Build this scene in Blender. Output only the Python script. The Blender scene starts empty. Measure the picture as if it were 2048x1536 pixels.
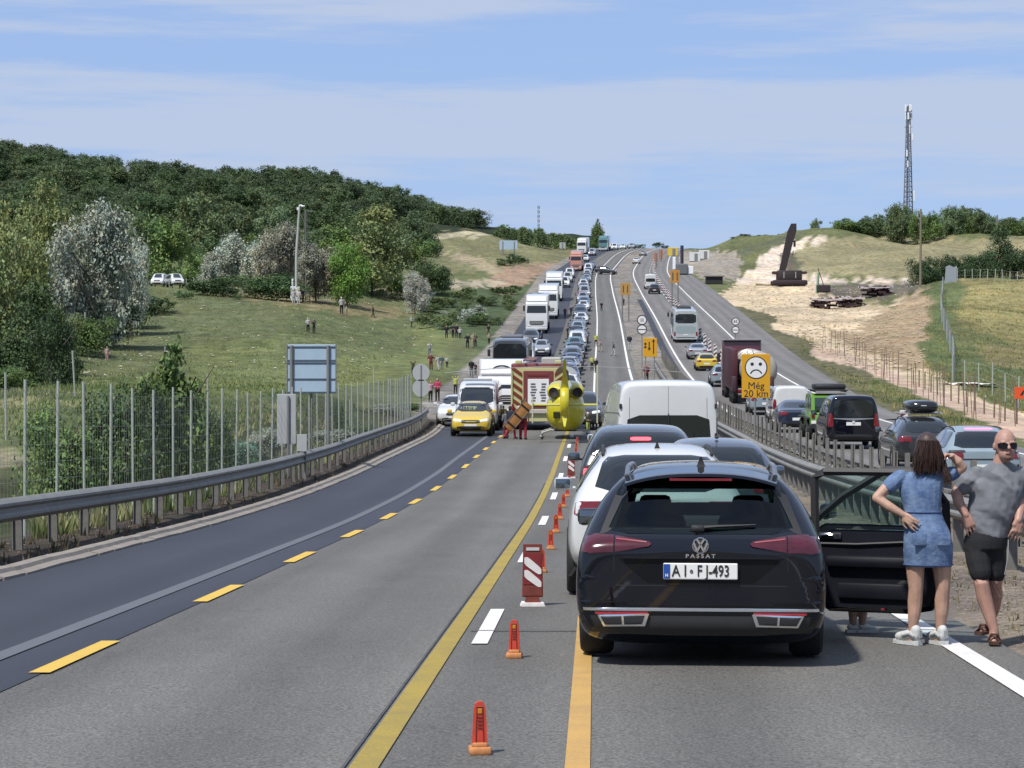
import bpy, bmesh, math, random
import numpy as np
from mathutils import Vector, Matrix
from mathutils.bvhtree import BVHTree

# ------------------------------------------------------------------ camera, sky, sun, exposure
SC = bpy.context.scene
C = SC.collection
FPX, CX, CY, CZ = 4600.0, 1024.0, 768.0, 1.75
cam = bpy.data.cameras.new('camera'); camo = bpy.data.objects.new('camera', cam); C.objects.link(camo)
cam.sensor_width = 36.0; cam.lens = FPX / 2048 * 36.0
cam.clip_start = 0.5; cam.clip_end = 20000
camo.location = (0, 0, CZ); camo.rotation_euler = (math.radians(90), 0, 0)
SC.camera = camo
SC.view_settings.view_transform = 'Standard'; SC.view_settings.look = 'None'
SC.view_settings.gamma = 1.0; SC.view_settings.use_curve_mapping = False
SC.view_settings.exposure = 1.14

SUN_AZ, SUN_EL = math.radians(218), math.radians(56)
world = bpy.data.worlds.new('World'); SC.world = world; world.use_nodes = True
wn = world.node_tree; wn.nodes.clear()
def N(t, typ, **kw):
    n = t.nodes.new(typ)
    for k, v in kw.items(): setattr(n, k, v)
    return n
_out = N(wn, 'ShaderNodeOutputWorld'); _bg = N(wn, 'ShaderNodeBackground'); _bg.inputs['Strength'].default_value = 0.1
_sky = N(wn, 'ShaderNodeTexSky', sky_type='NISHITA'); _sky.sun_disc = False
_sky.sun_elevation = SUN_EL; _sky.sun_rotation = SUN_AZ; _sky.air_density = 1.0; _sky.dust_density = 0.6; _sky.ozone_density = 3.0
_tc = N(wn, 'ShaderNodeTexCoord')
def cloud_noise(sx, sz, detail, rough, off):
    mp = N(wn, 'ShaderNodeMapping'); mp.inputs['Scale'].default_value = (sx, sx, sz); mp.inputs['Location'].default_value = off
    mp.inputs['Rotation'].default_value = (0, 0.035, 0)
    nz = N(wn, 'ShaderNodeTexNoise'); nz.inputs['Scale'].default_value = 1.0; nz.inputs['Detail'].default_value = detail; nz.inputs['Roughness'].default_value = rough
    wn.links.new(_tc.outputs['Generated'], mp.inputs['Vector']); wn.links.new(mp.outputs['Vector'], nz.inputs['Vector'])
    return nz.outputs['Fac']
def wmath(op, a, b, c=None):
    m = N(wn, 'ShaderNodeMath', operation=op)
    for i, x in enumerate((a, b, c)):
        if x is None: continue
        if isinstance(x, (int, float)): m.inputs[i].default_value = x
        else: wn.links.new(x, m.inputs[i])
    return m.outputs[0]
_n1 = cloud_noise(2.6, 36.0, 6, 0.55, (3.8, -4.13, 1.06))
_n2 = cloud_noise(11.0, 120.0, 6, 0.65, (1.7, 5.0, 0.2))
_sum = wmath('ADD', wmath('MULTIPLY', _n1, 0.74), wmath('MULTIPLY', _n2, 0.26))
_rmp = N(wn, 'ShaderNodeMapRange'); _rmp.interpolation_type = 'SMOOTHSTEP'
_rmp.inputs['From Min'].default_value = 0.42; _rmp.inputs['From Max'].default_value = 0.55
wn.links.new(_sum, _rmp.inputs['Value'])
_fac = wmath('MULTIPLY_ADD', _rmp.outputs[0], 0.74, 0.14)
# clear blue pulled towards the deep periwinkle of the photograph, clouds a pale grey blue veil
_tint = N(wn, 'ShaderNodeMix', data_type='RGBA'); _tint.inputs['Factor'].default_value = 0.80
_tint.inputs['B'].default_value = (1.12, 1.72, 3.25, 1)
wn.links.new(_sky.outputs['Color'], _tint.inputs['A'])
_mix = N(wn, 'ShaderNodeMix', data_type='RGBA'); _mix.inputs['B'].default_value = (2.35, 2.75, 3.55, 1)
wn.links.new(_fac, _mix.inputs['Factor']); wn.links.new(_tint.outputs['Result'], _mix.inputs['A'])
wn.links.new(_mix.outputs['Result'], _bg.inputs['Color']); wn.links.new(_bg.outputs[0], _out.inputs['Surface'])

sun = bpy.data.lights.new('sun', 'SUN'); suno = bpy.data.objects.new('sun', sun); C.objects.link(suno)
sun.energy = 2.7; sun.angle = math.radians(3.0); sun.color = (1.0, 0.955, 0.89)
_sd = Vector((math.sin(SUN_AZ) * math.cos(SUN_EL), math.cos(SUN_AZ) * math.cos(SUN_EL), math.sin(SUN_EL)))
suno.rotation_euler = (-_sd).to_track_quat('-Z', 'Y').to_euler(); suno.location = (0, 0, 60)

rnd = random.Random(7)
# ------------------------------------------------------------------ helpers
def s2l(c):
    c = c / 255.0
    return c / 12.92 if c <= 0.04045 else ((c + 0.055) / 1.055) ** 2.4
def S(r, g, b, k=0.5): return (s2l(r) * k, s2l(g) * k, s2l(b) * k)
def tag(o, label=None, cat=None, group=None, kind=None):
    if label: o['label'] = label
    if cat: o['category'] = cat
    if group: o['group'] = group
    if kind: o['kind'] = kind
    return o
def thing(name, label, cat, loc=(0, 0, 0), rz=0.0, group=None, rx=0.0):
    o = bpy.data.objects.new(name, None); C.objects.link(o); o.empty_display_size = 0.2
    o.location = loc; o.rotation_euler = (rx, 0, rz)
    return tag(o, label, cat, group)
def link(name, me, mat, parent=None, loc=None):
    o = bpy.data.objects.new(name, me); C.objects.link(o)
    if mat is not None:
        if len(me.materials) == 0: me.materials.append(mat)
        elif me.materials[0] != mat:
            o.material_slots[0].link = 'OBJECT'; o.material_slots[0].material = mat
    if parent is not None: o.parent = parent
    if loc is not None: o.location = loc
    return o
def copy_tree(root, loc, rz, label, group=None, rx=0.0, cat=None, repaint=None, scale=None):
    r = root.copy(); C.objects.link(r); r.location = loc; r.rotation_euler = (rx, 0, rz); r['label'] = label
    if group: r['group'] = group
    if cat: r['category'] = cat
    if scale: r.scale = scale
    for ch in list(root.children):
        c = ch.copy(); C.objects.link(c); c.parent = r
        if repaint and ch.name.split('.')[0] in repaint:
            c.material_slots[0].link = 'OBJECT'; c.material_slots[0].material = repaint[ch.name.split('.')[0]]
        for g in ch.children:
            d = g.copy(); C.objects.link(d); d.parent = c
    return r

MATS = {}
def M(name, col=(0.5, 0.5, 0.5), rough=0.6, metal=0.0, coat=0.0, noise=0.0, nscale=8.0, bump=0.0, bscale=60.0, emit=None, estr=0.0, spec=0.5, alpha=1.0, col2=None):
    if name in MATS: return MATS[name]
    m = bpy.data.materials.new(name); m.use_nodes = True; MATS[name] = m
    t = m.node_tree; b = t.nodes['Principled BSDF']
    b.inputs['Base Color'].default_value = (*col, 1); b.inputs['Roughness'].default_value = rough; b.inputs['Metallic'].default_value = metal
    b.inputs['Coat Weight'].default_value = coat; b.inputs['Coat Roughness'].default_value = 0.03
    b.inputs['Specular IOR Level'].default_value = spec
    if emit: b.inputs['Emission Color'].default_value = (*emit, 1); b.inputs['Emission Strength'].default_value = estr
    tc = None
    if noise or bump or col2:
        tc = N(t, 'ShaderNodeTexCoord')
    if noise or col2:
        nz = N(t, 'ShaderNodeTexNoise'); nz.inputs['Scale'].default_value = nscale; nz.inputs['Detail'].default_value = 5; nz.inputs['Roughness'].default_value = 0.65
        t.links.new(tc.outputs['Object'], nz.inputs['Vector'])
        mx = N(t, 'ShaderNodeMix', data_type='RGBA')
        a = tuple(c * (1 - noise) for c in col); c2 = col2 if col2 else tuple(min(1, c * (1 + noise)) for c in col)
        mx.inputs['A'].default_value = (*a, 1); mx.inputs['B'].default_value = (*c2, 1)
        mr = N(t, 'ShaderNodeMapRange'); mr.inputs['From Min'].default_value = 0.3; mr.inputs['From Max'].default_value = 0.7
        t.links.new(nz.outputs['Fac'], mr.inputs['Value']); t.links.new(mr.outputs[0], mx.inputs['Factor'])
        t.links.new(mx.outputs['Result'], b.inputs['Base Color'])
    if bump:
        nb = N(t, 'ShaderNodeTexNoise'); nb.inputs['Scale'].default_value = bscale; nb.inputs['Detail'].default_value = 4
        t.links.new(tc.outputs['Object'], nb.inputs['Vector'])
        bp = N(t, 'ShaderNodeBump'); bp.inputs['Strength'].default_value = bump; bp.inputs['Distance'].default_value = 0.02
        t.links.new(nb.outputs['Fac'], bp.inputs['Height']); t.links.new(bp.outputs['Normal'], b.inputs['Normal'])
    return m

def basis(d):
    d = d.normalized(); a = Vector((0, 0, 1)) if abs(d.z) < 0.95 else Vector((1, 0, 0))
    u = d.cross(a).normalized(); w = u.cross(d).normalized()
    return u, w
class MB:
    def __init__(s): s.v = []; s.f = []
    def add(s, vs, fs):
        n = len(s.v); s.v.extend(tuple(v) for v in vs); s.f.extend([i + n for i in f] for f in fs); return s
    def box(s, c, d, m=None):
        x, y, z = d[0] / 2, d[1] / 2, d[2] / 2
        vs = [Vector((i * x, j * y, k * z)) for i in (-1, 1) for j in (-1, 1) for k in (-1, 1)]
        if m is not None: vs = [m @ v for v in vs]
        vs = [v + Vector(c) for v in vs]
        return s.add(vs, [(0, 1, 3, 2), (4, 6, 7, 5), (0, 4, 5, 1), (2, 3, 7, 6), (0, 2, 6, 4), (1, 5, 7, 3)])
    def rbox(s, c, d, b=0.03, m=None):
        bm = bmesh.new(); bmesh.ops.create_cube(bm, size=1.0)
        for v in bm.verts: v.co = Vector((v.co.x * d[0], v.co.y * d[1], v.co.z * d[2]))
        bmesh.ops.bevel(bm, geom=bm.edges[:], offset=min(b, min(d) * 0.45), segments=2, affect='EDGES', profile=0.5)
        bm.verts.index_update()
        vs = [(m @ v.co if m is not None else v.co) + Vector(c) for v in bm.verts]
        s.add(vs, [[v.index for v in f.verts] for f in bm.faces]); bm.free(); return s
    def tube(s, pts, r, n=8, cap=True):
        pts = [Vector(p) for p in pts]; rs = r if isinstance(r, (list, tuple)) else [r] * len(pts)
        vs = []; fs = []
        for i, p in enumerate(pts):
            d = pts[min(i + 1, len(pts) - 1)] - pts[max(i - 1, 0)]
            if i == 0 or True:
                u, w = basis(d)
            for k in range(n):
                a = 2 * math.pi * k / n; vs.append(p + (u * math.cos(a) + w * math.sin(a)) * rs[i])
        for i in range(len(pts) - 1):
            for k in range(n):
                fs.append((i * n + k, i * n + (k + 1) % n, (i + 1) * n + (k + 1) % n, (i + 1) * n + k))
        if cap: fs.append(list(range(n))[::-1]); fs.append([(len(pts) - 1) * n + k for k in range(n)])
        return s.add(vs, fs)
    def rings(s, rings, cap=True):
        n = len(rings[0]); vs = [p for r in rings for p in r]; fs = []
        for i in range(len(rings) - 1):
            for k in range(n): fs.append((i * n + k, i * n + (k + 1) % n, (i + 1) * n + (k + 1) % n, (i + 1) * n + k))
        if cap: fs.append(list(range(n))[::-1]); fs.append([(len(rings) - 1) * n + k for k in range(n)])
        return s.add(vs, fs)
    def lathe(s, prof, n=24, c=(0, 0, 0), axis='z', cap=False):
        rings = []
        for r, h in prof:
            ring = []
            for k in range(n):
                a = 2 * math.pi * k / n; x, y = r * math.cos(a), r * math.sin(a)
                p = {'z': (x, y, h), 'x': (h, x, y), 'y': (y, h, x)}[axis]
                ring.append(Vector(p) + Vector(c))
            rings.append(ring)
        return s.rings(rings, cap)
    def prism(s, poly, d0, d1, plane='xz', flip=False):
        n = len(poly)
        def q(p, d): return {'xz': (p[0], d, p[1]), 'yz': (d, p[0], p[1]), 'xy': (p[0], p[1], d)}[plane]
        vs = [q(p, d0) for p in poly] + [q(p, d1) for p in poly]
        fs = [list(range(n)), list(range(2 * n - 1, n - 1, -1))]
        for i in range(n): fs.append((i, n + i, n + (i + 1) % n, (i + 1) % n))
        return s.add(vs, fs)
    def ellipsoid(s, c, r, n=16, m=10):
        prof = []; rings = []
        for i in range(m + 1):
            t = math.pi * (0.02 + 0.96 * i / m); rr, h = math.sin(t), -math.cos(t)
            rings.append([Vector((c[0] + r[0] * rr * math.cos(2 * math.pi * k / n), c[1] + r[1] * rr * math.sin(2 * math.pi * k / n), c[2] + r[2] * h)) for k in range(n)])
        return s.rings(rings)
    def mesh(s, name, smooth=False, ang=35):
        me = bpy.data.meshes.new(name); me.from_pydata(s.v, [], s.f); me.update()
        bm = bmesh.new(); bm.from_mesh(me); bmesh.ops.recalc_face_normals(bm, faces=bm.faces[:]); bm.to_mesh(me); bm.free()
        if smooth:
            me.polygons.foreach_set('use_smooth', [True] * len(me.polygons)); me.set_sharp_from_angle(angle=math.radians(ang))
        return me
    def build(s, name, mat, parent=None, smooth=False, ang=35, loc=None):
        return link(name, s.mesh(name, smooth, ang), mat, parent, loc)

def text_mesh(txt, size, extrude=0.003, bold=0.0):
    cu = bpy.data.curves.new('lettering', 'FONT'); cu.body = txt; cu.size = size; cu.extrude = extrude; cu.align_x = 'CENTER'; cu.align_y = 'CENTER'; cu.offset = bold; cu.resolution_u = 3
    o = bpy.data.objects.new('lettering', cu); C.objects.link(o)
    dg = bpy.context.evaluated_depsgraph_get(); me = bpy.data.meshes.new_from_object(o.evaluated_get(dg))
    bpy.data.objects.remove(o); me.materials.clear(); return me
def text(name, txt, size, mat, parent, loc, flip=False, bold=0.0, sx=1.0, extrude=0.003):
    """upright lettering; reads correctly when seen from -Y (or from +Y when flip)"""
    me = text_mesh(txt, size, extrude, bold); o = link(name, me, mat, parent, loc)
    o.rotation_euler = (math.radians(90), 0, math.pi if flip else 0); o.scale = (sx, 1, 1); return o

# ------------------------------------------------------------------ the lie of the land
def pchip(xs, ys):
    xs = np.array(xs, float); ys = np.array(ys, float); h = np.diff(xs); d = np.diff(ys) / h
    m = np.zeros_like(ys); m[0], m[-1] = d[0], d[-1]
    for i in range(1, len(xs) - 1):
        if d[i - 1] * d[i] > 0:
            w1, w2 = 2 * h[i] + h[i - 1], h[i] + 2 * h[i - 1]; m[i] = (w1 + w2) / (w1 / d[i - 1] + w2 / d[i])
    def f(x):
        x = np.asarray(x, float); i = np.clip(np.searchsorted(xs, x) - 1, 0, len(xs) - 2)
        t = (x - xs[i]) / h[i]
        r = (2 * t**3 - 3 * t**2 + 1) * ys[i] + (t**3 - 2 * t**2 + t) * h[i] * m[i] + (-2 * t**3 + 3 * t**2) * ys[i + 1] + (t**3 - t**2) * h[i] * m[i + 1]
        r = np.where(x < xs[0], ys[0] + (x - xs[0]) * m[0], r); return np.where(x > xs[-1], ys[-1] + (x - xs[-1]) * m[-1], r)
    return f
zr = pchip([-700, -300, -40, 0, 17, 30, 45, 55, 65, 75, 88, 100, 120, 140, 165, 190, 220, 250, 300, 385, 484, 560, 640, 700, 760, 900, 1200, 4000],
           [9, 5, 0.73, 0, -.31, -.55, -.79, -.85, -.82, -.70, -.56, -.42, -.05, .6, 1.6, 2.85, 4.7, 6.8, 10.6, 17.3, 25.2, 31.5, 38.7, 43.0, 45.5, 44, 40, 30])
E = pchip([-700, -50, 0, 15.25, 22.5, 100, 178, 290, 388, 475, 540, 600, 680, 760, 900, 1100, 4000],
          [-22.0, 1.04, 2.84, 3.39, 3.65, 6.4, 9.25, 13.6, 16.95, 20.4, 24.7, 29.5, 39, 52, 80, 130, 900])
LK = pchip([-50, 90, 150, 300, 700, 4000], [-9.55, -9.5, -11.4, -12.2, -12.2, -12.2])       # left edge of the asphalt, from E
RK = pchip([-50, 60, 120, 190, 290, 405, 600, 760, 4000], [12.8, 12.8, 13.6, 15.6, 16.6, 17.2, 14, 13, 13])  # right edge
fz = lambda Y: float(zr(Y)); fE = lambda Y: float(E(Y))
def PX(px, Y): return (px - CX) * Y / FPX
def PZ(py, Y): return CZ - (py - CY) * Y / FPX

ANCH = [  # (px, py, Y) of ground seen in the photograph
    (0,1060,38),(0,975,48),(30,900,62),(100,850,72),(300,815,92),(100,806,105),(560,785,110),(700,785,118),(800,795,122),(180,765,130),(213,722,170),(400,735,165),
    (640,703,185),(620,667,215),(683,636,238),(590,612,240),(745,640,262),(822,657,272),(905,678,246),(935,697,225),(945,752,178),(868,800,132),(860,745,168),
    (400,567,330),(300,602,262),(200,662,210),(140,705,170),(560,563,335),(700,566,335),(830,582,335),(900,577,400),(1000,592,370),(960,640,280),(1040,600,330),
    (-200,1000,60),(-200,820,110),(-200,700,170),(-250,560,300),(-300,520,420),(40,560,300),
    (870,482,600),(870,540,480),(1000,462,690),(950,459,725),(950,520,520),(1050,530,480),(1100,520,540),(1080,490,640),(1150,490,690),(1040,475,700),
    (0,462,560),(0,345,850),(200,358,850),(400,374,850),(600,386,850),(700,393,840),(800,415,800),(870,437,765),(930,452,740),(-200,340,850),(-200,450,560),
    (300,456,600),(600,453,620),(800,466,600),(0,420,660),(400,420,700),(650,425,720),
    (0,400,1050),(400,430,1050),(800,470,1000),(-300,400,1050),(0,640,1500),(600,640,1500),
    # right hand side
    (1700,762,165),(1640,705,205),(1850,790,150),(2048,838,118),(1930,800,140),(1750,700,232),(1850,733,205),(2000,752,196),(2048,760,190),(1960,690,240),
    (2000,650,262),(2000,570,335),(1900,566,335),(2048,566,335),(1900,650,262),(1840,580,332),(1780,625,305),(1832,690,238),(1735,692,243),(1640,640,290),(1700,640,300),
    (1500,660,270),(1450,600,370),(1600,640,290),(1560,600,370),(1575,583,395),(1700,606,345),(1640,610,345),(1790,590,350),(1560,545,450),(1640,556,470),(1780,556,480),(1900,553,490),(1780,480,650),(1620,488,640),
    (1640,474,650),(1480,515,560),(1430,518,690),(1500,492,705),(1590,468,720),(1540,480,700),(1900,480,650),(2048,480,650),(2048,555,420),(2250,560,335),(2250,480,650),(2300,700,240),(2300,850,110),(2048,930,70),
    (1900,462,760),(1650,470,800),(2200,470,760),(1400,512,690),(1350,512,690),(1480,560,470),(1430,545,500),
    (1500,640,1500),(2000,640,1500),(1500,560,1050),(1900,520,1050),(2200,520,1050)]
_ax = np.array([PX(a[0], a[2]) for a in ANCH]); _ay = np.array([a[2] for a in ANCH], float); _az = np.array([PZ(a[1], a[2]) for a in ANCH])
def uv_(off, Y):
    Y = np.maximum(Y, -25.0); return np.stack([np.asarray(off) / (6 + 0.11 * np.asarray(Y)), 2.2 * np.log(np.asarray(Y) + 35.0)], -1)
_off = _ax - E(_ay); _res = (_az - zr(_ay)) / (_ay + 20)
_cY = np.array([-30, 0, 12, 25, 40, 60, 80, 100, 125, 150, 180, 215, 250, 300, 350, 400, 470, 540, 600, 650, 700, 800, 1000, 1500])
for _o in (-13.5, -10, -4, 2, 8, 14, 17.5):
    _off = np.append(_off, np.full(len(_cY), float(_o))); _ay = np.append(_ay, _cY); _res = np.append(_res, np.zeros(len(_cY)))
for _o, _v in ((-30, 0.0), (-60, 0.01), (40, 0.0), (70, 0.01)):
    for _y in (-30, 5, 25): _off = np.append(_off, _o); _ay = np.append(_ay, _y); _res = np.append(_res, _v)
_U = uv_(_off, _ay); _D = np.linalg.norm(_U[:, None] - _U[None], axis=-1); _NA = len(_U)
_A = np.zeros((_NA + 1, _NA + 1)); _A[:_NA, :_NA] = _D + np.eye(_NA) * -0.01; _A[:_NA, _NA] = 1; _A[_NA, :_NA] = 1
_w = np.linalg.solve(_A, np.append(_res, 0))
_rs = np.random.RandomState(3)
_bump = [(_rs.uniform(-1, 1) * 0.55 / k, _rs.uniform(-1, 1) * 0.55 / k, _rs.uniform(0, 6.28), 0.10 * k ** 0.8) for k in (0.35, 0.5, 0.8, 1.3, 2, 3, 4.5, 7) for _ in range(2)]
def sm(a, b, x): t = np.clip((x - a) / (b - a), 0, 1); return t * t * (3 - 2 * t)
def ground(X, Y):
    X = np.atleast_1d(np.asarray(X, float)); Y = np.atleast_1d(np.asarray(Y, float)); sh = np.broadcast(X, Y).shape
    X = np.broadcast_to(X, sh).ravel(); Y = np.broadcast_to(Y, sh).ravel(); off = X - E(Y)
    r = np.empty(len(X))
    for i in range(0, len(X), 8000):
        u = uv_(off[i:i + 8000], Y[i:i + 8000]); r[i:i + 8000] = np.linalg.norm(u[:, None] - _U[None], axis=-1) @ _w[:_NA] + _w[_NA]
    r *= (np.maximum(Y, -15) + 20)
    out = np.maximum(LK(Y) - 0.3 - off, off - RK(Y) - 0.3)
    w = sm(0, 5, out)
    b = np.zeros(len(X))
    for kx, ky, ph, am in _bump: b += am * np.sin(kx * X + ky * Y + ph)
    z = zr(Y) + w * r + sm(1.5, 14, out) * b * (0.35 + 0.0028 * np.clip(Y, 0, 900)) - 0.06
    z += 0.16 * sm(0.25, 0.8, LK(Y) - off) * (1 - 0.0 * w)           # verge a little proud of the road
    z += 0.10 * sm(0.4, 1.2, off) * sm(0.3, 0.9, 4.3 - off)            # median soil
    dd = np.abs(off + 13.3); z -= 0.25 * sm(2.6, 0.4, dd) * (Y < 110)   # shallow ditch behind the left fence
    return z.reshape(sh)
gz = lambda X, Y: float(ground(X, Y)[0])
def hit(px, py, y0=25, y1=900):
    ys = np.geomspace(y0, y1, 420); z = ground(PX(px, ys), ys); d = PZ(py, ys) - z
    i = np.where(d < 0)[0]
    Y = ys[i[0]] if len(i) else y1
    return Vector((PX(px, Y), Y, float(ground(PX(px, Y), Y)[0])))
# ------------------------------------------------------------------ terrain
def inpoly(px, py, poly):
    r = np.zeros(px.shape, bool); n = len(poly)
    for i in range(n):
        x0, y0 = poly[i]; x1, y1 = poly[(i + 1) % n]
        if y0 == y1: continue
        c = ((y0 > py) != (y1 > py)) & (px < (x1 - x0) * (py - y0) / (y1 - y0) + x0); r ^= c
    return r
def offsets():
    o = [0.0]; 
    while o[-1] < 430: o.append(o[-1] + (0.4 if o[-1] < 20 else 0.4 + (o[-1] - 20) * 0.03))
    o = np.array(o); return np.concatenate([-o[:0:-1], o])
_rows = [-600., -450., -320., -220., -150., -100., -70., -48., -33., -22., -14.0]
while _rows[-1] < 1000: _rows.append(_rows[-1] + max(0.6, 0.0125 * abs(_rows[-1])))
_rows += [1050, 1120, 1200, 1350, 1600, 2000, 2600, 3500]
_rows = np.array(_rows); _cols = offsets()
def build_terrain():
    Yg, Og = np.meshgrid(_rows, _cols, indexing='ij'); Xg = E(np.minimum(Yg, 1100)) + Og * np.maximum(1, Yg / 1000); Zg = ground(Xg, Yg)
    nr, nc = Yg.shape; co = np.stack([Xg, Yg, Zg], -1).reshape(-1, 3)
    idx = np.arange(nr * nc).reshape(nr, nc)
    q = np.stack([idx[:-1, :-1], idx[:-1, 1:], idx[1:, 1:], idx[1:, :-1]], -1).reshape(-1, 4)
    me = bpy.data.meshes.new('ground'); me.vertices.add(len(co)); me.vertices.foreach_set('co', co.ravel())
    me.loops.add(q.size); me.loops.foreach_set('vertex_index', q.ravel()); me.polygons.add(len(q))
    me.polygons.foreach_set('loop_start', np.arange(0, q.size, 4)); me.update(); me.polygons.foreach_set('use_smooth', [True] * len(q))
    X, Y, Z = co.T; off = X - E(Y); Yc = np.maximum(Y, 2.0); px = CX + FPX * X / Yc; py = CY - FPX * (Z - CZ) / Yc
    # ragged borders between the kinds of ground cover
    j = 9 * np.sin(X * 0.9 + 1.3 * np.sin(Y * 0.21)) * np.sin(Y * 0.13 + X * 0.37); j2 = 5 * np.sin(X * 1.7 + Y * 0.3)
    pxj, pyj = px + j, py + (j2 * 0.8)
    col = np.empty((len(X), 3)); col[:] = S(112, 122, 76)
    L = off < 0; R = ~L
    def paint(mask, rgb, k=0.5): col[mask] = S(*rgb, k)
    def area(poly, rgb, ymin=0, ymax=950, jit=True, extra=True):
        m = inpoly(pxj if jit else px, pyj if jit else py, poly) & (Y > ymin) & (Y < ymax) & extra; paint(m, rgb)
    # left
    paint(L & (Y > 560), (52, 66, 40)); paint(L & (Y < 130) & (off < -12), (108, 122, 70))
    area([(380,690),(900,640),(900,770),(380,790)], (122,134,74)); area([(560,640),(830,640),(830,710),(560,720)], (110,122,74))
    area([(430,572),(560,580),(700,605),(830,625),(760,640),(600,615),(440,590)], (146,134,92))
    area([(820,560),(1070,560),(1060,690),(960,700),(840,640)], (88,108,68))
    area([(-400,560),(190,600),(130,820),(-400,830)], (70,84,48))
    area([(815,472),(1015,452),(1060,470),(1180,500),(1150,520),(1010,545),(860,545)], (136,136,92), 380, 760)
    area([(828,474),(950,462),(1000,462),(985,470),(900,476),(830,480)], (205,194,156), 380, 780)
    area([(850,498),(950,512),(1000,536),(1060,545),(1050,556),(980,548),(900,512),(850,505)], (176,160,126), 350, 700)
    area([(980,560),(1020,532),(1110,524),(1125,535),(1060,575),(1000,590)], (178,146,116), 300, 700)
    area([(905,563),(1000,560),(1010,572),(905,578)], (188,174,146), 300, 700)
    area([(1020,590),(1060,560),(1120,540),(1140,560),(1075,600),(1000,640)], (92,110,70), 250, 600)
    area([(740,575),(790,578),(830,596),(800,598)], (172,152,116), 200, 500)
    area([(-400,985),(20,940),(62,975),(40,1120),(-400,1200)], (186,166,146), 20, 70)
    area([(-400,850),(60,905),(30,945),(-400,990)], (150,146,116), 30, 90)
    area([(0,800),(190,796),(190,808),(0,822)], (156,156,108), 60, 180)
    m = L & (off > LK(Y) - 3.0) & (off < LK(Y) + 0.5) & (Y < 116); paint(m, (92, 82, 74))
    m = L & (off > LK(Y) - 1.9) & (off < LK(Y) - 0.2) & (Y >= 116); paint(m, (158, 152, 148))
    m = L & (off < LK(Y) - 3.0) & (off > LK(Y) - 6.5) & (Y < 112); paint(m, (84, 92, 56))
    # right
    paint(R & (off > 12), (116, 124, 74))
    area([(1840,560),(2300,555),(2300,700),(2048,690),(1900,640)], (158,148,84)); area([(1840,560),(1930,570),(1900,660),(1980,760),(2048,830),(1850,800),(1840,700)], (106,122,70))
    area([(1900,700),(2300,690),(2300,830),(2048,835),(1950,780)], (102,116,68)); area([(1940,690),(2300,680),(2300,740),(2000,735)], (132,124,80))
    area([(1430,600),(1470,570),(1510,556),(1640,552),(1640,590),(1780,612),(1830,585),(1856,590),(1840,690),(1850,735),(1930,780),(2048,832),(2300,930),(2300,960),(2048,880),(1900,818),(1780,765),(1640,722),(1590,690),(1520,650),(1470,625)], (222,198,160))
    area([(1600,690),(1640,690),(1760,735),(1850,772),(1980,815),(2300,930),(2300,970),(2048,880),(1900,818),(1780,765),(1640,722)], (214,182,158))
    area([(1690,690),(1740,640),(1800,610),(1850,578),(1862,600),(1842,700),(1856,738),(1800,725)], (182,156,118))
    area([(1640,655),(1720,668),(1800,712),(1850,742),(1800,735),(1700,690)], (170,146,110))
    area([(1470,566),(1500,540),(1530,505),(1580,482),(1640,472),(1668,476),(1610,502),(1592,530),(1600,548),(1660,556),(1780,558),(1850,556),(1850,566),(1640,566)], (236,216,196), 350, 900)
    area([(1415,532),(1440,516),(1590,460),(1605,470),(1580,482),(1510,500),(1460,535)], (108,114,86), 380, 1000)
    area([(1560,545),(1570,500),(1592,500),(1606,550)], (112,112,86), 350, 800)
    area([(1610,490),(1660,475),(2300,477),(2300,552),(1800,556),(1640,552),(1602,548),(1592,505)], (160,152,108), 380, 720)
    area([(1640,570),(1840,566),(1836,582),(1780,596),(1640,592)], (118,112,100), 300, 480)
    area([(1300,500),(1480,505),(1480,560),(1410,560)], (176,166,154), 430, 900)
    m = R & (off > RK(Y) - 0.4) & (off < RK(Y) + 2.6 + 1.2 * np.sin(Y * 0.11)) & (Y < 330) & (Y > 95); paint(m, (116, 114, 82))
    m = (off > 0.05) & (off < 4.3); paint(m, (152, 146, 142))
    m = (off > 0.05) & (off < 4.3) & (Y < 60); paint(m, (146, 134, 122))
    paint((Y > 1000), (80, 96, 70))
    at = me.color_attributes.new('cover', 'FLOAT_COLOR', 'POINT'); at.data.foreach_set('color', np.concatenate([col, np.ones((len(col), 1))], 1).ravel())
    m = bpy.data.materials.new('ground_cover'); m.use_nodes = True; t = m.node_tree; b = t.nodes['Principled BSDF']; b.inputs['Roughness'].default_value = 0.95; b.inputs['Specular IOR Level'].default_value = 0.1
    a = N(t, 'ShaderNodeAttribute', attribute_name='cover'); tc = N(t, 'ShaderNodeTexCoord')
    def nz(sc, det, rough=0.65, sy=1.0):
        mp = N(t, 'ShaderNodeMapping'); mp.inputs['Scale'].default_value = (sc, sc * sy, sc)
        n = N(t, 'ShaderNodeTexNoise'); n.inputs['Scale'].default_value = 1.0; n.inputs['Detail'].default_value = det; n.inputs['Roughness'].default_value = rough
        t.links.new(tc.outputs['Object'], mp.inputs['Vector']); t.links.new(mp.outputs[0], n.inputs['Vector']); return n.outputs['Fac']
    def rng(x, a0, a1, b0, b1):
        r = N(t, 'ShaderNodeMapRange'); t.links.new(x, r.inputs['Value'])
        for k, v in zip(('From Min', 'From Max', 'To Min', 'To Max'), (a0, a1, b0, b1)): r.inputs[k].default_value = v
        return r.outputs[0]
    def mul(x, y):
        q = N(t, 'ShaderNodeMath', operation='MULTIPLY'); t.links.new(x, q.inputs[0]); t.links.new(y, q.inputs[1]); return q.outputs[0]
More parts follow.
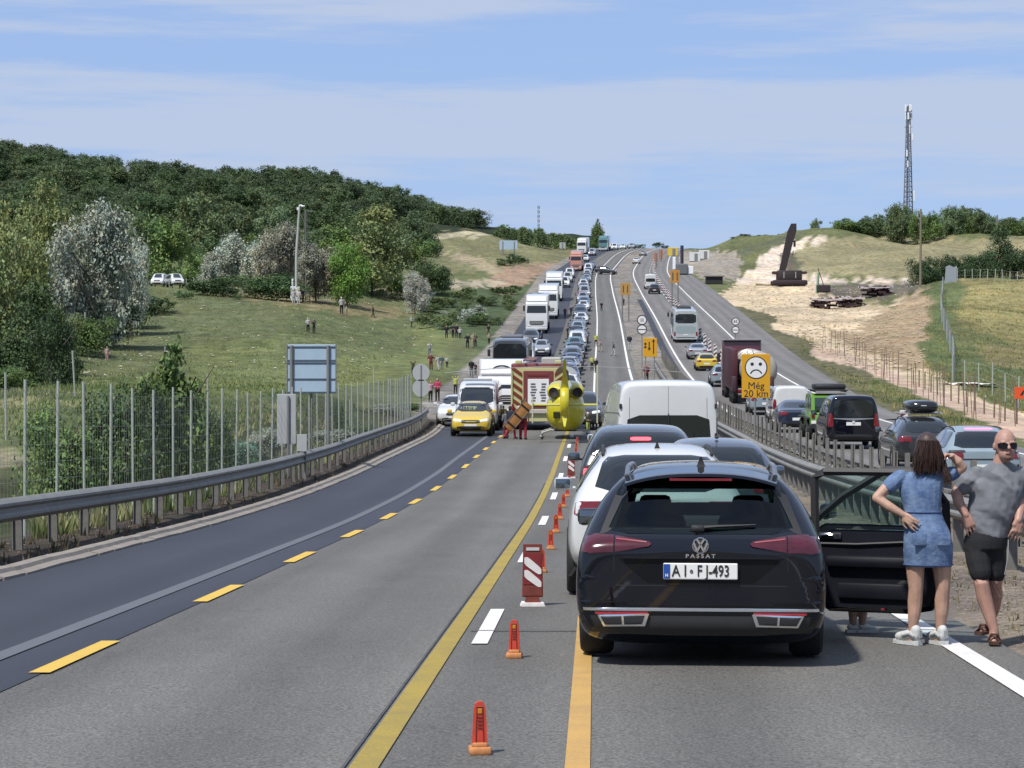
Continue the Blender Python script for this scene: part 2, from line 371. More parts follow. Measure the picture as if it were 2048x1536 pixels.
    v = mul(mul(rng(nz(0.09, 5, .65, .55), .3, .7, .72, 1.28), rng(nz(0.9, 6, .75, .5), .28, .72, .5, 1.5)), rng(nz(9, 5, .8), .3, .7, .6, 1.4))
    vm = N(t, 'ShaderNodeVectorMath', operation='SCALE'); t.links.new(a.outputs['Color'], vm.inputs[0]); t.links.new(v, vm.inputs['Scale'])
    mx = N(t, 'ShaderNodeMix', data_type='RGBA', blend_type='MULTIPLY'); mx.inputs['B'].default_value = (1.18, 1.06, 0.84, 1)
    t.links.new(rng(nz(0.22, 6, .7, .5), .46, .66, 0, 0.9), mx.inputs['Factor']); t.links.new(vm.outputs[0], mx.inputs['A'])
    mx2 = N(t, 'ShaderNodeMix', data_type='RGBA', blend_type='MULTIPLY'); mx2.inputs['B'].default_value = (0.62, 0.78, 0.6, 1)
    t.links.new(rng(nz(0.35, 6, .75, .6), .52, .66, 0, 0.85), mx2.inputs['Factor']); t.links.new(mx.outputs['Result'], mx2.inputs['A'])
    hs = N(t, 'ShaderNodeHueSaturation'); hs.inputs['Saturation'].default_value = 0.80; hs.inputs['Value'].default_value = 1.06; t.links.new(mx2.outputs['Result'], hs.inputs['Color']); t.links.new(hs.outputs[0], b.inputs['Base Color'])
    bp = N(t, 'ShaderNodeBump'); bp.inputs['Strength'].default_value = 0.7; bp.inputs['Distance'].default_value = 0.12
    t.links.new(nz(3.0, 6, .75), bp.inputs['Height']); t.links.new(bp.outputs[0], b.inputs['Normal'])
    tag(link('ground', me, m), kind='structure')
build_terrain()

# ------------------------------------------------------------------ roads, kerb and paint
def asphalt(name, col, speck=0.35, scale=22.0, tracks=0.12, rough=0.75):
    m = bpy.data.materials.new(name); m.use_nodes = True; t = m.node_tree; b = t.nodes['Principled BSDF']; b.inputs['Roughness'].default_value = rough; b.inputs['Specular IOR Level'].default_value = 0.35
    tc = N(t, 'ShaderNodeTexCoord')
    def nz(src, sc, det, rough=0.6):
        mp = N(t, 'ShaderNodeMapping'); mp.inputs['Scale'].default_value = sc; n = N(t, 'ShaderNodeTexNoise'); n.inputs['Scale'].default_value = 1; n.inputs['Detail'].default_value = det; n.inputs['Roughness'].default_value = rough
        t.links.new(tc.outputs[src], mp.inputs['Vector']); t.links.new(mp.outputs[0], n.inputs['Vector']); return n.outputs['Fac']
    def rng(x, a0, a1, b0, b1):
        r = N(t, 'ShaderNodeMapRange'); t.links.new(x, r.inputs['Value'])
        for k, v in zip(('From Min', 'From Max', 'To Min', 'To Max'), (a0, a1, b0, b1)): r.inputs[k].default_value = v
        return r.outputs[0]
    def mul(x, y):
        q = N(t, 'ShaderNodeMath', operation='MULTIPLY'); t.links.new(x, q.inputs[0]); t.links.new(y, q.inputs[1]); return q.outputs[0]
    f = nz('Object', (scale * 2.2,) * 3, 3, .7)
    v = mul(mul(rng(f, .3, .7, 1 - speck, 1 + speck), rng(nz('Object', (0.7, 0.25, 1), 4), .3, .7, .9, 1.1)), rng(nz('UV', (1.5, 0.035, 1), 4, .55), .3, .7, 1 - tracks, 1 + tracks))
    vo = N(t, 'ShaderNodeTexVoronoi'); vo.inputs['Scale'].default_value = scale * 1.6; t.links.new(tc.outputs['Object'], vo.inputs['Vector'])
    v = mul(v, rng(vo.outputs['Distance'], 0, .35, 1 + speck * 0.8, 0.97))
    sx = N(t, 'ShaderNodeSeparateXYZ'); t.links.new(tc.outputs['UV'], sx.inputs[0]); sn = N(t, 'ShaderNodeMath', operation='SINE'); ml = N(t, 'ShaderNodeMath', operation='MULTIPLY_ADD'); ml.inputs[1].default_value = 4.3; ml.inputs[2].default_value = 1.2
    t.links.new(sx.outputs[0], ml.inputs[0]); t.links.new(ml.outputs[0], sn.inputs[0]); v = mul(v, rng(mul(sn.outputs[0], nz('UV', (.3, .05, 1), 3)), -.5, .5, .90, 1.10))   # wheel tracks
    oil = nz('Object', (.9, .5, 1), 5, .75); v = mul(v, rng(oil, .60, .72, 1.0, .80))
    cr = nz('UV', (0.35, 0.09, 1), 6, .7)   # faint sealed cracks and damp streaks
    v = mul(v, rng(cr, .60, .66, 1.0, 0.9))
    vm = N(t, 'ShaderNodeVectorMath', operation='SCALE'); vm.inputs[0].default_value = col; t.links.new(v, vm.inputs['Scale']); t.links.new(vm.outputs[0], b.inputs['Base Color'])
    bp = N(t, 'ShaderNodeBump'); bp.inputs['Strength'].default_value = 0.5; bp.inputs['Distance'].default_value = 0.008; t.links.new(f, bp.inputs['Height']); t.links.new(bp.outputs[0], b.inputs['Normal'])
    return m
def yrows(y0, y1):
    r = [y0]
    while r[-1] < -20 and r[-1] < y1: r.append(min(y1, r[-1] + 20))
    while r[-1] < y1: r.append(min(y1, r[-1] + max(1.0, 0.02 * abs(r[-1]))))
    return r
def strip_mb(mb, a, b, y0, y1, lift, uv):
    fa = a if callable(a) else (lambda y: a); fb = b if callable(b) else (lambda y: b)
    n0 = len(mb.v); ys = yrows(y0, y1)
    for y in ys:
        e, z = fE(y), fz(y) + lift + 2.5e-5 * max(0, y)
        for o in (float(fa(y)), float(fb(y))): mb.v.append((e + o, y, z)); uv.append((o, y))
    for i in range(len(ys) - 1): mb.f.append([n0 + 2 * i, n0 + 2 * i + 1, n0 + 2 * i + 3, n0 + 2 * i + 2])
def strip(name, a, b, mat, lift, y0=-300, y1=760, dashes=None):
    mb = MB(); uv = []
    if dashes:
        s, per, ln = dashes; k = 0
        while s + k * per < y1:
            ya = s + k * per
            if ya + ln > y0: strip_mb(mb, a, b, max(ya, y0), ya + ln, lift, uv)
            k += 1
    else: strip_mb(mb, a, b, y0, y1, lift, uv)
    me = bpy.data.meshes.new(name); me.from_pydata(mb.v, [], mb.f); me.update()
    l = me.uv_layers.new(name='UVMap'); vi = np.empty(len(me.loops), int); me.loops.foreach_get('vertex_index', vi)
    l.data.foreach_set('uv', np.array(uv)[vi].ravel()); return tag(link(name, me, mat), kind='structure')
old_asphalt = asphalt('old_asphalt', S(124, 122, 117, .50), 0.62)
new_asphalt = asphalt('new_asphalt', S(70, 72, 82, .44), 0.24, tracks=0.10, rough=0.6)
far_asphalt = asphalt('worn_asphalt', S(135, 132, 129, .52), 0.4)
strip('road', lambda y: float(LK(y)), 0.42, old_asphalt, 0.0)
strip('dark_road_lane', lambda y: float(LK(y)) + 0.002, -6.74, new_asphalt, 0.006)
strip('far_road', 4.15, lambda y: float(RK(y)), far_asphalt, 0.0)
def paint(name, col, wear=0.25):
    m = bpy.data.materials.new(name); m.use_nodes = True; t = m.node_tree; b = t.nodes['Principled BSDF']; b.inputs['Roughness'].default_value = 0.7
    tc = N(t, 'ShaderNodeTexCoord'); n = N(t, 'ShaderNodeTexNoise'); n.inputs['Scale'].default_value = 45; n.inputs['Detail'].default_value = 6; n.inputs['Roughness'].default_value = .8
    n2 = N(t, 'ShaderNodeTexNoise'); n2.inputs['Scale'].default_value = 2.5; n2.inputs['Detail'].default_value = 5
    t.links.new(tc.outputs['Object'], n.inputs['Vector']); t.links.new(tc.outputs['Object'], n2.inputs['Vector'])
    ad = N(t, 'ShaderNodeMath', operation='MULTIPLY_ADD'); ad.inputs[1].default_value = 0.5; t.links.new(n2.outputs['Fac'], ad.inputs[0]); t.links.new(n.outputs['Fac'], ad.inputs[2])
    r = N(t, 'ShaderNodeMapRange'); r.inputs['From Min'].default_value = 0.52; r.inputs['From Max'].default_value = 0.82; r.inputs['To Min'].default_value = 0.75; r.inputs['To Max'].default_value = 0.0
    t.links.new(ad.outputs[0], r.inputs['Value'])
    mx = N(t, 'ShaderNodeMix', data_type='RGBA'); mx.inputs['A'].default_value = (*col, 1); mx.inputs['B'].default_value = (col[0] * .35 + .03, col[1] * .35 + .03, col[2] * .35 + .04, 1)
    s_ = N(t, 'ShaderNodeMath', operation='MULTIPLY'); s_.inputs[1].default_value = wear * 2; t.links.new(r.outputs[0], s_.inputs[0]); t.links.new(s_.outputs[0], mx.inputs['Factor'])
    t.links.new(mx.outputs['Result'], b.inputs['Base Color']); return m
p_white = paint('white_road_paint', (0.62, 0.61, 0.59), .3); p_yel = paint('yellow_road_paint', S(196, 170, 62, .52), .5)
p_amber = paint('amber_road_paint', S(238, 190, 104, .50), .35); p_dash = paint('bright_yellow_road_paint', S(250, 208, 84, .55), .2); p_grey = paint('milled_grey_stripe', S(118, 120, 128, .5), .25)
strip('road_marking_solid_yellow', -4.095, -3.945, p_yel, 0.010, -14, 128)
strip('road_marking_amber', -2.995, -2.865, p_amber, 0.010, -14, 96)
strip('road_marking_white', -3.83, -3.70, p_white, 0.010, 7.4, 128, (7.4, 11.0, 3.5))
strip('road_marking_yellow_dashes', -6.83, -6.68, p_dash, 0.014, 2, 118, (9.6, 6.6, 2.4))
strip('road_marking_grey', -7.42, -7.25, p_grey, 0.014, -14, 150)
strip('road_marking_edge', -0.09, 0.09, p_white, 0.010)
strip('road_marking_lane', -2.93, -2.79, p_white, 0.010, 140, 740)
strip('far_road_marking_inner', 4.55, 4.73, p_white, 0.010, 20, 760)
strip('far_road_marking_lane', 8.05, 8.19, p_white, 0.010, 20, 700, (20, 12, 4))
strip('far_road_marking_outer', 11.8, 11.96, p_white, 0.010, 20, 700)
tar = M('tar_seal', (.05, .05, .05), .8, noise=.4, nscale=3)
strip('road_joint', -4.135, -4.118, tar, 0.010, -14, 60); strip('road_joint_cross', -3.9, -3.0, tar, 0.012, 19.55, 19.60); 
strip('median_drain', 3.42, 4.14, new_asphalt, 0.075, 150, 350)
concrete = M('kerb_concrete', S(168, 160, 150), 0.9, noise=.25, nscale=3, bump=.3)
# the kerb is laid stone by stone
kb = [thing('kerb', None, None)]; tag(kb[0], kind='structure')
y = 22.0
while y < 112:
    ln = 1.0 if y < 60 else 2.0
    mb = MB(); rings = []
    for yy in (y + 0.012, y + ln - 0.012):
        e, z, l = fE(yy), fz(yy), float(LK(yy))
        jx, jz = rnd.uniform(-.012, .012), rnd.uniform(-.006, .006)
        rings.append([Vector((e + l + q[0] + jx, yy, z + q[1] + jz)) for q in ((0.0, -.05), (-0.005, 0.035), (-0.13, 0.06), (-0.16, .105), (-0.30, .115), (-0.31, -.05))])
    mb.rings(rings); mb.build('kerb_stone', concrete, kb[0]); y += ln

# ------------------------------------------------------------------ guard rails and fences
galv = M('galvanised_steel', S(160, 160, 156, .5), 0.6, 0.1, noise=.18, nscale=2.0)
galv2 = M('weathered_steel', S(142, 140, 134, .5), 0.75, 0.05, noise=.25, nscale=4.0)
pale_post = M('pale_post_paint', S(196, 204, 194), 0.6, noise=.12)
W_PROF = [(0, .155), (.035, .135), (.08, .095), (.08, .06), (.03, .02), (.03, -.02), (.08, -.06), (.08, -.095), (.035, -.135), (0, -.155)]
def guard_rail(label, off, side, y0, y1, hgt, base, post_h, seg=4.0, step=2.0, beam_mat=galv, post_w=0.13, pm=galv2, mid=False, posts_only_after=None):
    ym = y0; r = thing('guard_rail', label, 'guard rail', (fE(y0) + off(y0), y0, 0)); ox, oy = r.location.x, r.location.y
    y = y0
    while y < y1 - 0.1:
        ye = min(y + seg, y1); rings = []
        for yy in (y - 0.06, (y + ye) / 2, ye):
            e, z = fE(yy) + off(yy), base(yy) + hgt; lead = 0.004 if yy < y else 0
            fr = [Vector((e + side * (p[0] + lead) - ox, yy - oy, z + p[1])) for p in W_PROF]; bk = [Vector((e + side * (p[0] - .02) - ox, yy - oy, z + p[1])) for p in W_PROF[::-1]]
            rings.append(fr + bk)
        mb = MB().rings(rings); mb.build('beam', beam_mat, r, True, 25); y = ye
    y = y0 + 0.7; proto = None
    while y < y1:
        if proto is None:
            mb = MB(); w = post_w; mb.box((0, 0, post_h / 2 - .15), (0.05, w, post_h + .3)).box((-.03 * side, w / 2 - .006, post_h / 2 - .15), (.06, .012, post_h + .298)).box((-.03 * side, -w / 2 + .006, post_h / 2 - .15), (.06, .012, post_h + .298))
            mb.box((side * .045, 0, hgt), (.05, .09, .18)); proto = mb.mesh('post')
        p = link('post', proto, pm, r); p.location = (fE(y) + off(y) - side * .07 - ox, y - oy, base(y)); p.rotation_euler = (rnd.uniform(-.02, .02), rnd.uniform(-.02, .02), math.radians(90) if post_w > .12 else 0)
        y += step
    return r
lk = lambda y: float(LK(y))
guard_rail('long galvanised guard rail along the left verge beside the dark lane', lambda y: lk(y) - 0.95, 1, 20, 113, 0.56, lambda y: fz(y) + 0.10, 0.70)
guard_rail('grey median guard rail along the right edge of the queue lane, behind the two bystanders', lambda y: 2.05, -1, 16, 190, 0.60, lambda y: fz(y) + 0.05, 0.78, 4.0, 1.33)
guard_rail('grey median guard rail bordering the far carriageway, its tall posts standing above the beam', lambda y: 3.25, 1, 30, 210, 0.58, lambda y: fz(y) + 0.05, 1.16, 4.0, 1.9, post_w=.10)
# wire fence with tall pale posts on the left
fr = thing('wire_fence', 'tall wire mesh fence with pale posts behind the left guard rail', 'fence', (fE(20) - 11.1, 20, fz(20)))
mesh_m = bpy.data.materials.new('fence_mesh'); mesh_m.use_nodes = True
def fence_mat(t, sx, sy, w, col):
    b = t.nodes['Principled BSDF']; b.inputs['Base Color'].default_value = (*col, 1); b.inputs['Roughness'].default_value = .6
galv_wire = M('fence_wire', S(150, 158, 150), 0.5, .3)
foff = lambda y: lk(y) - 1.75
ys = [20 + 2.0 * k for k in range(47)]; prev = None; pm_ = None
for i, y in enumerate(ys):
    x = fE(y) + foff(y); zb = fz(y) + .02; hh = 2.42 + rnd.uniform(-.05, .06)
    pm_ = MB().tube([(0, 0, -.4), (0, 0, 2.45)], 0.023, 8).mesh('post', True) if pm_ is None else pm_
    p = link('post', pm_, pale_post, fr); p.location = Vector((x, y, zb)) - fr.location; p.rotation_euler = (rnd.uniform(-.012, .012), rnd.uniform(-.012, .02), 0); p.scale = (1, 1, hh / 2.45)
    if prev is not None:
        mb = MB()
        for k in range(9): 
            a, b_ = Vector((prev[0], prev[1], prev[2] + .1 + .27 * k)), Vector((x, y, zb + .1 + .27 * k)); mb.tube([a - fr.location, b_ - fr.location], .0035, 3, False)
        for k in range(1, 10):
            t_ = k / 10; a = Vector(prev).lerp(Vector((x, y, zb)), t_) - fr.location; mb.tube([a + Vector((0, 0, .1)), a + Vector((0, 0, 2.26))], .0025, 3, False)
        w = mb.build('wire_panel', galv_wire, fr); w['kind'] = 'stuff'
    prev = (x, y, zb)
# ------------------------------------------------------------------ vehicle builder
glass = M('dark_glass', (.012, .015, .018), 0.04, 0.0, coat=.5)
glass_g = M('greenish_glass', (.02, .035, .034), 0.05, 0.0, coat=.5)
rubber = M('tyre_rubber', (.012, .012, .012), 0.85, noise=.3, nscale=12, bump=.2)
blackp = M('black_plastic', (.014, .014, .015), 0.55, noise=.15)
rim_m = M('alloy_rim', (.35, .36, .37), 0.35, .7)
chrome = M('chrome', (.75, .76, .78), 0.12, 1.0)
red_l = M('red_lamp', (.14, .008, .014), 0.12, coat=.6, noise=.25, nscale=14)
red_lit = M('lit_red_lamp', (.7, .05, .06), 0.3, emit=(1, .10, .14), estr=.8)
white_l = M('clear_lamp', (.62, .64, .66), 0.1, coat=.8, noise=.2, nscale=12)
plate_w = M('number_plate_white', (.60, .60, .58), 0.45)
plate_b = M('number_plate_blue', S(38, 92, 190, .5), 0.4)
ink = M('black_ink', (.01, .01, .012), 0.6)
def carpaint(n, c, metal=.25, rough=.32): return M(n, c, rough, metal, 1.0, noise=.05, nscale=1.5)
PAINT = {'black': M('black_car_paint', (.004, .005, .009), .4, 0, 1.0, spec=0.0), 'white': carpaint('white_car_paint', (.49, .50, .50), 0, .4), 'silver': carpaint('silver_car_paint', (.34, .36, .38), .5),
         'grey': carpaint('grey_car_paint', (.085, .095, .115), .4), 'blue': carpaint('blue_car_paint', (.035, .075, .15), .3), 'dark': carpaint('charcoal_car_paint', (.02, .023, .026), .3), 'red': carpaint('red_car_paint', (.24, .02, .02), .1),
         'yellow': carpaint('yellow_car_paint', S(242, 208, 62, .56), 0, .4), 'green': carpaint('lime_green_car_paint', S(140, 205, 74, .46), 0, .4), 'ice': carpaint('pale_blue_car_paint', S(176, 196, 208, .5), .2), 'navy': carpaint('navy_car_paint', (.015, .022, .045), .3),
         'slate': carpaint('slate_blue_car_paint', S(112, 122, 142, .45), .4), 'maroon': carpaint('maroon_truck_paint', S(104, 26, 40, .5), 0, .4), 'teal': carpaint('teal_truck_paint', (.05, .14, .15), 0, .4), 'pink': carpaint('faded_red_truck_paint', S(216, 150, 132, .5), 0, .5),
         'beige': carpaint('beige_car_paint', (.4, .38, .33), .2)}

def loft_body(st, L, lvl=2, dx=0.0):
    rows = []
    for (y, zb, belt, top, wb, wr) in st:
        g = top - belt
        z5 = top - .075 if g > .22 else belt + .55 * g
        z6 = top - .014 if g > .22 else belt + .93 * g
        zm = zb + .5 * (belt - zb)
        rows.append([(0, zb), (.80 * wb, zb), (.97 * wb, zb + .09), (wb, zm), (.968 * wb, belt), (wr, z5), (wr * .74, z6), (0, top)])
    bm = bmesh.new(); V = []
    for (y, *_), r in zip(st, rows):
        right = [bm.verts.new((p[0], y - L / 2, p[1])) for p in r]
        left = [right[0]] + [bm.verts.new((-p[0], y - L / 2, p[1])) for p in r[1:-1]] + [right[-1]]
        V.append((right, left))
    n = 8
    for a, b in zip(V[:-1], V[1:]):
        for i in range(n - 1):
            bm.faces.new((a[0][i], b[0][i], b[0][i + 1], a[0][i + 1])); bm.faces.new((a[1][i], a[1][i + 1], b[1][i + 1], b[1][i]))
    for (r, l) in (V[0], V[-1]):
        for i in range(n - 1):
            vs = [r[i], r[i + 1], l[i + 1], l[i]]; u = []
            for v in vs:
                if v not in u: u.append(v)
            bm.faces.new(u)
    bmesh.ops.recalc_face_normals(bm, faces=bm.faces[:])
    me = bpy.data.meshes.new('body'); bm.to_mesh(me); bm.free()
    o = bpy.data.objects.new('tmp', me); C.objects.link(o); md = o.modifiers.new('s', 'SUBSURF'); md.levels = lvl; md.render_levels = lvl
    dg = bpy.context.evaluated_depsgraph_get(); m2 = bpy.data.meshes.new_from_object(o.evaluated_get(dg)); bpy.data.objects.remove(o)
    m2.polygons.foreach_set('use_smooth', [True] * len(m2.polygons)); return m2
def bvh_of(me): return BVHTree.FromPolygons([v.co[:] for v in me.vertices], [p.vertices[:] for p in me.polygons])
def rounded(poly, k=1):
    for _ in range(k):
        r = []
        for i in range(len(poly)):
            a, b = poly[i], poly[(i + 1) % len(poly)]
            r += [(a[0] * .85 + b[0] * .15, a[1] * .85 + b[1] * .15), (a[0] * .15 + b[0] * .85, a[1] * .15 + b[1] * .85)]
        poly = r
    return poly
def patch(bvh, poly, face, off=.005, nr=6, nc=8, depth=.02, rnd_=1, flat=None):
    """a panel of real thickness laid on the body: poly in (x,z) for front/rear, (y,z) for the sides, (x,y) for the top"""
    poly = rounded(poly, rnd_) if rnd_ else poly
    zs = [p[1] for p in poly]; z0, z1 = min(zs), max(zs); eps = (z1 - z0) * .004
    lv = sorted(set([z0 + eps + (z1 - z0 - 2 * eps) * i / nr for i in range(nr + 1)] + [z for z in zs if z0 + eps < z < z1 - eps]))
    lv = [z for i, z in enumerate(lv) if i == 0 or z - lv[i - 1] > (z1 - z0) * .01]
    D = {'rear': Vector((0, 1, 0)), 'front': Vector((0, -1, 0)), 'left': Vector((1, 0, 0)), 'right': Vector((-1, 0, 0)), 'top': Vector((0, 0, -1))}[face]
    grid = []
    for z in lv:
        xs = []
        for i in range(len(poly)):
            a, b = poly[i], poly[(i + 1) % len(poly)]
            if (a[1] > z) != (b[1] > z): xs.append(a[0] + (b[0] - a[0]) * (z - a[1]) / (b[1] - a[1]))
        if len(xs) < 2: continue
        x0, x1 = min(xs), max(xs); row = []
        for k in range(nc + 1):
            u = x0 + (x1 - x0) * k / nc
            o = Vector((u, 0, z)) if face in ('rear', 'front') else Vector((0, u, z)) if face in ('left', 'right') else Vector((u, z, 0))
            h = None
            if flat is None:
                h = bvh.ray_cast(o - D * 20, D)[0]
                if h is None: h = bvh.find_nearest(o - D * 3)[0]
                q = o.copy()
                if face in ('rear', 'front'): q.y = h.y
                elif face in ('left', 'right'): q.x = h.x
                else: q.z = h.z
            else:
                q = o.copy()
                if face in ('rear', 'front'): q.y = flat
                elif face in ('left', 'right'): q.x = flat
                else: q.z = flat
            row.append(q)
        grid.append(row)
    mb = MB(); nrr, ncc = len(grid), nc + 1
    fr = [p - D * off for r in grid for p in r]; bk = [p + D * (depth - off) for r in grid for p in r]; n = len(fr); fs = []
    ix = lambda i, j: i * ncc + j
    for i in range(nrr - 1):
        for j in range(ncc - 1): fs.append((ix(i, j), ix(i, j + 1), ix(i + 1, j + 1), ix(i + 1, j)))
    border = [ix(0, j) for j in range(ncc)] + [ix(i, ncc - 1) for i in range(1, nrr)] + [ix(nrr - 1, j) for j in range(ncc - 2, -1, -1)] + [ix(i, 0) for i in range(nrr - 2, 0, -1)]
    for a, b in zip(border, border[1:] + border[:1]): fs.append((a, b, b + n, a + n))
    return mb.add(fr + bk, fs)
def wheel(parent, x, y, r, w, rim=rim_m, back=1):
    mb = MB(); mb.lathe([(r * .62, -w / 2), (r * .9, -w / 2), (r * .985, -w * .38), (r, -w * .2), (r, w * .2), (r * .985, w * .38), (r * .9, w / 2), (r * .62, w / 2)], 28, (0, 0, 0), 'x')
    t = mb.build('wheel', rubber, parent, True, 50, (x, y, r))
    s = 1 if x > 0 else -1; mb = MB(); mb.lathe([(r * .63, -w * .4), (r * .64, w * .42 * s), (r * .58, w * .34 * s), (r * .16, w * .24 * s), (r * .10, w * .34 * s), (.001, w * .34 * s)], 20, (0, 0, 0), 'x', True)
    for k in range(5):
        a = 2 * math.pi * k / 5; mb.box((s * w * .36, math.cos(a) * r * .36, math.sin(a) * r * .36), (.03, r * .16, r * .5), Matrix.Rotation(a - math.pi / 2, 3, 'X'))
    mb.build('rim', rim, t, True, 30); return t

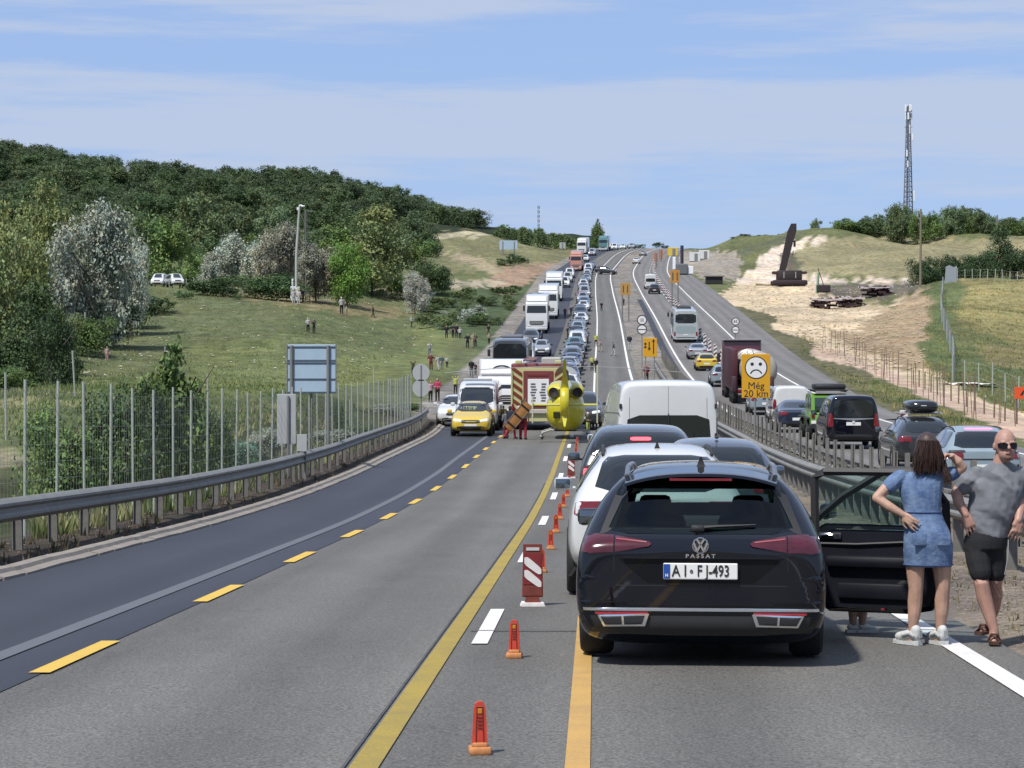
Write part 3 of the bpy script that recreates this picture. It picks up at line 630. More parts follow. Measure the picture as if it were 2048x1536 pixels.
ST = {
 'estate': dict(L=4.77, W=1.83, wb=(.92, 3.78), r=.335, st=[(0,.42,.86,.93,.80,.66),(.05,.32,.94,1.0,.875,.68),(.17,.26,.985,1.10,.90,.655),(.52,.22,1.0,1.39,.915,.575),(1.0,.2,.99,1.445,.915,.575),(2.0,.2,.97,1.47,.915,.575),(2.75,.2,.95,1.43,.915,.56),(3.55,.2,.93,1.02,.91,.71),(3.78,.2,.90,.96,.905,.72),(4.3,.2,.83,.87,.88,.70),(4.62,.24,.72,.76,.82,.64),(4.77,.34,.58,.62,.70,.5)],
   rear=[(-.62,1.05),(.62,1.05),(.52,1.36),(.3,1.385),(-.3,1.385),(-.52,1.36)], wind=[(-.66,1.03),(.66,1.03),(.5,1.385),(-.5,1.385)], sides=[[(-1.95,1.02),(-1.0,1.01),(-.98,1.36),(-1.55,1.33)],[(-.92,1.01),(.05,1.0),(.05,1.375),(-.92,1.365)],[(.12,1.0),(1.12,.98),(.55,1.32),(.2,1.37),(.12,1.375)]],
   tail=[(.42,.80),(.84,.80),(.83,.94),(.5,.95)], head=[(.42,.62),(.80,.66),(.74,.76),(.40,.71)], grille=[(-.42,.56),(.42,.56),(.40,.70),(-.40,.70)], lower=[(-.6,.28),(.6,.28),(.62,.44),(-.62,.44)], plate_r=(.56,.69), plate_f=(.44,.52)),
 'suv': dict(L=4.5, W=1.86, wb=(.88, 3.55), r=.36, st=[(0,.46,.96,1.06,.82,.68),(.05,.36,1.04,1.13,.885,.70),(.15,.30,1.07,1.22,.91,.68),(.40,.26,1.09,1.56,.925,.60),(.9,.24,1.08,1.64,.93,.60),(1.9,.24,1.06,1.66,.93,.60),(2.6,.24,1.04,1.61,.93,.58),(3.3,.24,1.03,1.13,.925,.74),(3.55,.24,1.0,1.07,.92,.74),(4.05,.24,.95,.99,.90,.72),(4.36,.28,.84,.88,.84,.66),(4.5,.38,.68,.72,.72,.52)],
   rear=[(-.66,1.14),(.66,1.14),(.55,1.50),(.3,1.53),(-.3,1.53),(-.55,1.50)], wind=[(-.68,1.14),(.68,1.14),(.52,1.55),(-.52,1.55)], sides=[[(-1.92,1.13),(-1.05,1.11),(-1.02,1.52),(-1.65,1.50)],[(-.97,1.11),(-.05,1.10),(-.05,1.545),(-.97,1.53)],[(.03,1.10),(1.02,1.08),(.5,1.46),(.03,1.54)]],
   tail=[(.44,.90),(.86,.88),(.84,1.04),(.46,1.04)], head=[(.42,.72),(.80,.78),(.75,.88),(.40,.83)], grille=[(-.44,.62),(.44,.62),(.42,.82),(-.42,.82)], lower=[(-.62,.32),(.62,.32),(.62,.5),(-.62,.5)], plate_r=(.62,.75), plate_f=(.50,.60)),
 'hatch': dict(L=4.1, W=1.76, wb=(.78, 3.3), r=.315, st=[(0,.42,.84,.92,.77,.64),(.05,.32,.92,1.0,.845,.66),(.14,.26,.96,1.12,.865,.63),(.42,.22,.98,1.40,.88,.565),(.9,.2,.97,1.47,.88,.565),(1.7,.2,.95,1.49,.88,.565),(2.3,.2,.94,1.44,.88,.55),(3.0,.2,.93,1.02,.875,.70),(3.25,.2,.90,.96,.87,.70),(3.7,.2,.84,.88,.85,.68),(3.97,.24,.73,.77,.79,.62),(4.1,.34,.58,.62,.68,.48)],
   rear=[(-.60,1.04),(.60,1.04),(.51,1.36),(-.51,1.36)], wind=[(-.64,1.04),(.64,1.04),(.49,1.40),(-.49,1.40)], sides=[[(-1.6,1.04),(-.62,1.01),(-.62,1.385),(-1.35,1.36)],[(-.55,1.01),(.95,.99),(.42,1.33),(-.55,1.385)]],
   tail=[(.5,.74),(.82,.74),(.81,1.0),(.6,.98)], head=[(.40,.60),(.76,.66),(.71,.80),(.38,.72)], grille=[(-.38,.52),(.38,.52),(.36,.68),(-.36,.68)], lower=[(-.56,.26),(.56,.26),(.58,.42),(-.58,.42)], plate_r=(.54,.66), plate_f=(.40,.49)),
 'sedan': dict(L=4.65, W=1.82, wb=(.95, 3.7), r=.33, st=[(0,.42,.84,.90,.80,.68),(.05,.32,.94,1.0,.87,.72),(.18,.26,.98,1.04,.895,.74),(.62,.22,.99,1.09,.905,.70),(1.25,.2,.98,1.39,.91,.565),(2.0,.2,.96,1.45,.91,.565),(2.65,.2,.94,1.41,.91,.55),(3.45,.2,.92,1.01,.905,.70),(3.7,.2,.89,.95,.90,.71),(4.2,.2,.82,.86,.875,.69),(4.5,.24,.71,.75,.815,.63),(4.65,.34,.57,.61,.70,.5)],
   rear=[(-.62,1.09),(.62,1.09),(.49,1.36),(-.49,1.36)], wind=[(-.66,1.02),(.66,1.02),(.5,1.37),(-.5,1.37)], sides=[[(-1.45,1.06),(-.5,1.01),(-.48,1.35),(-1.0,1.32)],[(-.43,1.01),(1.05,.98),(.5,1.31),(-.43,1.355)]],
   tail=[(.44,.78),(.83,.78),(.82,.93),(.5,.93)], head=[(.42,.60),(.79,.65),(.73,.75),(.40,.70)], grille=[(-.42,.54),(.42,.54),(.40,.69),(-.40,.69)], lower=[(-.6,.27),(.6,.27),(.62,.43),(-.62,.43)], plate_r=(.55,.67), plate_f=(.42,.51)),
 'van': dict(L=4.9, W=1.92, wb=(.95, 3.95), r=.34, st=[(0,.44,1.06,1.84,.86,.74),(.05,.34,1.10,1.91,.92,.765),(.16,.28,1.12,1.95,.945,.775),(.5,.24,1.12,1.965,.955,.775),(2.0,.22,1.11,1.97,.955,.775),(3.15,.22,1.10,1.92,.955,.75),(3.95,.22,1.08,1.30,.95,.76),(4.2,.22,1.04,1.16,.94,.76),(4.6,.24,.96,1.02,.91,.74),(4.8,.28,.82,.88,.85,.68),(4.9,.38,.64,.7,.74,.56)],
   rear=[(-.70,1.16),(.70,1.16),(.66,1.74),(.5,1.77),(-.5,1.77),(-.66,1.74)], wind=[(-.72,1.24),(.72,1.24),(.64,1.82),(-.64,1.82)], sides=[[(-2.15,1.22),(-1.1,1.2),(-1.1,1.72),(-2.1,1.72)],[(-1.0,1.2),(.2,1.2),(.2,1.74),(-1.0,1.73)],[(.3,1.2),(1.35,1.16),(.85,1.62),(.3,1.74)]],
   tail=[(.70,.82),(.90,.80),(.88,1.3),(.74,1.3)], head=[(.45,.80),(.85,.82),(.80,1.0),(.45,.94)], grille=[(-.45,.70),(.45,.70),(.44,.90),(-.44,.90)], lower=[(-.65,.3),(.65,.3),(.66,.52),(-.66,.52)], plate_r=(.86,.98), plate_f=(.54,.64)),
 'bigvan': dict(L=5.9, W=2.02, wb=(1.1, 4.75), r=.35, st=[(0,.48,1.2,2.47,.95,.90),(.05,.38,1.24,2.54,.99,.935),(.16,.32,1.26,2.58,1.01,.945),(.6,.28,1.26,2.60,1.015,.945),(2.4,.26,1.26,2.61,1.015,.945),(4.0,.26,1.24,2.52,1.01,.88),(4.85,.26,1.2,1.60,1.0,.82),(5.15,.26,1.14,1.32,.98,.80),(5.55,.28,1.04,1.12,.94,.76),(5.78,.32,.88,.94,.87,.70),(5.9,.42,.68,.74,.76,.58)],
   rear=[(-.82,1.3),(.82,1.3),(.78,1.88),(-.78,1.88)], wind=[(-.84,1.42),(.84,1.42),(.78,2.24),(-.78,2.24)], sides=[[(.75,1.36),(1.95,1.3),(1.35,1.86),(.75,1.98)]],
   tail=[(.86,.9),(.97,.9),(.95,1.34),(.86,1.34)], head=[(.48,.88),(.90,.92),(.84,1.14),(.48,1.06)], grille=[(-.48,.74),(.48,.74),(.46,.98),(-.46,.98)], lower=[(-.7,.34),(.7,.34),(.7,.58),(-.7,.58)], plate_r=(.8,.92), plate_f=(.58,.68)),
}
def scaled(k, L=None, H=None, W=None, hf=1.0, wf=1.0, lf=1.0):
    s = dict(ST[k]); s['L'] *= lf; s['W'] *= wf
    s['st'] = [(y * lf, zb * hf, b * hf, t * hf, w * wf, r * wf) for (y, zb, b, t, w, r) in s['st']]
    fz_ = lambda pl: [(x * wf, z * hf) for x, z in pl]
    for q in ('rear', 'wind', 'tail', 'head', 'grille', 'lower'): s[q] = fz_(s[q])
    s['sides'] = [[(y * lf, z * hf) for y, z in pl] for pl in s['sides']]; s['wb'] = tuple(v * lf for v in s['wb'])
    s['plate_r'] = tuple(v * hf for v in s['plate_r']); s['plate_f'] = tuple(v * hf for v in s['plate_f']); return s
def mir(p): return [(-x, z) for x, z in p]
def mk_mirror(parent, x, y, z, paint, side):
    mb = MB(); mb.rbox((side * .11, 0, 0), (.20, .10, .15), .07); mb.tube([(-side * .03, .02, -.05), (side * .06, 0, -.04)], .022, 6)
    m = mb.build('door_mirror', paint, parent, True, 40, (x, y, z))
    g = MB().rbox((side * .11, -.047, .002), (.165, .012, .11), .05); g.build('mirror_glass', M('mirror_glass', (.16, .19, .22), .05, .9), m, True)
def vehicle(name, spec, paint, label, cat, lvl=2, lit=False, rails=False, antenna=False, gl=glass, plates='rf', group=None, detail=True, trim=True, sidewin=True, plate_m=plate_w, rear_on=True):
    s = ST[spec] if isinstance(spec, str) else spec; L = s['L']; me = loft_body(s['st'], L, lvl); bv = bvh_of(me)
    root = thing(name, label, cat, group=group); link('body', me, paint, root)
    nn = dict(nr=9, nc=16) if detail else dict(nr=4, nc=6)
    if rear_on and s.get('rear'): patch(bv, s['rear'], 'rear', .010 if detail else .006, **nn).build('rear_window', gl, root, True, 40)
    patch(bv, s['wind'], 'front', .012, **nn).build('windscreen', gl, root, True, 40)
    if sidewin:
        for sd in ('left', 'right'):
            for pl in s['sides']: patch(bv, pl, sd, .007, **nn).build('side_window', gl, root, True, 40)
    ltm = red_lit if lit else red_l
    for f in (1, -1):
        patch(bv, s['tail'] if f > 0 else mir(s['tail']), 'rear', .012, 4, 5, .05).build('tail_light', ltm, root, True, 40)
        patch(bv, s['head'] if f > 0 else mir(s['head']), 'front', .010, 4, 5, .05).build('headlight', white_l, root, True, 40)
    patch(bv, s['grille'], 'front', .006, 3, 6, .03).build('grille', blackp, root, True, 40)
    patch(bv, s['lower'], 'front', .006, 3, 6, .03).build('bumper_intake', blackp, root, True, 40)
    lw = [(x, z + .02) for x, z in s['lower']]
    if trim: patch(bv, lw, 'rear', .006, 3, 6, .04).build('bumper_trim', blackp, root, True, 40)
    if 'r' in plates: patch(bv, [(-.26, s['plate_r'][0]), (.26, s['plate_r'][0]), (.26, s['plate_r'][1]), (-.26, s['plate_r'][1])], 'rear', .012, 2, 2, .03, 0).build('number_plate', plate_m, root)
    if 'f' in plates: patch(bv, [(-.26, s['plate_f'][0]), (.26, s['plate_f'][0]), (.26, s['plate_f'][1]), (-.26, s['plate_f'][1])], 'front', .014, 2, 2, .03, 0).build('number_plate', plate_w, root)
    for yy in s['wb']:
        for f in (1, -1):
            a = [(yy - L / 2 + (s['r'] + .055) * math.cos(t), s['r'] + (s['r'] + .055) * math.sin(t)) for t in [math.pi * k / 10 for k in range(11)]] + [(yy - L / 2 - s['r'] - .055, .2), (yy - L / 2 + s['r'] + .055, .2)]
            patch(bv, a[:11] + [a[11], a[12]], 'right' if f > 0 else 'left', .006, 5, 8, .03, 0).build('wheel_arch', blackp, root, True, 40)
            wheel(root, f * (s['W'] / 2 - .10), yy - L / 2, s['r'], .21)
    ym = s['sides'][-1][1][0] - .12; zm = s['sides'][-1][1][1] + .06
    for f in (1, -1): mk_mirror(root, f * (s['W'] / 2 - .03), ym, zm, paint if detail else blackp, f)
    if rails:
        for f in (1, -1):
            top = [(f * .56, -L / 2 + .62 + (L * .42) * k / 8) for k in range(9)]; pts = []
            for i, (x, y) in enumerate(top):
                h = bv.ray_cast(Vector((x, y, 5)), Vector((0, 0, -1)))[0]; pts.append(h + Vector((0, 0, .012 if i in (0, 8) else .05)))
            MB().tube(pts, .018, 6).build('roof_rail', blackp if rails == 'black' else chrome, root, True)
    if antenna:
        h = bv.ray_cast(Vector((0, -L / 2 + .75, 5)), Vector((0, 0, -1)))[0]
        MB().rings([[h + Vector((sx * w, y, z)) for sx, y, z, w in ((-1, -.06, -.01, .03), (1, -.06, -.01, .03), (1, .1, -.01, .02), (-1, .1, -.01, .02))], [h + Vector((sx * .006, y, .055)) for sx, y in ((-1, -.07), (1, -.07), (1, -.02), (-1, -.02))]]).build('roof_antenna', blackp, root)
    root['_len'] = L
    return root, bv
def slope(Y): return math.atan((fz(Y + 2) - fz(Y - 2)) / 4)
def heading(Y): return -math.atan((fE(Y + 3) - fE(Y - 3)) / 6)
def put(root, off, Y, facing=1, yaw=0.0, dz=0.0, rear_at=True):
    """stand a vehicle on the road; Y is where its camera-side end is; facing 1 = driving away"""
    L = root['_len']; Yc = Y + L / 2; root.location = (fE(Yc) + off, Yc, fz(Yc) + dz + .008)
    h = heading(Yc) + yaw; sl = slope(Yc)
    if facing == 1: root.rotation_euler = (sl, 0, h)
    else: root.rotation_euler = (-sl, 0, h + math.pi)
    return root
def put_px(root, px, Y, facing=1, yaw=0.0): return put(root, PX(px, Y) - fE(Y + root['_len'] / 2) + 0.036 * root['_len'] / 2, Y, facing, yaw)
# ------------------------------------------------------------------ the black estate car in front
def hero():
    def zz(z): return z + .068 * (1 - float(sm(.62, .94, z)))
    def patch(b_, poly, face, *a, **k): return globals()['patch'](b_, [(x, zz(z)) for x, z in poly] if face == 'rear' else poly, face, *a, **k)
    s = dict(ST['estate']); L = s['L']
    s['st'] = [(0,.30,.78,.84,.80,.74),(.035,.23,.86,.925,.885,.79),(.12,.19,.90,.965,.918,.785),(.22,.13,.94,1.05,.922,.755),(.52,.14,.985,1.355,.922,.655),(.64,.15,.99,1.425,.92,.635),(1.0,.2,.99,1.462,.918,.585),(2.0,.2,.97,1.48,.918,.585),(2.75,.2,.95,1.44,.918,.565),(3.55,.2,.93,1.02,.91,.71),(3.78,.2,.90,.96,.905,.72),(4.3,.2,.83,.87,.88,.70),(4.62,.24,.72,.76,.82,.64),(4.77,.34,.58,.62,.70,.5)]
    s['st'] = [(y, zb, b, t, w, r) for i, (y, zb, b, t, w, r) in enumerate(s['st'])]
    me = loft_body(s['st'], L, 3); bv = bvh_of(me)
    root = thing('estate_car', 'black estate car with plate AI FJ-493 and its right doors standing open', 'car')
    rear_hole = [(-.68,.985),(.68,.985),(.58,1.25),(.52,1.33),(.3,1.35),(-.3,1.35),(-.52,1.33),(-.58,1.25)]
    wind_hole = [(-.62,1.06),(.62,1.06),(.48,1.38),(-.48,1.38)]
    bm = bmesh.new(); bm.from_mesh(me)
    def inside(poly, x, z): return bool(inpoly(np.array([x]), np.array([z]), poly)[0])
    kill = []
    for f in bm.faces:
        c = f.calc_center_median(); n = f.normal
        if (n.y < -.15 and c.y < -1.3 and all(inside(rear_hole, v.co.x * 1.03, v.co.z) for v in f.verts)) or (n.y > .15 and c.y > .2 and all(inside(wind_hole, v.co.x * 1.03, v.co.z) for v in f.verts)): kill.append(f)
    bmesh.ops.delete(bm, geom=kill, context='FACES'); bm.to_mesh(me); bm.free()
    P_ = PAINT['black']; link('body', me, P_, root)
    # dark tinted rear glass one really looks through
    gm = bpy.data.materials.new('tinted_glass'); gm.use_nodes = True; t = gm.node_tree; t.nodes.clear()
    o = N(t, 'ShaderNodeOutputMaterial'); mx = N(t, 'ShaderNodeMixShader'); tr = N(t, 'ShaderNodeBsdfTransparent'); gl = N(t, 'ShaderNodeBsdfGlossy'); gl.inputs['Roughness'].default_value = .02
    lw = N(t, 'ShaderNodeLayerWeight'); lw.inputs['Blend'].default_value = .5; pw = N(t, 'ShaderNodeMath', operation='POWER'); pw.inputs[1].default_value = 4.0; t.links.new(lw.outputs['Facing'], pw.inputs[0]); fr = N(t, 'ShaderNodeMath', operation='MULTIPLY_ADD'); fr.inputs[1].default_value = .7; fr.inputs[2].default_value = .035; t.links.new(pw.outputs[0], fr.inputs[0]); tr.inputs['Color'].default_value = (.36, .50, .47, 1)
    t.links.new(fr.outputs[0], mx.inputs[0]); t.links.new(tr.outputs[0], mx.inputs[1]); t.links.new(gl.outputs[0], mx.inputs[2]); t.links.new(mx.outputs[0], o.inputs['Surface'])
    gc = gm.copy(); gc.name = 'clear_glass'; gc.node_tree.nodes['Transparent BSDF'].inputs['Color'].default_value = (.84, .92, .90, 1)
    big = [(-.735,.955),(.735,.955),(.635,1.23),(.565,1.345),(.3,1.375),(-.3,1.375),(-.565,1.345),(-.635,1.23)]
    win = patch(bv, big, 'rear', .006, 8, 14, .012); win.build('rear_window', gm, root, True, 40)
    # black ceramic band round the glass
    def ring(outer, inner, face, off, name, mat):
        a = MB(); n = len(outer); O = patch_pts(bv, outer, face, off); I = patch_pts(bv, inner, face, off)
        a.add(O + I, [(i, (i + 1) % n, n + (i + 1) % n, n + i) for i in range(n)]); return a.build(name, mat, root, True, 40)
    def patch_pts(b, poly, face, off):
        D = Vector((0, 1, 0)) if face == 'rear' else Vector((0, -1, 0)); r = []
        for x, z in poly:
            h = b.ray_cast(Vector((x, 0, z)) - D * 20, D)[0] or b.find_nearest(Vector((x, 0, z)) - D * 3)[0]; r.append(Vector((x, h.y, z)) - D * off)
        return r
    ring(big, [(x * .915, .995 if z < 1 else (1.20 if z < 1.3 else 1.275)) for x, z in big], 'rear', .0075, 'window_border', ink)
    patch(bv, [(-.66,1.04),(.66,1.04),(.5,1.395),(-.5,1.395)], 'front', .004, 6, 8, .012).build('windscreen', gc, root, True, 40)
    for sd in ('left', 'right'):
        for pl in s['sides'][:2] if sd == 'right' else s['sides']: patch(bv, pl, sd, .004, 5, 8).build('side_window', glass_g, root, True, 40)
    # spoiler lip over the window, with the long high brake lamp under it
    sp = MB(); sec = []
    for x in [-.56 + 1.12 * k / 14 for k in range(15)]:
        zt = 1.428 - .075 * (abs(x) / .56) ** 2.6; y0 = -L / 2 + .62
        sec.append([Vector((x, y0 - .26 + .03 * abs(x), zt - .062)), Vector((x, y0 - .255 + .03 * abs(x), zt - .04)), Vector((x, y0 + .02, zt + .006)), Vector((x, y0 + .10, zt - .03))])
    sp.rings(sec); sp.build('roof_spoiler', P_, root, True, 50)
    MB().box((0, -L / 2 + .372, 1.345), (.46, .02, .018)).build('brake_lamp', red_l, root)
    lampm = M('smoked_red_lamp', (.055, .004, .009), .15, coat=.5, noise=.35, nscale=9)
    for f in (1, -1):
        q = (lambda pl: pl) if f > 0 else mir
        patch(bv, q([(.375,.858),(.62,.80),(.62,.945),(.375,.905),(.355,.88)]), 'rear', .014, 5, 8, .05, 0).build('tail_light', lampm, root, True, 40)
        patch(bv, q([(.63,.795),(.80,.782),(.872,.80),(.866,.935),(.76,.955),(.63,.948)]), 'rear', .014, 5, 8, .05, 0).build('tail_light', lampm, root, True, 40)
        patch(bv, q([(.39,.893),(.61,.918),(.61,.93),(.39,.902)]), 'rear', .018, 2, 8, .02, 0).build('lamp_strip', M('lamp_strip', (.22, .05, .06), .4), root, True)
        # exhaust trims: chrome frame round a dark mouth, split in two
        ex = q([(.40,.225),(.70,.218),(.745,.305),(.37,.315)]); mouth = q([(.42,.238),(.69,.232),(.722,.293),(.40,.302)])
        patch(bv, ex, 'rear', .030, 3, 6, .06, 0).build('exhaust_trim', chrome, root, True, 40); patch(bv, mouth, 'rear', .034, 3, 6, .05, 0).build('exhaust_mouth', ink, root, True, 40)
        patch(bv, q([(.55,.236),(.565,.236),(.57,.298),(.555,.298)]), 'rear', .040, 2, 2, .05, 0).build('exhaust_divider', chrome, root)
        patch(bv, q([(.38,.312),(.76,.308),(.765,.33),(.38,.333)]), 'rear', .016, 2, 8, .04, 0).build('reflector', M('red_reflector', (.30, .02, .03), .25, coat=.4), root, True)
    patch(bv, [(-.90,.335),(.90,.335),(.90,.355),(.45,.358),(-.45,.358),(-.90,.355)], 'rear', .024, 2, 26, .04, 0).build('chrome_strip', M('satin_chrome', (.55, .57, .60), .22, .9), root, True, 60)
    patch(bv, [(-.80,.17),(.80,.17),(.86,.30),(-.86,.30)], 'rear', .008, 4, 20, .03, 0).build('diffuser', blackp, root, True, 40)
    # recess for the plate: darker sunk panel with a raised lip
    patch(bv, [(-.38,.535),(.38,.535),(.60,.735),(-.60,.735)], 'rear', .003, 4, 12, .02, 0).build('plate_recess', M('gloss_black', (.003, .0035, .005), .5, coat=.3, spec=.1), root, True, 40)
    patch(bv, [(-.56,.732),(.56,.732),(.55,.742),(-.55,.742)], 'rear', .028, 1, 12, .05, 0).build('handle_lip', P_, root, True)
    for f in (1, -1):
        patch(bv, (lambda p: p if f > 0 else mir(p))([(.46,.40),(.87,.385),(.895,.50),(.86,.60),(.68,.56),(.60,.50)]), 'rear', .022, 5, 8, .05, 1).build('bumper_corner', P_, root, True, 50)
    patch(bv, [(-.52,.375),(.52,.375),(.57,.47),(-.57,.47)], 'rear', .018, 3, 12, .05, 0).build('bumper_step', P_, root, True, 50)
    # panel gaps: tailgate shut lines
    for f in (1, -1): patch(bv, [(f * .626,.62),(f * .629,.62),(f * .629,.95),(f * .626,.95)], 'rear', .001, 6, 1, .01, 0).build('shut_line', ink, root)
    patch(bv, [(-.88,.515),(.88,.515),(.88,.521),(-.88,.521)], 'rear', .0015, 1, 24, .01, 0).build('shut_line', ink, root)
    ypl = bv.ray_cast(Vector((0, -20, .71)), Vector((0, 1, 0)))[0].y - .03
    pl = MB().rbox((0, 0, 0), (.535, .016, .118), .008).build('number_plate', plate_w, root, False, 35, (0, ypl, .692)); 
    MB().box((-.2425, -.010, 0), (.046, .006, .104)).build('country_band', plate_b, pl)
    text('plate_lettering', 'A I', .116, ink, pl, (-.152, -.0105, 0), bold=.0012, sx=.78)
    text('plate_lettering', 'F J-493', .116, ink, pl, (.092, -.0105, 0), bold=.0012, sx=.72)
    text('plate_lettering', 'o', .05, ink, pl, (-.065, -.0105, .004), bold=.001, sx=.85)
    text('plate_lettering', 'H', .03, M('white_ink', (.6, .6, .6), .5), pl, (-.2425, -.0145, -.03), bold=.001)
    # emblem and model lettering
    ye = bv.ray_cast(Vector((0, -20, .878)), Vector((0, 1, 0)))[0].y - .026
    em = thing_part('emblem', root, (0, ye, .878)); r = .060
    MB().lathe([(r, -.008), (r, .008), (r - .008, .010), (r - .009, -.008)], 32, (0, 0, 0), 'y').build('emblem_ring', chrome, em, True)
    MB().lathe([(r - .008, -.004), (.001, -.004)], 24, (0, 0, 0), 'y').build('emblem_disc', ink, em)
    g = MB()
    for pts in ([(-.026, .044), (0, -.001 + .006), (.026, .044)], [(-.048, .018), (-.024, -.042), (0, .004), (.024, -.042), (.048, .018)]):
        for a, b in zip(pts, pts[1:]):
            d = Vector((b[0] - a[0], 0, b[1] - a[1])); ln = d.length; c = ((a[0] + b[0]) / 2, -.009, (a[1] + b[1]) / 2)
            g.box(c, (ln + .008, .009, .0135), Matrix.Rotation(-math.atan2(d.z, d.x), 3, 'Y'))
    g.build('emblem_letters', chrome, em)
    yb = bv.ray_cast(Vector((0, -20, .800)), Vector((0, 1, 0)))[0].y - .006
    text('model_lettering', 'P A S S A T', .036, chrome, root, (0, yb, .800), bold=.0012, sx=1.25)
    # wiper
    w = MB(); pw = [Vector((-.04, 0, .995)), Vector((.12, 0, 1.008)), Vector((.40, 0, 1.022))]
    pw = [Vector((p.x, (bv.ray_cast(Vector((p.x, -20, p.z)), Vector((0, 1, 0)))[0].y if True else 0) - .03, p.z)) for p in pw]
    w.tube(pw, [.020, .014, .005], 6); w.rbox((pw[0].x + .02, pw[0].y + .01, pw[0].z), (.10, .05, .05), .015); w.build('wiper', ink, root, True)
    for yy in s['wb']:
        for f in (1, -1):
            a = [(yy - L / 2 + .40 * math.cos(t), .345 + .40 * math.sin(t)) for t in [math.pi * k / 12 for k in range(13)]] + [(yy - L / 2 - .40, .2), (yy - L / 2 + .40, .2)]
            patch(bv, a, 'right' if f > 0 else 'left', .004, 5, 8, .03, 0).build('wheel_arch', blackp, root, True, 40); wheel(root, f * .79, yy - L / 2, .335, .245)
    MB().box((0, -.2, .25), (1.5, 3.6, .12)).build('underbody', ink, root)
    mk_mirror(root, -.87, .95, .95, P_, -1)
    for f in (1, -1):
        pts = []
        for k in range(11):
            y = -L / 2 + .66 + 2.1 * k / 10; h = bv.ray_cast(Vector((f * .555, y, 5)), Vector((0, 0, -1)))[0]; pts.append(h + Vector((0, 0, .0 if k in (0, 10) else .052)))
        MB().tube(pts, [.02] + [.019] * 9 + [.02], 8).build('roof_rail', M('anodised_rail', (.25, .27, .30), .3, .8), root, True, 60)
    h = bv.ray_cast(Vector((0, -L / 2 + .85, 5)), Vector((0, 0, -1)))[0]
    MB().rings([[h + Vector((sx * w_, y, -.01)) for sx, y, w_ in ((-1, -.10, .036), (1, -.10, .036), (1, .12, .02), (-1, .12, .02))], [h + Vector((sx * .02, y, .03)) for sx, y in ((-1, -.09), (1, -.09), (1, .05), (-1, .05))], [h + Vector((sx * .006, y, .068)) for sx, y in ((-1, -.10), (1, -.10), (1, -.05), (-1, -.05))]]).build('roof_antenna', ink, root, True, 30)
    # interior: seats with head rests, mirror, parcel shelf, dashboard
    seat = M('seat_cloth', (.02, .02, .022), .9)
    for x in (-.38, .38):
        MB().rbox((x, -.05, .72), (.50, .18, .62), .08).rbox((x, -.10, 1.09), (.26, .10, .17), .05).build('seat', seat, root, True)
    MB().rbox((0, -.95, .70), (1.30, .18, .50), .07).rbox((-.42, -.97, 1.0), (.25, .09, .13), .04).rbox((.42, -.97, 1.0), (.25, .09, .13), .04).build('rear_seat', seat, root, True)
    MB().rbox((.03, .52, 1.26), (.24, .03, .075), .015).tube([(.03, .52, 1.28), (.03, .50, 1.40)], .01, 5).build('interior_mirror', ink, root, True)
    MB().rbox((0, 1.2, .86), (1.40, .5, .2), .08).build('dashboard', seat, root, True)
    MB().box((0, -1.6, .90), (1.25, .85, .02)).build('parcel_shelf', seat, root)
    root['_len'] = L; put_px(root, 1434, 16.6, 1, -.05)
    # open right rear door, and the front door open beyond it
    def door(yh, ang, kind):
        mbp = MB(); W_ = 1.16 if kind == 'rear' else 1.18
        d = thing_part('door', root, (.925, yh, -.03)); d.rotation_euler = (0, 0, math.radians(ang))   # local -Y runs along the closed door
        frame = [(0, .24), (-W_ * .86, .24), (-W_, .46), (-W_, .92), (0, .92)]
        dm = M('door_card', (.0055, .0065, .011), .5, spec=.25, noise=.25, nscale=5)
        outer = MB().prism([(p[0], p[1]) for p in rounded(frame, 1)], -.02, .035, 'yz'); outer.build('door_shell', P_, d, True, 30)
        card = MB().prism(rounded([(-.03, .28), (-W_ * .84, .28), (-W_ + .04, .48), (-W_ + .04, .90), (-.03, .90)], 1), -.055, -.015, 'yz'); card.build('door_card', dm, d, True, 30)
        fb = MB(); top = [(-.02, .90), (-.01, 1.34), (-.10, 1.395), (-W_ + .16, 1.395), (-W_ + .03, 1.15), (-W_ + .02, .90)] if kind == 'rear' else [(-.02, .90), (-.34, 1.16), (-.75, 1.40), (-W_ + .06, 1.40), (-W_ + .02, .90)]
        fb.tube([(0.0, a, b) for a, b in top], .036, 6); fb.build('window_frame', ink, d, True, 40)
        MB().prism([(a, b) for a, b in top], .006, .010, 'yz').build('door_glass', gc, d)
        if kind == 'rear':
            arm = MB().rbox((-.09, -.50, .66), (.09, .72, .10), .035); arm.build('armrest', dm, d, True)
            MB().tube([(-.062, -.05, .80), (-.07, -.4, .80), (-.065, -W_ + .12, .84)], .012, 6).build('trim_strip', ink, d, True)
            hd = MB().rbox((-.066, -.17, .865), (.02, .20, .055), .012); hd.build('handle_recess', ink, d, True)
            MB().tube([(-.08, -.09, .868), (-.088, -.15, .88), (-.08, -.20, .87)], .013, 6).build('door_handle', chrome, d, True); MB().box((-.08, -.235, .862), (.01, .03, .04)).build('window_switch', chrome, d)
            MB().rbox((-.075, -.55, .42), (.04, .62, .13), .03).build('door_pocket', dm, d, True); MB().lathe([(.075, -.058), (.06, -.062), (.001, -.06)], 20, (0, -.80, .44), 'x').build('speaker', ink, d, True)
            MB().box((-.058, -.62, .275), (.008, .03, .018)).build('door_reflector', red_l, d)
        else: mk_mirror(d, .06, -.12, 1.02, P_, 1)
        return d
    door(.25, 68, 'rear'); door(1.40, 64, 'front')
    return root
def thing_part(name, parent, loc):
    o = bpy.data.objects.new(name, None); C.objects.link(o); o.parent = parent; o.location = loc; o.empty_display_size = .1; return o
hero_car = hero()

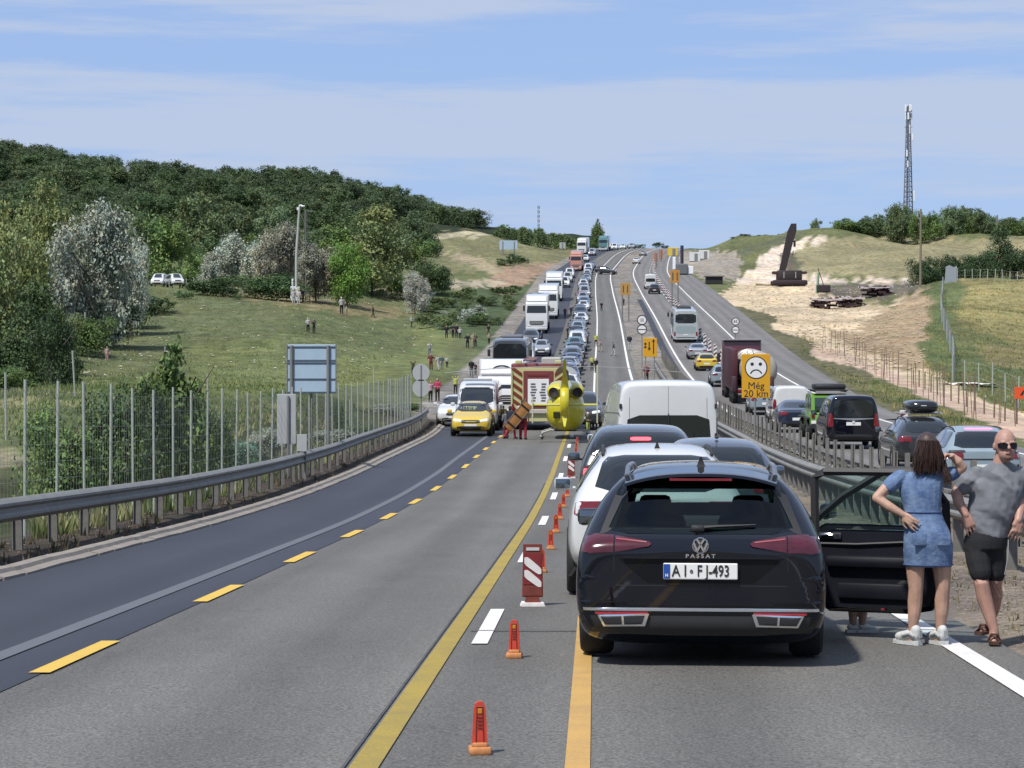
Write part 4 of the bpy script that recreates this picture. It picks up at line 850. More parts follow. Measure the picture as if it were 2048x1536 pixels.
# ------------------------------------------------------------------ the queue ahead of it
w, bw = vehicle('suv', scaled('suv', hf=.95, wf=1.0), PAINT['white'], 'white family car with grey roof rails directly ahead of the black estate car', 'car', 3, rails='black', antenna=True)
put_px(w, 1318, 23.1)
g, _ = vehicle('hatchback', scaled('suv', hf=.965, wf=.98, lf=.95), PAINT['slate'], 'slate grey car with rounded roof half hidden behind the white car, beside the median rail', 'car', 3)
MB().tube([(0, -1.35, 1.58), (0, -1.42, 1.86)], .008, 5).rbox((0, -1.34, 1.59), (.05, .09, .04), .015).build('roof_aerial', blackp, g); put_px(g, 1440, 30.2)
boxy = scaled('suv', hf=1.08, wf=1.06, lf=1.05); boxy['st'] = [(y_ * (.6 if .1 < y_ < .5 else 1), a_, b_, c_, d_, e_ * (1.14 if c_ > 1.5 else 1.1 if y_ < .5 else 1)) for y_, a_, b_, c_, d_, e_ in boxy['st']]; boxy['rear'] = [(-.80, 1.24), (.80, 1.24), (.71, 1.64), (.5, 1.67), (-.5, 1.67), (-.71, 1.64)]
b, bb = vehicle('suv', boxy, PAINT['dark'], 'dark square-backed off-roader with lit brake lamps in the queue', 'car', 3, plates='r', lit=False)
for f in (1, -1): patch(bb, [(f * .80, .98), (f * .90, .98), (f * .89, 1.09), (f * .81, 1.09)], 'rear', .02, 3, 3, .04).build('brake_lamp', red_lit, b, True)
patch(bb, [(-.16, 1.52), (.16, 1.52), (.16, 1.575), (-.16, 1.575)], 'rear', .03, 2, 4, .05).build('brake_lamp', red_lit, b, True)
put_px(b, 1282, 35.6)
v, vb = vehicle('panel_van', scaled('bigvan', hf=1.02, wf=1.06), PAINT['white'], 'big white panel van towering over the queue, rear doors to the camera', 'van', 3, sidewin=True, gl=glass)
patch(vb, [(-.004, .5), (.004, .5), (.004, 2.5), (-.004, 2.5)], 'rear', .001, 8, 1, .01, 0).build('shut_line', M('gap_rubber_crease_shade', (.05, .05, .05), .9), v)  # dark door joint; the same dark tone also draws crease shade
for f in (1, -1):
    patch(vb, [(f * .80, .5), (f * .81, .5), (f * .79, 2.5), (f * .78, 2.5)], 'rear', .001, 8, 1, .01, 0).build('shut_line', MATS['gap_rubber_crease_shade'], v)
    for z in (.9, 1.5, 2.1): MB().rbox((f * .97, -2.92, z), (.05, .06, .10), .012).build('door_hinge', blackp, v)
for yy, z in ((-2.2, 1.95), (-.6, 1.95), (-2.2, 1.05), (-.6, 1.05)): patch(vb, [(yy - .75, z), (yy + .75, z), (yy + .75, z + .018), (yy - .75, z + .018)], 'left', .004, 1, 6, .01, 0).build('side_crease_shade', MATS['gap_rubber_crease_shade'], v)  # dark strips put the shade of the side creases into colour
MB().rbox((0, -3.0, .42), (1.7, .16, .14), .03).build('rear_step', blackp, v, True)
MB().tube([(0, -2.98, 1.95), (.02, -3.0, 1.3)], .012, 5).build('door_rod', blackp, v); put_px(v, 1312, 46.6, 1, .085)
def nth(n): return '%d%s' % (n, 'th' if 10 <= n % 100 <= 20 else {1: 'st', 2: 'nd', 3: 'rd'}.get(n % 10, 'th'))
# ------------------------------------------------------------------ delineators, barrier panels and signs
o_orange = M('orange_plastic', S(236, 84, 60, .52), .45, noise=.18, nscale=20)
o_base = M('pale_orange_rubber', S(232, 156, 96, .5), .7, noise=.25, nscale=25)
o_dark = M('orange_groove', S(150, 50, 38, .5), .6); amber_r = M('amber_reflector', S(240, 160, 40, .5), .25, coat=.5); wht_r = M('white_reflector', (.42, .42, .42), .3)
p_red = M('panel_red', S(150, 44, 50, .5), .5, noise=.15, nscale=10); p_brown = M('panel_brown_red', S(140, 62, 46, .5), .6, noise=.25, nscale=9); p_wht = M('panel_white', (.55, .53, .52), .5, noise=.12, nscale=9); p_base = M('panel_white_base', (.62, .60, .58), .6, noise=.15)
def delineator_parts():
    base = MB(); base.rbox((0, 0, .022), (.125, .125, .044), .012); base.rbox((0, 0, .052), (.09, .07, .03), .012)
    prof = [(-.044, .06), (.044, .06), (.034, .255), (.025, .285), (.01, .297), (-.01, .297), (-.025, .285), (-.034, .255)]
    blade = MB().prism(prof, -.016, .016, 'xz'); ribs = MB()
    for x in (-.017, .017): ribs.tube([(x * 1.3, -.018, .065), (x * .95, -.018, .265)], .0035, 4)
    ribs.tube([(-.017, -.018, .268), (.017, -.018, .268)], .0035, 4)
    refl = MB().rbox((0, -.018, .244), (.026, .008, .030), .003); tape = MB()
    for z in (.15, .17, .19, .21): tape.box((0, -.018, z), (.024, .006, .008))
    return [('foot', base.mesh('foot', True, 30), o_base), ('blade', blade.mesh('blade'), o_orange), ('rib', ribs.mesh('rib'), o_dark), ('reflector', refl.mesh('reflector'), amber_r), ('tape', tape.mesh('tape'), o_dark)]
DP = delineator_parts()
def panel_parts(w=.205, h=.60):
    foot = MB(); foot.prism([(-.12, 0), (.12, 0), (.105, .035), (-.105, .035)], -.11, .11, 'xz'); neck = MB().prism([(-.075, .035), (.075, .035), (.06, .09), (-.06, .09)], -.05, .05, 'xz')
    hw = w / 2; fr = MB().prism([(-hw, .085), (hw, .085), (hw * .90, h), (-hw * .90, h)], -.022, .022, 'xz')
    face = MB().box((0, -.024, .36), (w * .86, .006, .30)); bars = MB()
    for z in (.40, .275): bars.prism(rounded([(-w * .40, z + .005), (-w * .40, z + .075), (-w * .22, z + .075), (w * .41, z - .035), (w * .41, z - .09), (w * .24, z - .09)], 1), -.034, -.0275, 'xz')
    slot = MB().box((0, -.026, h - .045), (w * .62, .008, .030)); sk = MB().box((0, -.026, .145), (w * .86, .008, .09))
    return [('foot', foot.mesh('foot'), p_base), ('neck', neck.mesh('neck'), p_brown), ('frame', fr.mesh('frame'), p_brown), ('face', face.mesh('face'), p_red), ('stripe', bars.mesh('stripe'), p_wht), ('slot', slot.mesh('slot'), wht_r), ('skirt', sk.mesh('skirt'), p_brown)]
PP = panel_parts()
ords = ['nearest', 'second', 'third', 'fourth', 'fifth', 'sixth', 'seventh', 'eighth', 'ninth', 'tenth', 'eleventh', 'twelfth', 'thirteenth', 'fourteenth', 'fifteenth', 'sixteenth', 'seventeenth', 'eighteenth', 'nineteenth', 'twentieth']
def stand(name, label, cat, parts, x, y, z, group, rz=0.0, sc=1.0):
    t = thing(name, label, cat, (x, y, z), rz, group); t.scale = (sc, sc, sc)
    for n, me, m in parts: link(n, me, m, t)
    return t
k = nd = npn = 0
while 12.27 + 5.08 * k < 92:
    y = 12.27 + 5.08 * k; x = fE(y) - 3.46 + rnd.uniform(-.02, .02)
    if k in (2, 10): stand('barrier_panel', ['tall striped barrier panel on a white foot left of the black estate car', 'red and white striped barrier panel between the delineators beside the dark off-roader'][npn], 'barrier panel', PP, x, y, fz(y), 'striped panels on the lane divider', rnd.uniform(-.05, .05)); npn += 1
    else: stand('lane_delineator', 'orange flexible lane delineator, %s of the row counted from the camera' % ords[nd], 'delineator', DP, x, y, fz(y), 'orange delineators between the yellow lines', rnd.uniform(-.12, .12), .98 + rnd.uniform(-.05, .05)); nd += 1
    k += 1
# big chevron panels along the closed lane on the far carriageway
c_red = M('chevron_dark_red', S(112, 62, 62, .5), .5); 
def chevron_parts(w=.30, h=1.18):
    foot = MB().rbox((0, 0, .05), (.42, .70, .10), .02); bd = MB().rbox((0, 0, .12 + h / 2), (w, .035, h), .008); st = MB()
    for z in (.30, .70, 1.08): st.prism([(-w * .47, z - .08), (w * .47, z + .12), (w * .47, min(z + .30, h + .11)), (-w * .47, z + .10)], -.022, -.0178, 'xz')
    return [('foot', foot.mesh('foot'), blackp), ('board', bd.mesh('board'), p_wht), ('stripe', st.mesh('stripe'), c_red)]
CP = chevron_parts(); y = 88.0; k = 0; cps = [88, 131, 146] + [200 + 11.0 * i for i in range(32)]
for k, y in enumerate(cps):
    x = fE(y) + 8.12 + (.9 if k == 0 else 0)
    if y > 300: x += (y - 300) * .004
    lab = ['white chevron panel standing on the closed lane behind the black people carrier', 'white chevron panel right of the tanker, nearer one', 'white chevron panel beside the tank of the tanker'][k] if k < 3 else ('white chevron panel of the row climbing the hill beside the coach, %s from the coach' % ords[k - 3] if k < 11 else 'small white chevron panel of the row high on the hill, %s after the coach' % nth(k - 2))
    stand('chevron_panel', lab, 'barrier panel', CP, x, y, fz(y) + .01, 'chevron panels closing the outer lane', rnd.uniform(-.2, .2), 1.0)
# ---- signs
s_yel = M('yellow_sign_face', S(240, 178, 24, .56), .5); s_wht = M('white_sign_face', (.58, .58, .57), .5); s_back = M('sign_back_aluminium', S(166, 188, 204, .8), .5, .15, noise=.06, nscale=2); s_grey = M('grey_sign_back', S(172, 176, 178, .72), .6, noise=.06); s_ora = M('orange_sign_face', S(250, 96, 40, .58), .5); pole_m = M('grey_sign_pole', S(150, 152, 150, .5), .6, .1)
def face_dir(x, y): return 0.0
def arc_pts(r, a0, a1, n, cx=0, cz=0): return [(cx + r * math.cos(math.radians(a0 + (a1 - a0) * k / n)), cz + r * math.sin(math.radians(a0 + (a1 - a0) * k / n))) for k in range(n + 1)]
def disc(mb, r, d0, d1, cx=0, cz=0, n=32): return mb.prism(arc_pts(r, 0, 360 - 360 / n, n - 1, cx, cz), d0, d1, 'xz')
Y = 84.0; px = 1512; x = PX(px, Y); z0 = gz(x, Y); zt = PZ(708, Y); zb = PZ(796, Y); w = 57 * Y / FPX
t = thing('roadworks_sign', 'yellow sad-face sign reading Még 20 km on a pole in the median', 'road sign', (x, Y, z0)); zc = (zt + zb) / 2 - z0; hh = zt - zb
MB().tube([(-.03, .04, -.2), (-.03, .04, zb - z0 + .4)], .035, 8).build('pole', pole_m, t, True)
MB().rbox((0, 0, zc), (w, .04, hh), .015).build('board', s_yel, t); fc = zc + hh * .19
d = MB(); disc(d, .415, -.026, -.0205, 0, fc); d.build('face_rim', ink, t); d = MB(); disc(d, .375, -.031, -.0265, 0, fc); d.build('face', s_wht, t)
d = MB(); disc(d, .062, -.036, -.0315, -.145, fc + .13); disc(d, .062, -.036, -.0315, .155, fc + .13); d.build('eye', ink, t)
d = MB(); a_, b_ = arc_pts(.24, 20, 160, 14, 0, fc - .30), arc_pts(.195, 160, 20, 14, 0, fc - .30); d.prism(a_ + b_, -.036, -.0315, 'xz'); d.build('mouth', ink, t)
text('lettering', 'Még', .36, ink, t, (.0, -.024, zc - hh * .225)); text('lettering', '20 km', .36, ink, t, (0, -.024, zc - hh * .405))
def pole_sign(name, label, px, Y, zb_py, parts):
    x = PX(px, Y); z0 = gz(x, Y) if not (-9 < x - fE(Y) < 0) else fz(Y); t = thing(name, label, 'road sign', (x, Y, z0)); return t, z0
def round_signs(label, px, Y, pys, r, kinds, back=False):
    x = PX(px, Y); z0 = gz(x, Y); t = thing('round_sign', label, 'road sign', (x, Y, z0))
    zs = [PZ(p, Y) - z0 for p in pys]; MB().tube([(0, .05, -.3), (0, .05, max(zs) + r * .8)], .035, 8).build('pole', pole_m, t, True)
    for z, kd in zip(zs, kinds):
        if back:
            d = MB(); disc(d, r, -.02, .0, 0, z); d.build('sign_disc', s_grey, t); MB().box((0, -.035, z), (.05, .028, r * 1.7)).build('bracket', pole_m, t); continue
        d = MB(); disc(d, r, -.02, .0, 0, z); d.build('sign_rim', M('grey_red_rim', S(96, 84, 84, .5), .5), t); d = MB(); disc(d, r * .78, -.027, -.021, 0, z); d.build('sign_disc', s_wht, t)
        if kd == 'bar': MB().box((0, -.032, z), (r * 1.5, .006, r * .18)).build('symbol', MATS['grey_red_rim'], t)
        elif kd == 'sq':
            q = r * .34; MB().box((0, -.032, z), (q * 2, .006, q * 2)).build('symbol', s_grey, t)
        else: text('lettering', kd, r * 1.0, ink, t, (0, -.029, z), bold=.006)
round_signs('pair of round signs on one pole in the median beyond the queue', 1284, 178, (640, 659), .40, ('sq', 'bar'))
round_signs('pair of round signs on a pole beside the tanker, the upper one numbered 65', 1471, 205, (643, 660), .36, ('65', 'bar'))
round_signs('two round sign backs on one pole at the end of the left guard rail', 842, 104, (745, 776), .39, ('', ''), True)
# yellow lane sign with arrows
Y = 132.0; x = PX(1300, Y); z0 = gz(x, Y); t = thing('lane_sign', 'yellow sign with two opposed black arrows on the median', 'road sign', (x, Y, z0)); zc = PZ(695, Y) - z0; hh, w = 38 * Y / FPX, 28 * Y / FPX
for sx in (-.25, .25): MB().tube([(sx, .05, -.3), (sx, .05, zc)], .035, 6).build('pole', pole_m, t)
MB().rbox((0, 0, zc), (w, .04, hh), .02).build('board', s_yel, t)
for xx, up, l in ((.2, 1, .72), (-.05, -1, .38)):
    d = MB(); d.box((xx, -.026, zc + (.0 if up > 0 else .14)), (.06, .008, l)); zt = zc + (l / 2 if up > 0 else .14 - l / 2); d.prism([(xx - .09, zt - up * .02), (xx + .09, zt - up * .02), (xx, zt + up * .14)], -.030, -.022, 'xz'); d.build('arrow', ink, t)
for zz in (.33, .15): 
    d = MB(); disc(d, .07, -.030, -.022, -.27, zc + zz - .12, 12); d.build('lane_symbol', ink, t)
# two yellow boards and one back on the hill
def board(label, px, py, Y, wpx, hpx, mat, legs=2, cat='road sign', name='sign_board', frame=None, yaw=0):
    x = PX(px, Y); z0 = gz(x, Y) - .05; w, h = wpx * Y / FPX, hpx * Y / FPX; zc = PZ(py, Y) - z0; t = thing(name, label, cat, (x, Y, z0), yaw)
    for sx in ((-.32 * w, .32 * w) if legs == 2 else (0,)): MB().tube([(sx, .06, -.3), (sx, .06, zc + h * .4)], max(.03, .004 * Y * .08), 8).build('pole', pole_m, t, True)
    MB().rbox((0, 0, zc), (w, .05, h), .01).build('board', mat, t)
    return t, w, h, zc
t, w, h, zc = board('orange lane board with dark arrows standing on the right shoulder of the hill', 1350, 553, 330, 19, 26, M('amber_sign_face', S(222, 158, 54, .52), .5))
for sx in (-.22, .22): MB().box((sx * w, -.03, zc), (.12, .01, h * .6)).build('arrow', ink, t)
t, w, h, zc = board('yellow lane board in the median on the hill, beside the digger-like clutter', 1251, 578, 285, 20, 24, M('ochre_sign_face', S(214, 166, 78, .5), .5))
for sx in (-.2, .2): MB().box((sx * w, -.03, zc), (.1, .01, h * .6)).build('arrow', ink, t)
for px_, py_, YY, lb in ((1312, 515, 520, 'small orange board near the crest, left one of the pair'), (1322, 509, 560, 'small orange board near the crest, right one of the pair')): board(lb, px_, py_, YY, 7, 18, M('rust_sign_face', S(206, 128, 70, .5), .5), 1)
t, w, h, zc = board('orange sign at the right edge of the photo in the grass', 2044, 786, 120, 30, 24, s_ora, 2); MB().prism([(-.12, zc - .12), (.02, zc - .12), (.16, zc + .14), (.06, zc + .14)], -.034, -.026, 'xz').build('arrow', ink, t)
# signs seen from behind on the left
t, w, h, zc = board('large blue-grey back of a traffic sign on two poles behind the left guard rail', 623, 738, 68, 99, 98, s_back, 0, name='reverse_sign')
for sx in (-.40, .34):
    MB().tube([(sx * w, -.07, -.4), (sx * w, -.07, zc + h * .48)], .05, 10).build('pole', pole_m, t, True)
rail = M('sign_rail_grey', S(112, 130, 146, .5), .6)
for zz in (.455, .18, .13, -.20, -.47): MB().rbox((0, -.04, zc + zz * h), (w * .98, .028, .035), .006).build('stiffener', rail, t)
MB().rbox((-.492 * w, 0, zc), (.03, .09, h * 1.01), .006).build('sign_edge', pole_m, t); MB().rbox((.492 * w, 0, zc), (.03, .09, h * 1.01), .006).build('sign_edge', pole_m, t)
t, w, h, zc = board('narrow upright grey sign back beside the large blue-grey one', 573, 838, 61, 38, 100, s_grey, 0, name='reverse_sign'); MB().tube([(.05, -.06, -.4), (.05, -.06, zc + h * .46)], .035, 8).build('pole', pole_m, t, True)
t, w, h, zc = board('small grey cabinet plate low behind the guard rail right of the upright sign', 604, 886, 60, 20, 34, s_grey, 2, 'cabinet', 'cabinet_plate')
t, w, h, zc = board('blue-grey sign back on the hillside above the bare soil bank', 1017, 490, 560, 36, 18, s_back, 2, name='reverse_sign')
t, w, h, zc = board('small pale sign back near the top of the oncoming lanes', 1125, 491, 640, 12, 12, s_grey, 1, name='reverse_sign')
# small red-topped markers on the slope
for px_, py_, pt_, lb in ((764, 573, 534, 'red marker disc on a thin white pole at the top of the slope'), (651, 572, 552, 'low red marker disc in front of the brown bush')):
    p = hit(px_, py_); Y = p.y; t = thing('slope_marker', lb, 'marker', p); zt = PZ(pt_, Y) - p.z; MB().tube([(0, 0, -.2), (0, 0, zt)], .06, 6).build('pole', pale_post, t)
    d = MB(); disc(d, .34, -.09, -.03, 0, zt, 14); d.build('disc', M('marker_red', S(176, 52, 62, .5), .6), t)
# ------------------------------------------------------------------ helicopter
h_yel = M('helicopter_yellow', S(226, 214, 36, .56), .3, 0, .8, noise=.05); h_dark = M('helicopter_dark', (.012, .008, .008), .7); h_glass = glass_g; h_grey = M('helicopter_grey', S(200, 200, 190, .5), .45, .2); h_red = M('helicopter_red_stripe', S(190, 60, 40, .5), .5)
def ering(y, cx, cz, rx, rz_, n=24, p=2.4):
    r = []
    for k in range(n):
        a = 2 * math.pi * k / n; c, s = math.cos(a), math.sin(a); r.append(Vector((cx + rx * math.copysign(abs(c) ** (2 / p), c), y, cz + rz_ * math.copysign(abs(s) ** (2 / p), s))))
    return r
def helicopter():
    Y0 = 93.5; x = PX(1131, Y0); t = thing('helicopter', 'yellow rescue helicopter standing on the road, tail towards the camera', 'helicopter', (x, Y0, fz(Y0 + 2) + .03), -.03, rx=slope(Y0 + 2))
    hull = MB().rings([ering(y, 0, z, rx, rz_) for y, z, rx, rz_ in ((-.35, 1.20, .10, .26), (-.25, 1.14, .44, .56), (0, 1.10, .68, .76), (.45, 1.09, .79, .83), (1.3, 1.10, .81, .85), (2.6, 1.10, .81, .85), (3.6, 1.04, .78, .78), (4.3, .94, .66, .64), (4.9, .84, .42, .44), (5.2, .78, .10, .12))]); hull.build('fuselage', h_yel, t, True, 50)
    cowl = MB().rings([ering(y, 0, z - .1, rx, rz_, 20, 3) for y, z, rx, rz_ in ((-.16, 1.96, .64, .20), (-.08, 1.97, .74, .27), (.2, 2.0, .76, .34), (.8, 2.06, .70, .38), (2.2, 2.06, .62, .36), (3.1, 1.98, .50, .26), (3.6, 1.85, .3, .1))]); cowl.build('engine_cowling', h_yel, t, True, 50)
    for s in (-1, 1):
        MB().lathe([(.20, -.26), (.205, .0), (.21, .5)], 18, (s * .49, 0, 1.86), 'y').lathe([(.198, -.255), (.001, -.20)], 18, (s * .49, 0, 1.86), 'y').build('exhaust', h_dark, t, True, 60)
        MB().rbox((s * .20, -.05, 1.86), (.05, .2, .34), .02, Matrix.Rotation(s * .45, 3, 'Y')).build('cowling_stripe', h_red if s < 0 else M('helicopter_olive', S(120, 110, 30, .5), .5), t)
    boom = MB().rings([ering(y, 0, z, rx, rz_, 18, 3) for y, z, rx, rz_ in ((.3, 1.98, .34, .30), (-1.5, 1.92, .24, .24), (-3.6, 1.86, .17, .19), (-4.4, 1.84, .15, .18))]); boom.build('tail_boom', h_yel, t, True, 50)
    # shrouded tail rotor with fin, seen edge-on
    fin = MB(); fin.rings([[Vector((sx * w, y, z)) for sx, y in ((-1, -4.05 - b), (-1, -4.75 - b), (1, -4.75 - b), (1, -4.05 - b))] for z, w, b in ((.62, .03, .35), (.82, .07, .15), (1.35, .17, 0), (1.95, .185, 0), (2.35, .12, .1), (2.6, .075, .30), (3.12, .055, .55), (3.2, .03, .6))]); fin.build('tail_fin', h_yel, t, True, 30)
    sh = MB(); sh.lathe([(.54, -.14), (.60, -.16), (.66, -.10), (.66, .10), (.60, .16), (.54, .14), (.54, -.14)], 28, (0, -4.45, 1.55), 'x'); sh.build('rotor_shroud', h_yel, t, True, 50)
    tr = MB()
    for k in range(10):
        a = 2 * math.pi * k / 10; tr.box((0, -4.45 + .3 * math.cos(a), 1.55 + .3 * math.sin(a)), (.04, .45, .08), Matrix.Rotation(a, 3, 'X'))
    tr.build('tail_rotor', h_dark, t)
    MB().rbox((0, -3.75, 1.43), (2.56, .42, .085), .03).build('stabiliser', M('pale_yellow_paint', S(226, 222, 110, .56), .4), t)
    for s in (-1, 1): MB().rings([[Vector((s * 1.26 + sx * .025, y, z)) for sx, y in ((-1, -4.0), (-1, -3.5), (1, -3.5), (1, -4.0))] for z in (.72, 2.98 if s > 0 else 1.75)]).build('end_plate', M('cream_paint', S(224, 224, 190, .52), .5), t)
    MB().rbox((-.36, -.30, .95), (.27, .10, .27), .02, Matrix.Rotation(.25, 3, 'X')).build('rear_panel', M('olive_panel', S(70, 74, 22, .5), .6), t)
    MB().tube([(-.0, -.32, 1.62), (0, -.36, .62)], .012, 5).build('door_split', M('olive_line', S(150, 140, 30, .5), .6), t)
    MB().tube([(0, 1.3, 2.3), (0, 1.3, 2.85)], [.16, .10], 12).lathe([(.001, 2.80), (.24, 2.84), (.24, 2.92), (.10, 2.98), (.001, 3.0)], 16, (0, 1.3, 0)).build('rotor_mast', M('mast_grey', S(120, 122, 110, .5), .5, .3), t, True, 40)
    for k, a in enumerate((4, 94, 184, 274)):
        an = math.radians(a); d = Vector((math.cos(an), math.sin(an), 0)); n = Vector((-d.y, d.x, 0)); rings = []
        for rr, cw, dz in ((.2, .08, 0), (.8, .10, .0), (1.1, .15, -.01), (3.2, .15, -.10), (5.0, .14, -.26)):
            c = Vector((0, 1.3, 2.90 + dz)) + d * rr; rings.append([c + n * cw, c + Vector((0, 0, .018)), c - n * cw, c - Vector((0, 0, .012))])
        MB().rings(rings).build('rotor_blade', M('blade_grey', S(176, 176, 168, .5), .5), t, True, 30)
    for s in (-1, 1):
        MB().tube([(s * 1.0, -.35, .10), (s * 1.0, -.1, .045), (s * 1.0, 3.0, .045), (s * 1.0, 3.5, .16)], .045, 8).build('skid', h_grey, t, True)
    for y in (.25, 2.4): MB().tube([(-1.0, y, .05), (-.92, y, .22), (-.62, y, .32), (.62, y, .32), (.92, y, .22), (1.0, y, .05)], .038, 8).build('cross_tube', h_grey, t, True)
    MB().rbox((0, 1.0, .30), (.9, 1.6, .06), .02).build('belly_panel', h_dark, t)
    return t
helicopter()

# ------------------------------------------------------------------ trucks, coaches and the fire engine
tr_win = glass
def box_truck(name, label, W, H, cabH, L, paint, box_paint, cat='truck', logo=None, cabover=True, deflector=True, cat_m=None):
    """facing +Y (its front is at +L/2)"""
    t = thing(name, label, cat); t['_len'] = L; yf = L / 2
    body = MB(); hw = W / 2
    prof = [(yf - 2.1, .55), (yf - .08, .55), (yf, .75), (yf - .02, 1.35), (yf - .30, cabH - .25), (yf - .55, cabH), (yf - 2.1, cabH)]
    body.prism(rounded(prof, 1), -hw * .97, hw * .97, 'yz'); body.build('cab', paint, t, True, 30)
    MB().rbox((0, -1.15, (H + 1.05) / 2), (W, L - 2.45, H - 1.05), .05).build('cargo_box', box_paint, t, True, 30)
    MB().box((0, -.9, .85), (1.0, L - 1.6, .25)).build('chassis', blackp, t)
    zt = cabH - .42; zb = cabH - 1.22
    yq = lambda z: yf - .02 - .28 * max(0, (z - 1.35)) / max(.3, (cabH - .25 - 1.35))
    ws = MB().add([(-hw * .88, yq(zb) + .02, zb), (hw * .88, yq(zb) + .02, zb), (hw * .82, yq(zt) + .02, zt), (-hw * .82, yq(zt) + .02, zt), (-hw * .88, yq(zb) - .03, zb), (hw * .88, yq(zb) - .03, zb), (hw * .82, yq(zt) - .03, zt), (-hw * .82, yq(zt) - .03, zt)], [(0, 1, 2, 3), (4, 7, 6, 5), (0, 4, 5, 1), (1, 5, 6, 2), (2, 6, 7, 3), (3, 7, 4, 0)]); ws.build('windscreen', tr_win, t)
    for s in (-1, 1):
        MB().rbox((s * hw * .972, yf - .95, (zt + zb) / 2), (.03, .9, zt - zb), .012).build('side_window', tr_win, t)
        MB().rbox((s * (hw + .16), yf - .30, zt - .3), (.22, .12, .62), .05).build('door_mirror', blackp, t); MB().tube([(s * hw * .95, yf - .35, zt - .02), (s * (hw + .16), yf - .30, zt - .0)], .025, 5).build('mirror_arm', blackp, t)
        MB().rbox((s * hw * .66, yf + .0, .92), (.42, .05, .17), .03).build('headlight', white_l, t)
        wheel(t, s * (hw - .18), yf - 1.1, .45, .30); wheel(t, s * (hw - .22), -L / 2 + 1.6, .45, .42)
    MB().rbox((0, yf + .012, .60), (W * .96, .12, .32), .05).build('bumper', paint, t, True, 30)
    g = MB().rbox((0, yf + .005, 1.22), (W * .62, .05, .42), .04); g.build('grille', blackp, t)
    for z in (1.12, 1.22, 1.32): MB().box((0, yf + .036, z), (W * .56, .012, .03)).build('grille_bar', paint, t)
    if deflector: MB().prism(rounded([(yf - 2.0, cabH + .003), (yf - .75, cabH + .003), (yf - 1.35, H - .02), (yf - 2.0, H - .02)], 1), -hw * .86, hw * .86, 'yz').build('roof_deflector', paint, t, True, 30)
    MB().box((0, yf + .075, .55), (.52, .012, .11)).build('number_plate', plate_w, t)
    if logo == 'wing':
        lg = MB(); pts = arc_pts(.5, 150, 30, 10, 0, -.25); lg.tube([(a, yf - 1.05 + .0, H - .45 + b * .6) for a, b in pts], .03, 5); lg.tube([(a * .9, yf - 1.05, H - .55 + b * .35) for a, b in pts], .02, 5); lg.build('logo_wing', ink, t)
    return t
def put_facing(t, px, Y, dz=0.0):
    return put(t, PX(px, Y) - fE(Y), Y, -1, 0.0, dz)
wt = PAINT['white']
t = box_truck('box_truck', 'white box truck with a winged logo on its roof fairing behind the ambulance van', 2.35, 3.15, 2.35, 7.0, wt, wt, logo='wing'); put_facing(t, 1002, 112)
a = box_truck('truck', 'white truck with tall cab leading the lorries on the oncoming hill lane', 2.5, 4.2, 3.55, 12, wt, wt); put_facing(a, 1073, 258)
b2 = copy_tree(a, (0, 0, 0), 0, 'white truck close behind the leading lorry, half hidden by it'); b2['_len'] = 12; put_facing(b2, 1096, 292)
b3 = copy_tree(a, (0, 0, 0), 0, 'white lorry farther up the hill behind the two white trucks'); b3['_len'] = 12; put_facing(b3, 1108, 345)
b4 = copy_tree(a, (0, 0, 0), 0, 'faded pink truck high on the oncoming lane', repaint={'cab': PAINT['pink'], 'cargo_box': PAINT['pink'], 'roof_deflector': PAINT['pink'], 'bumper': PAINT['pink']}); b4['_len'] = 12; put_facing(b4, 1152, 492)
b5 = copy_tree(a, (0, 0, 0), 0, 'teal truck near the crest of the oncoming lanes', repaint={'cab': PAINT['teal'], 'cargo_box': PAINT['teal'], 'roof_deflector': PAINT['teal']}); b5['_len'] = 12; put_facing(b5, 1206, 640)
b6 = copy_tree(a, (0, 0, 0), 0, 'white truck at the crest left of the teal truck'); b6['_len'] = 12; put_facing(b6, 1163, 610)
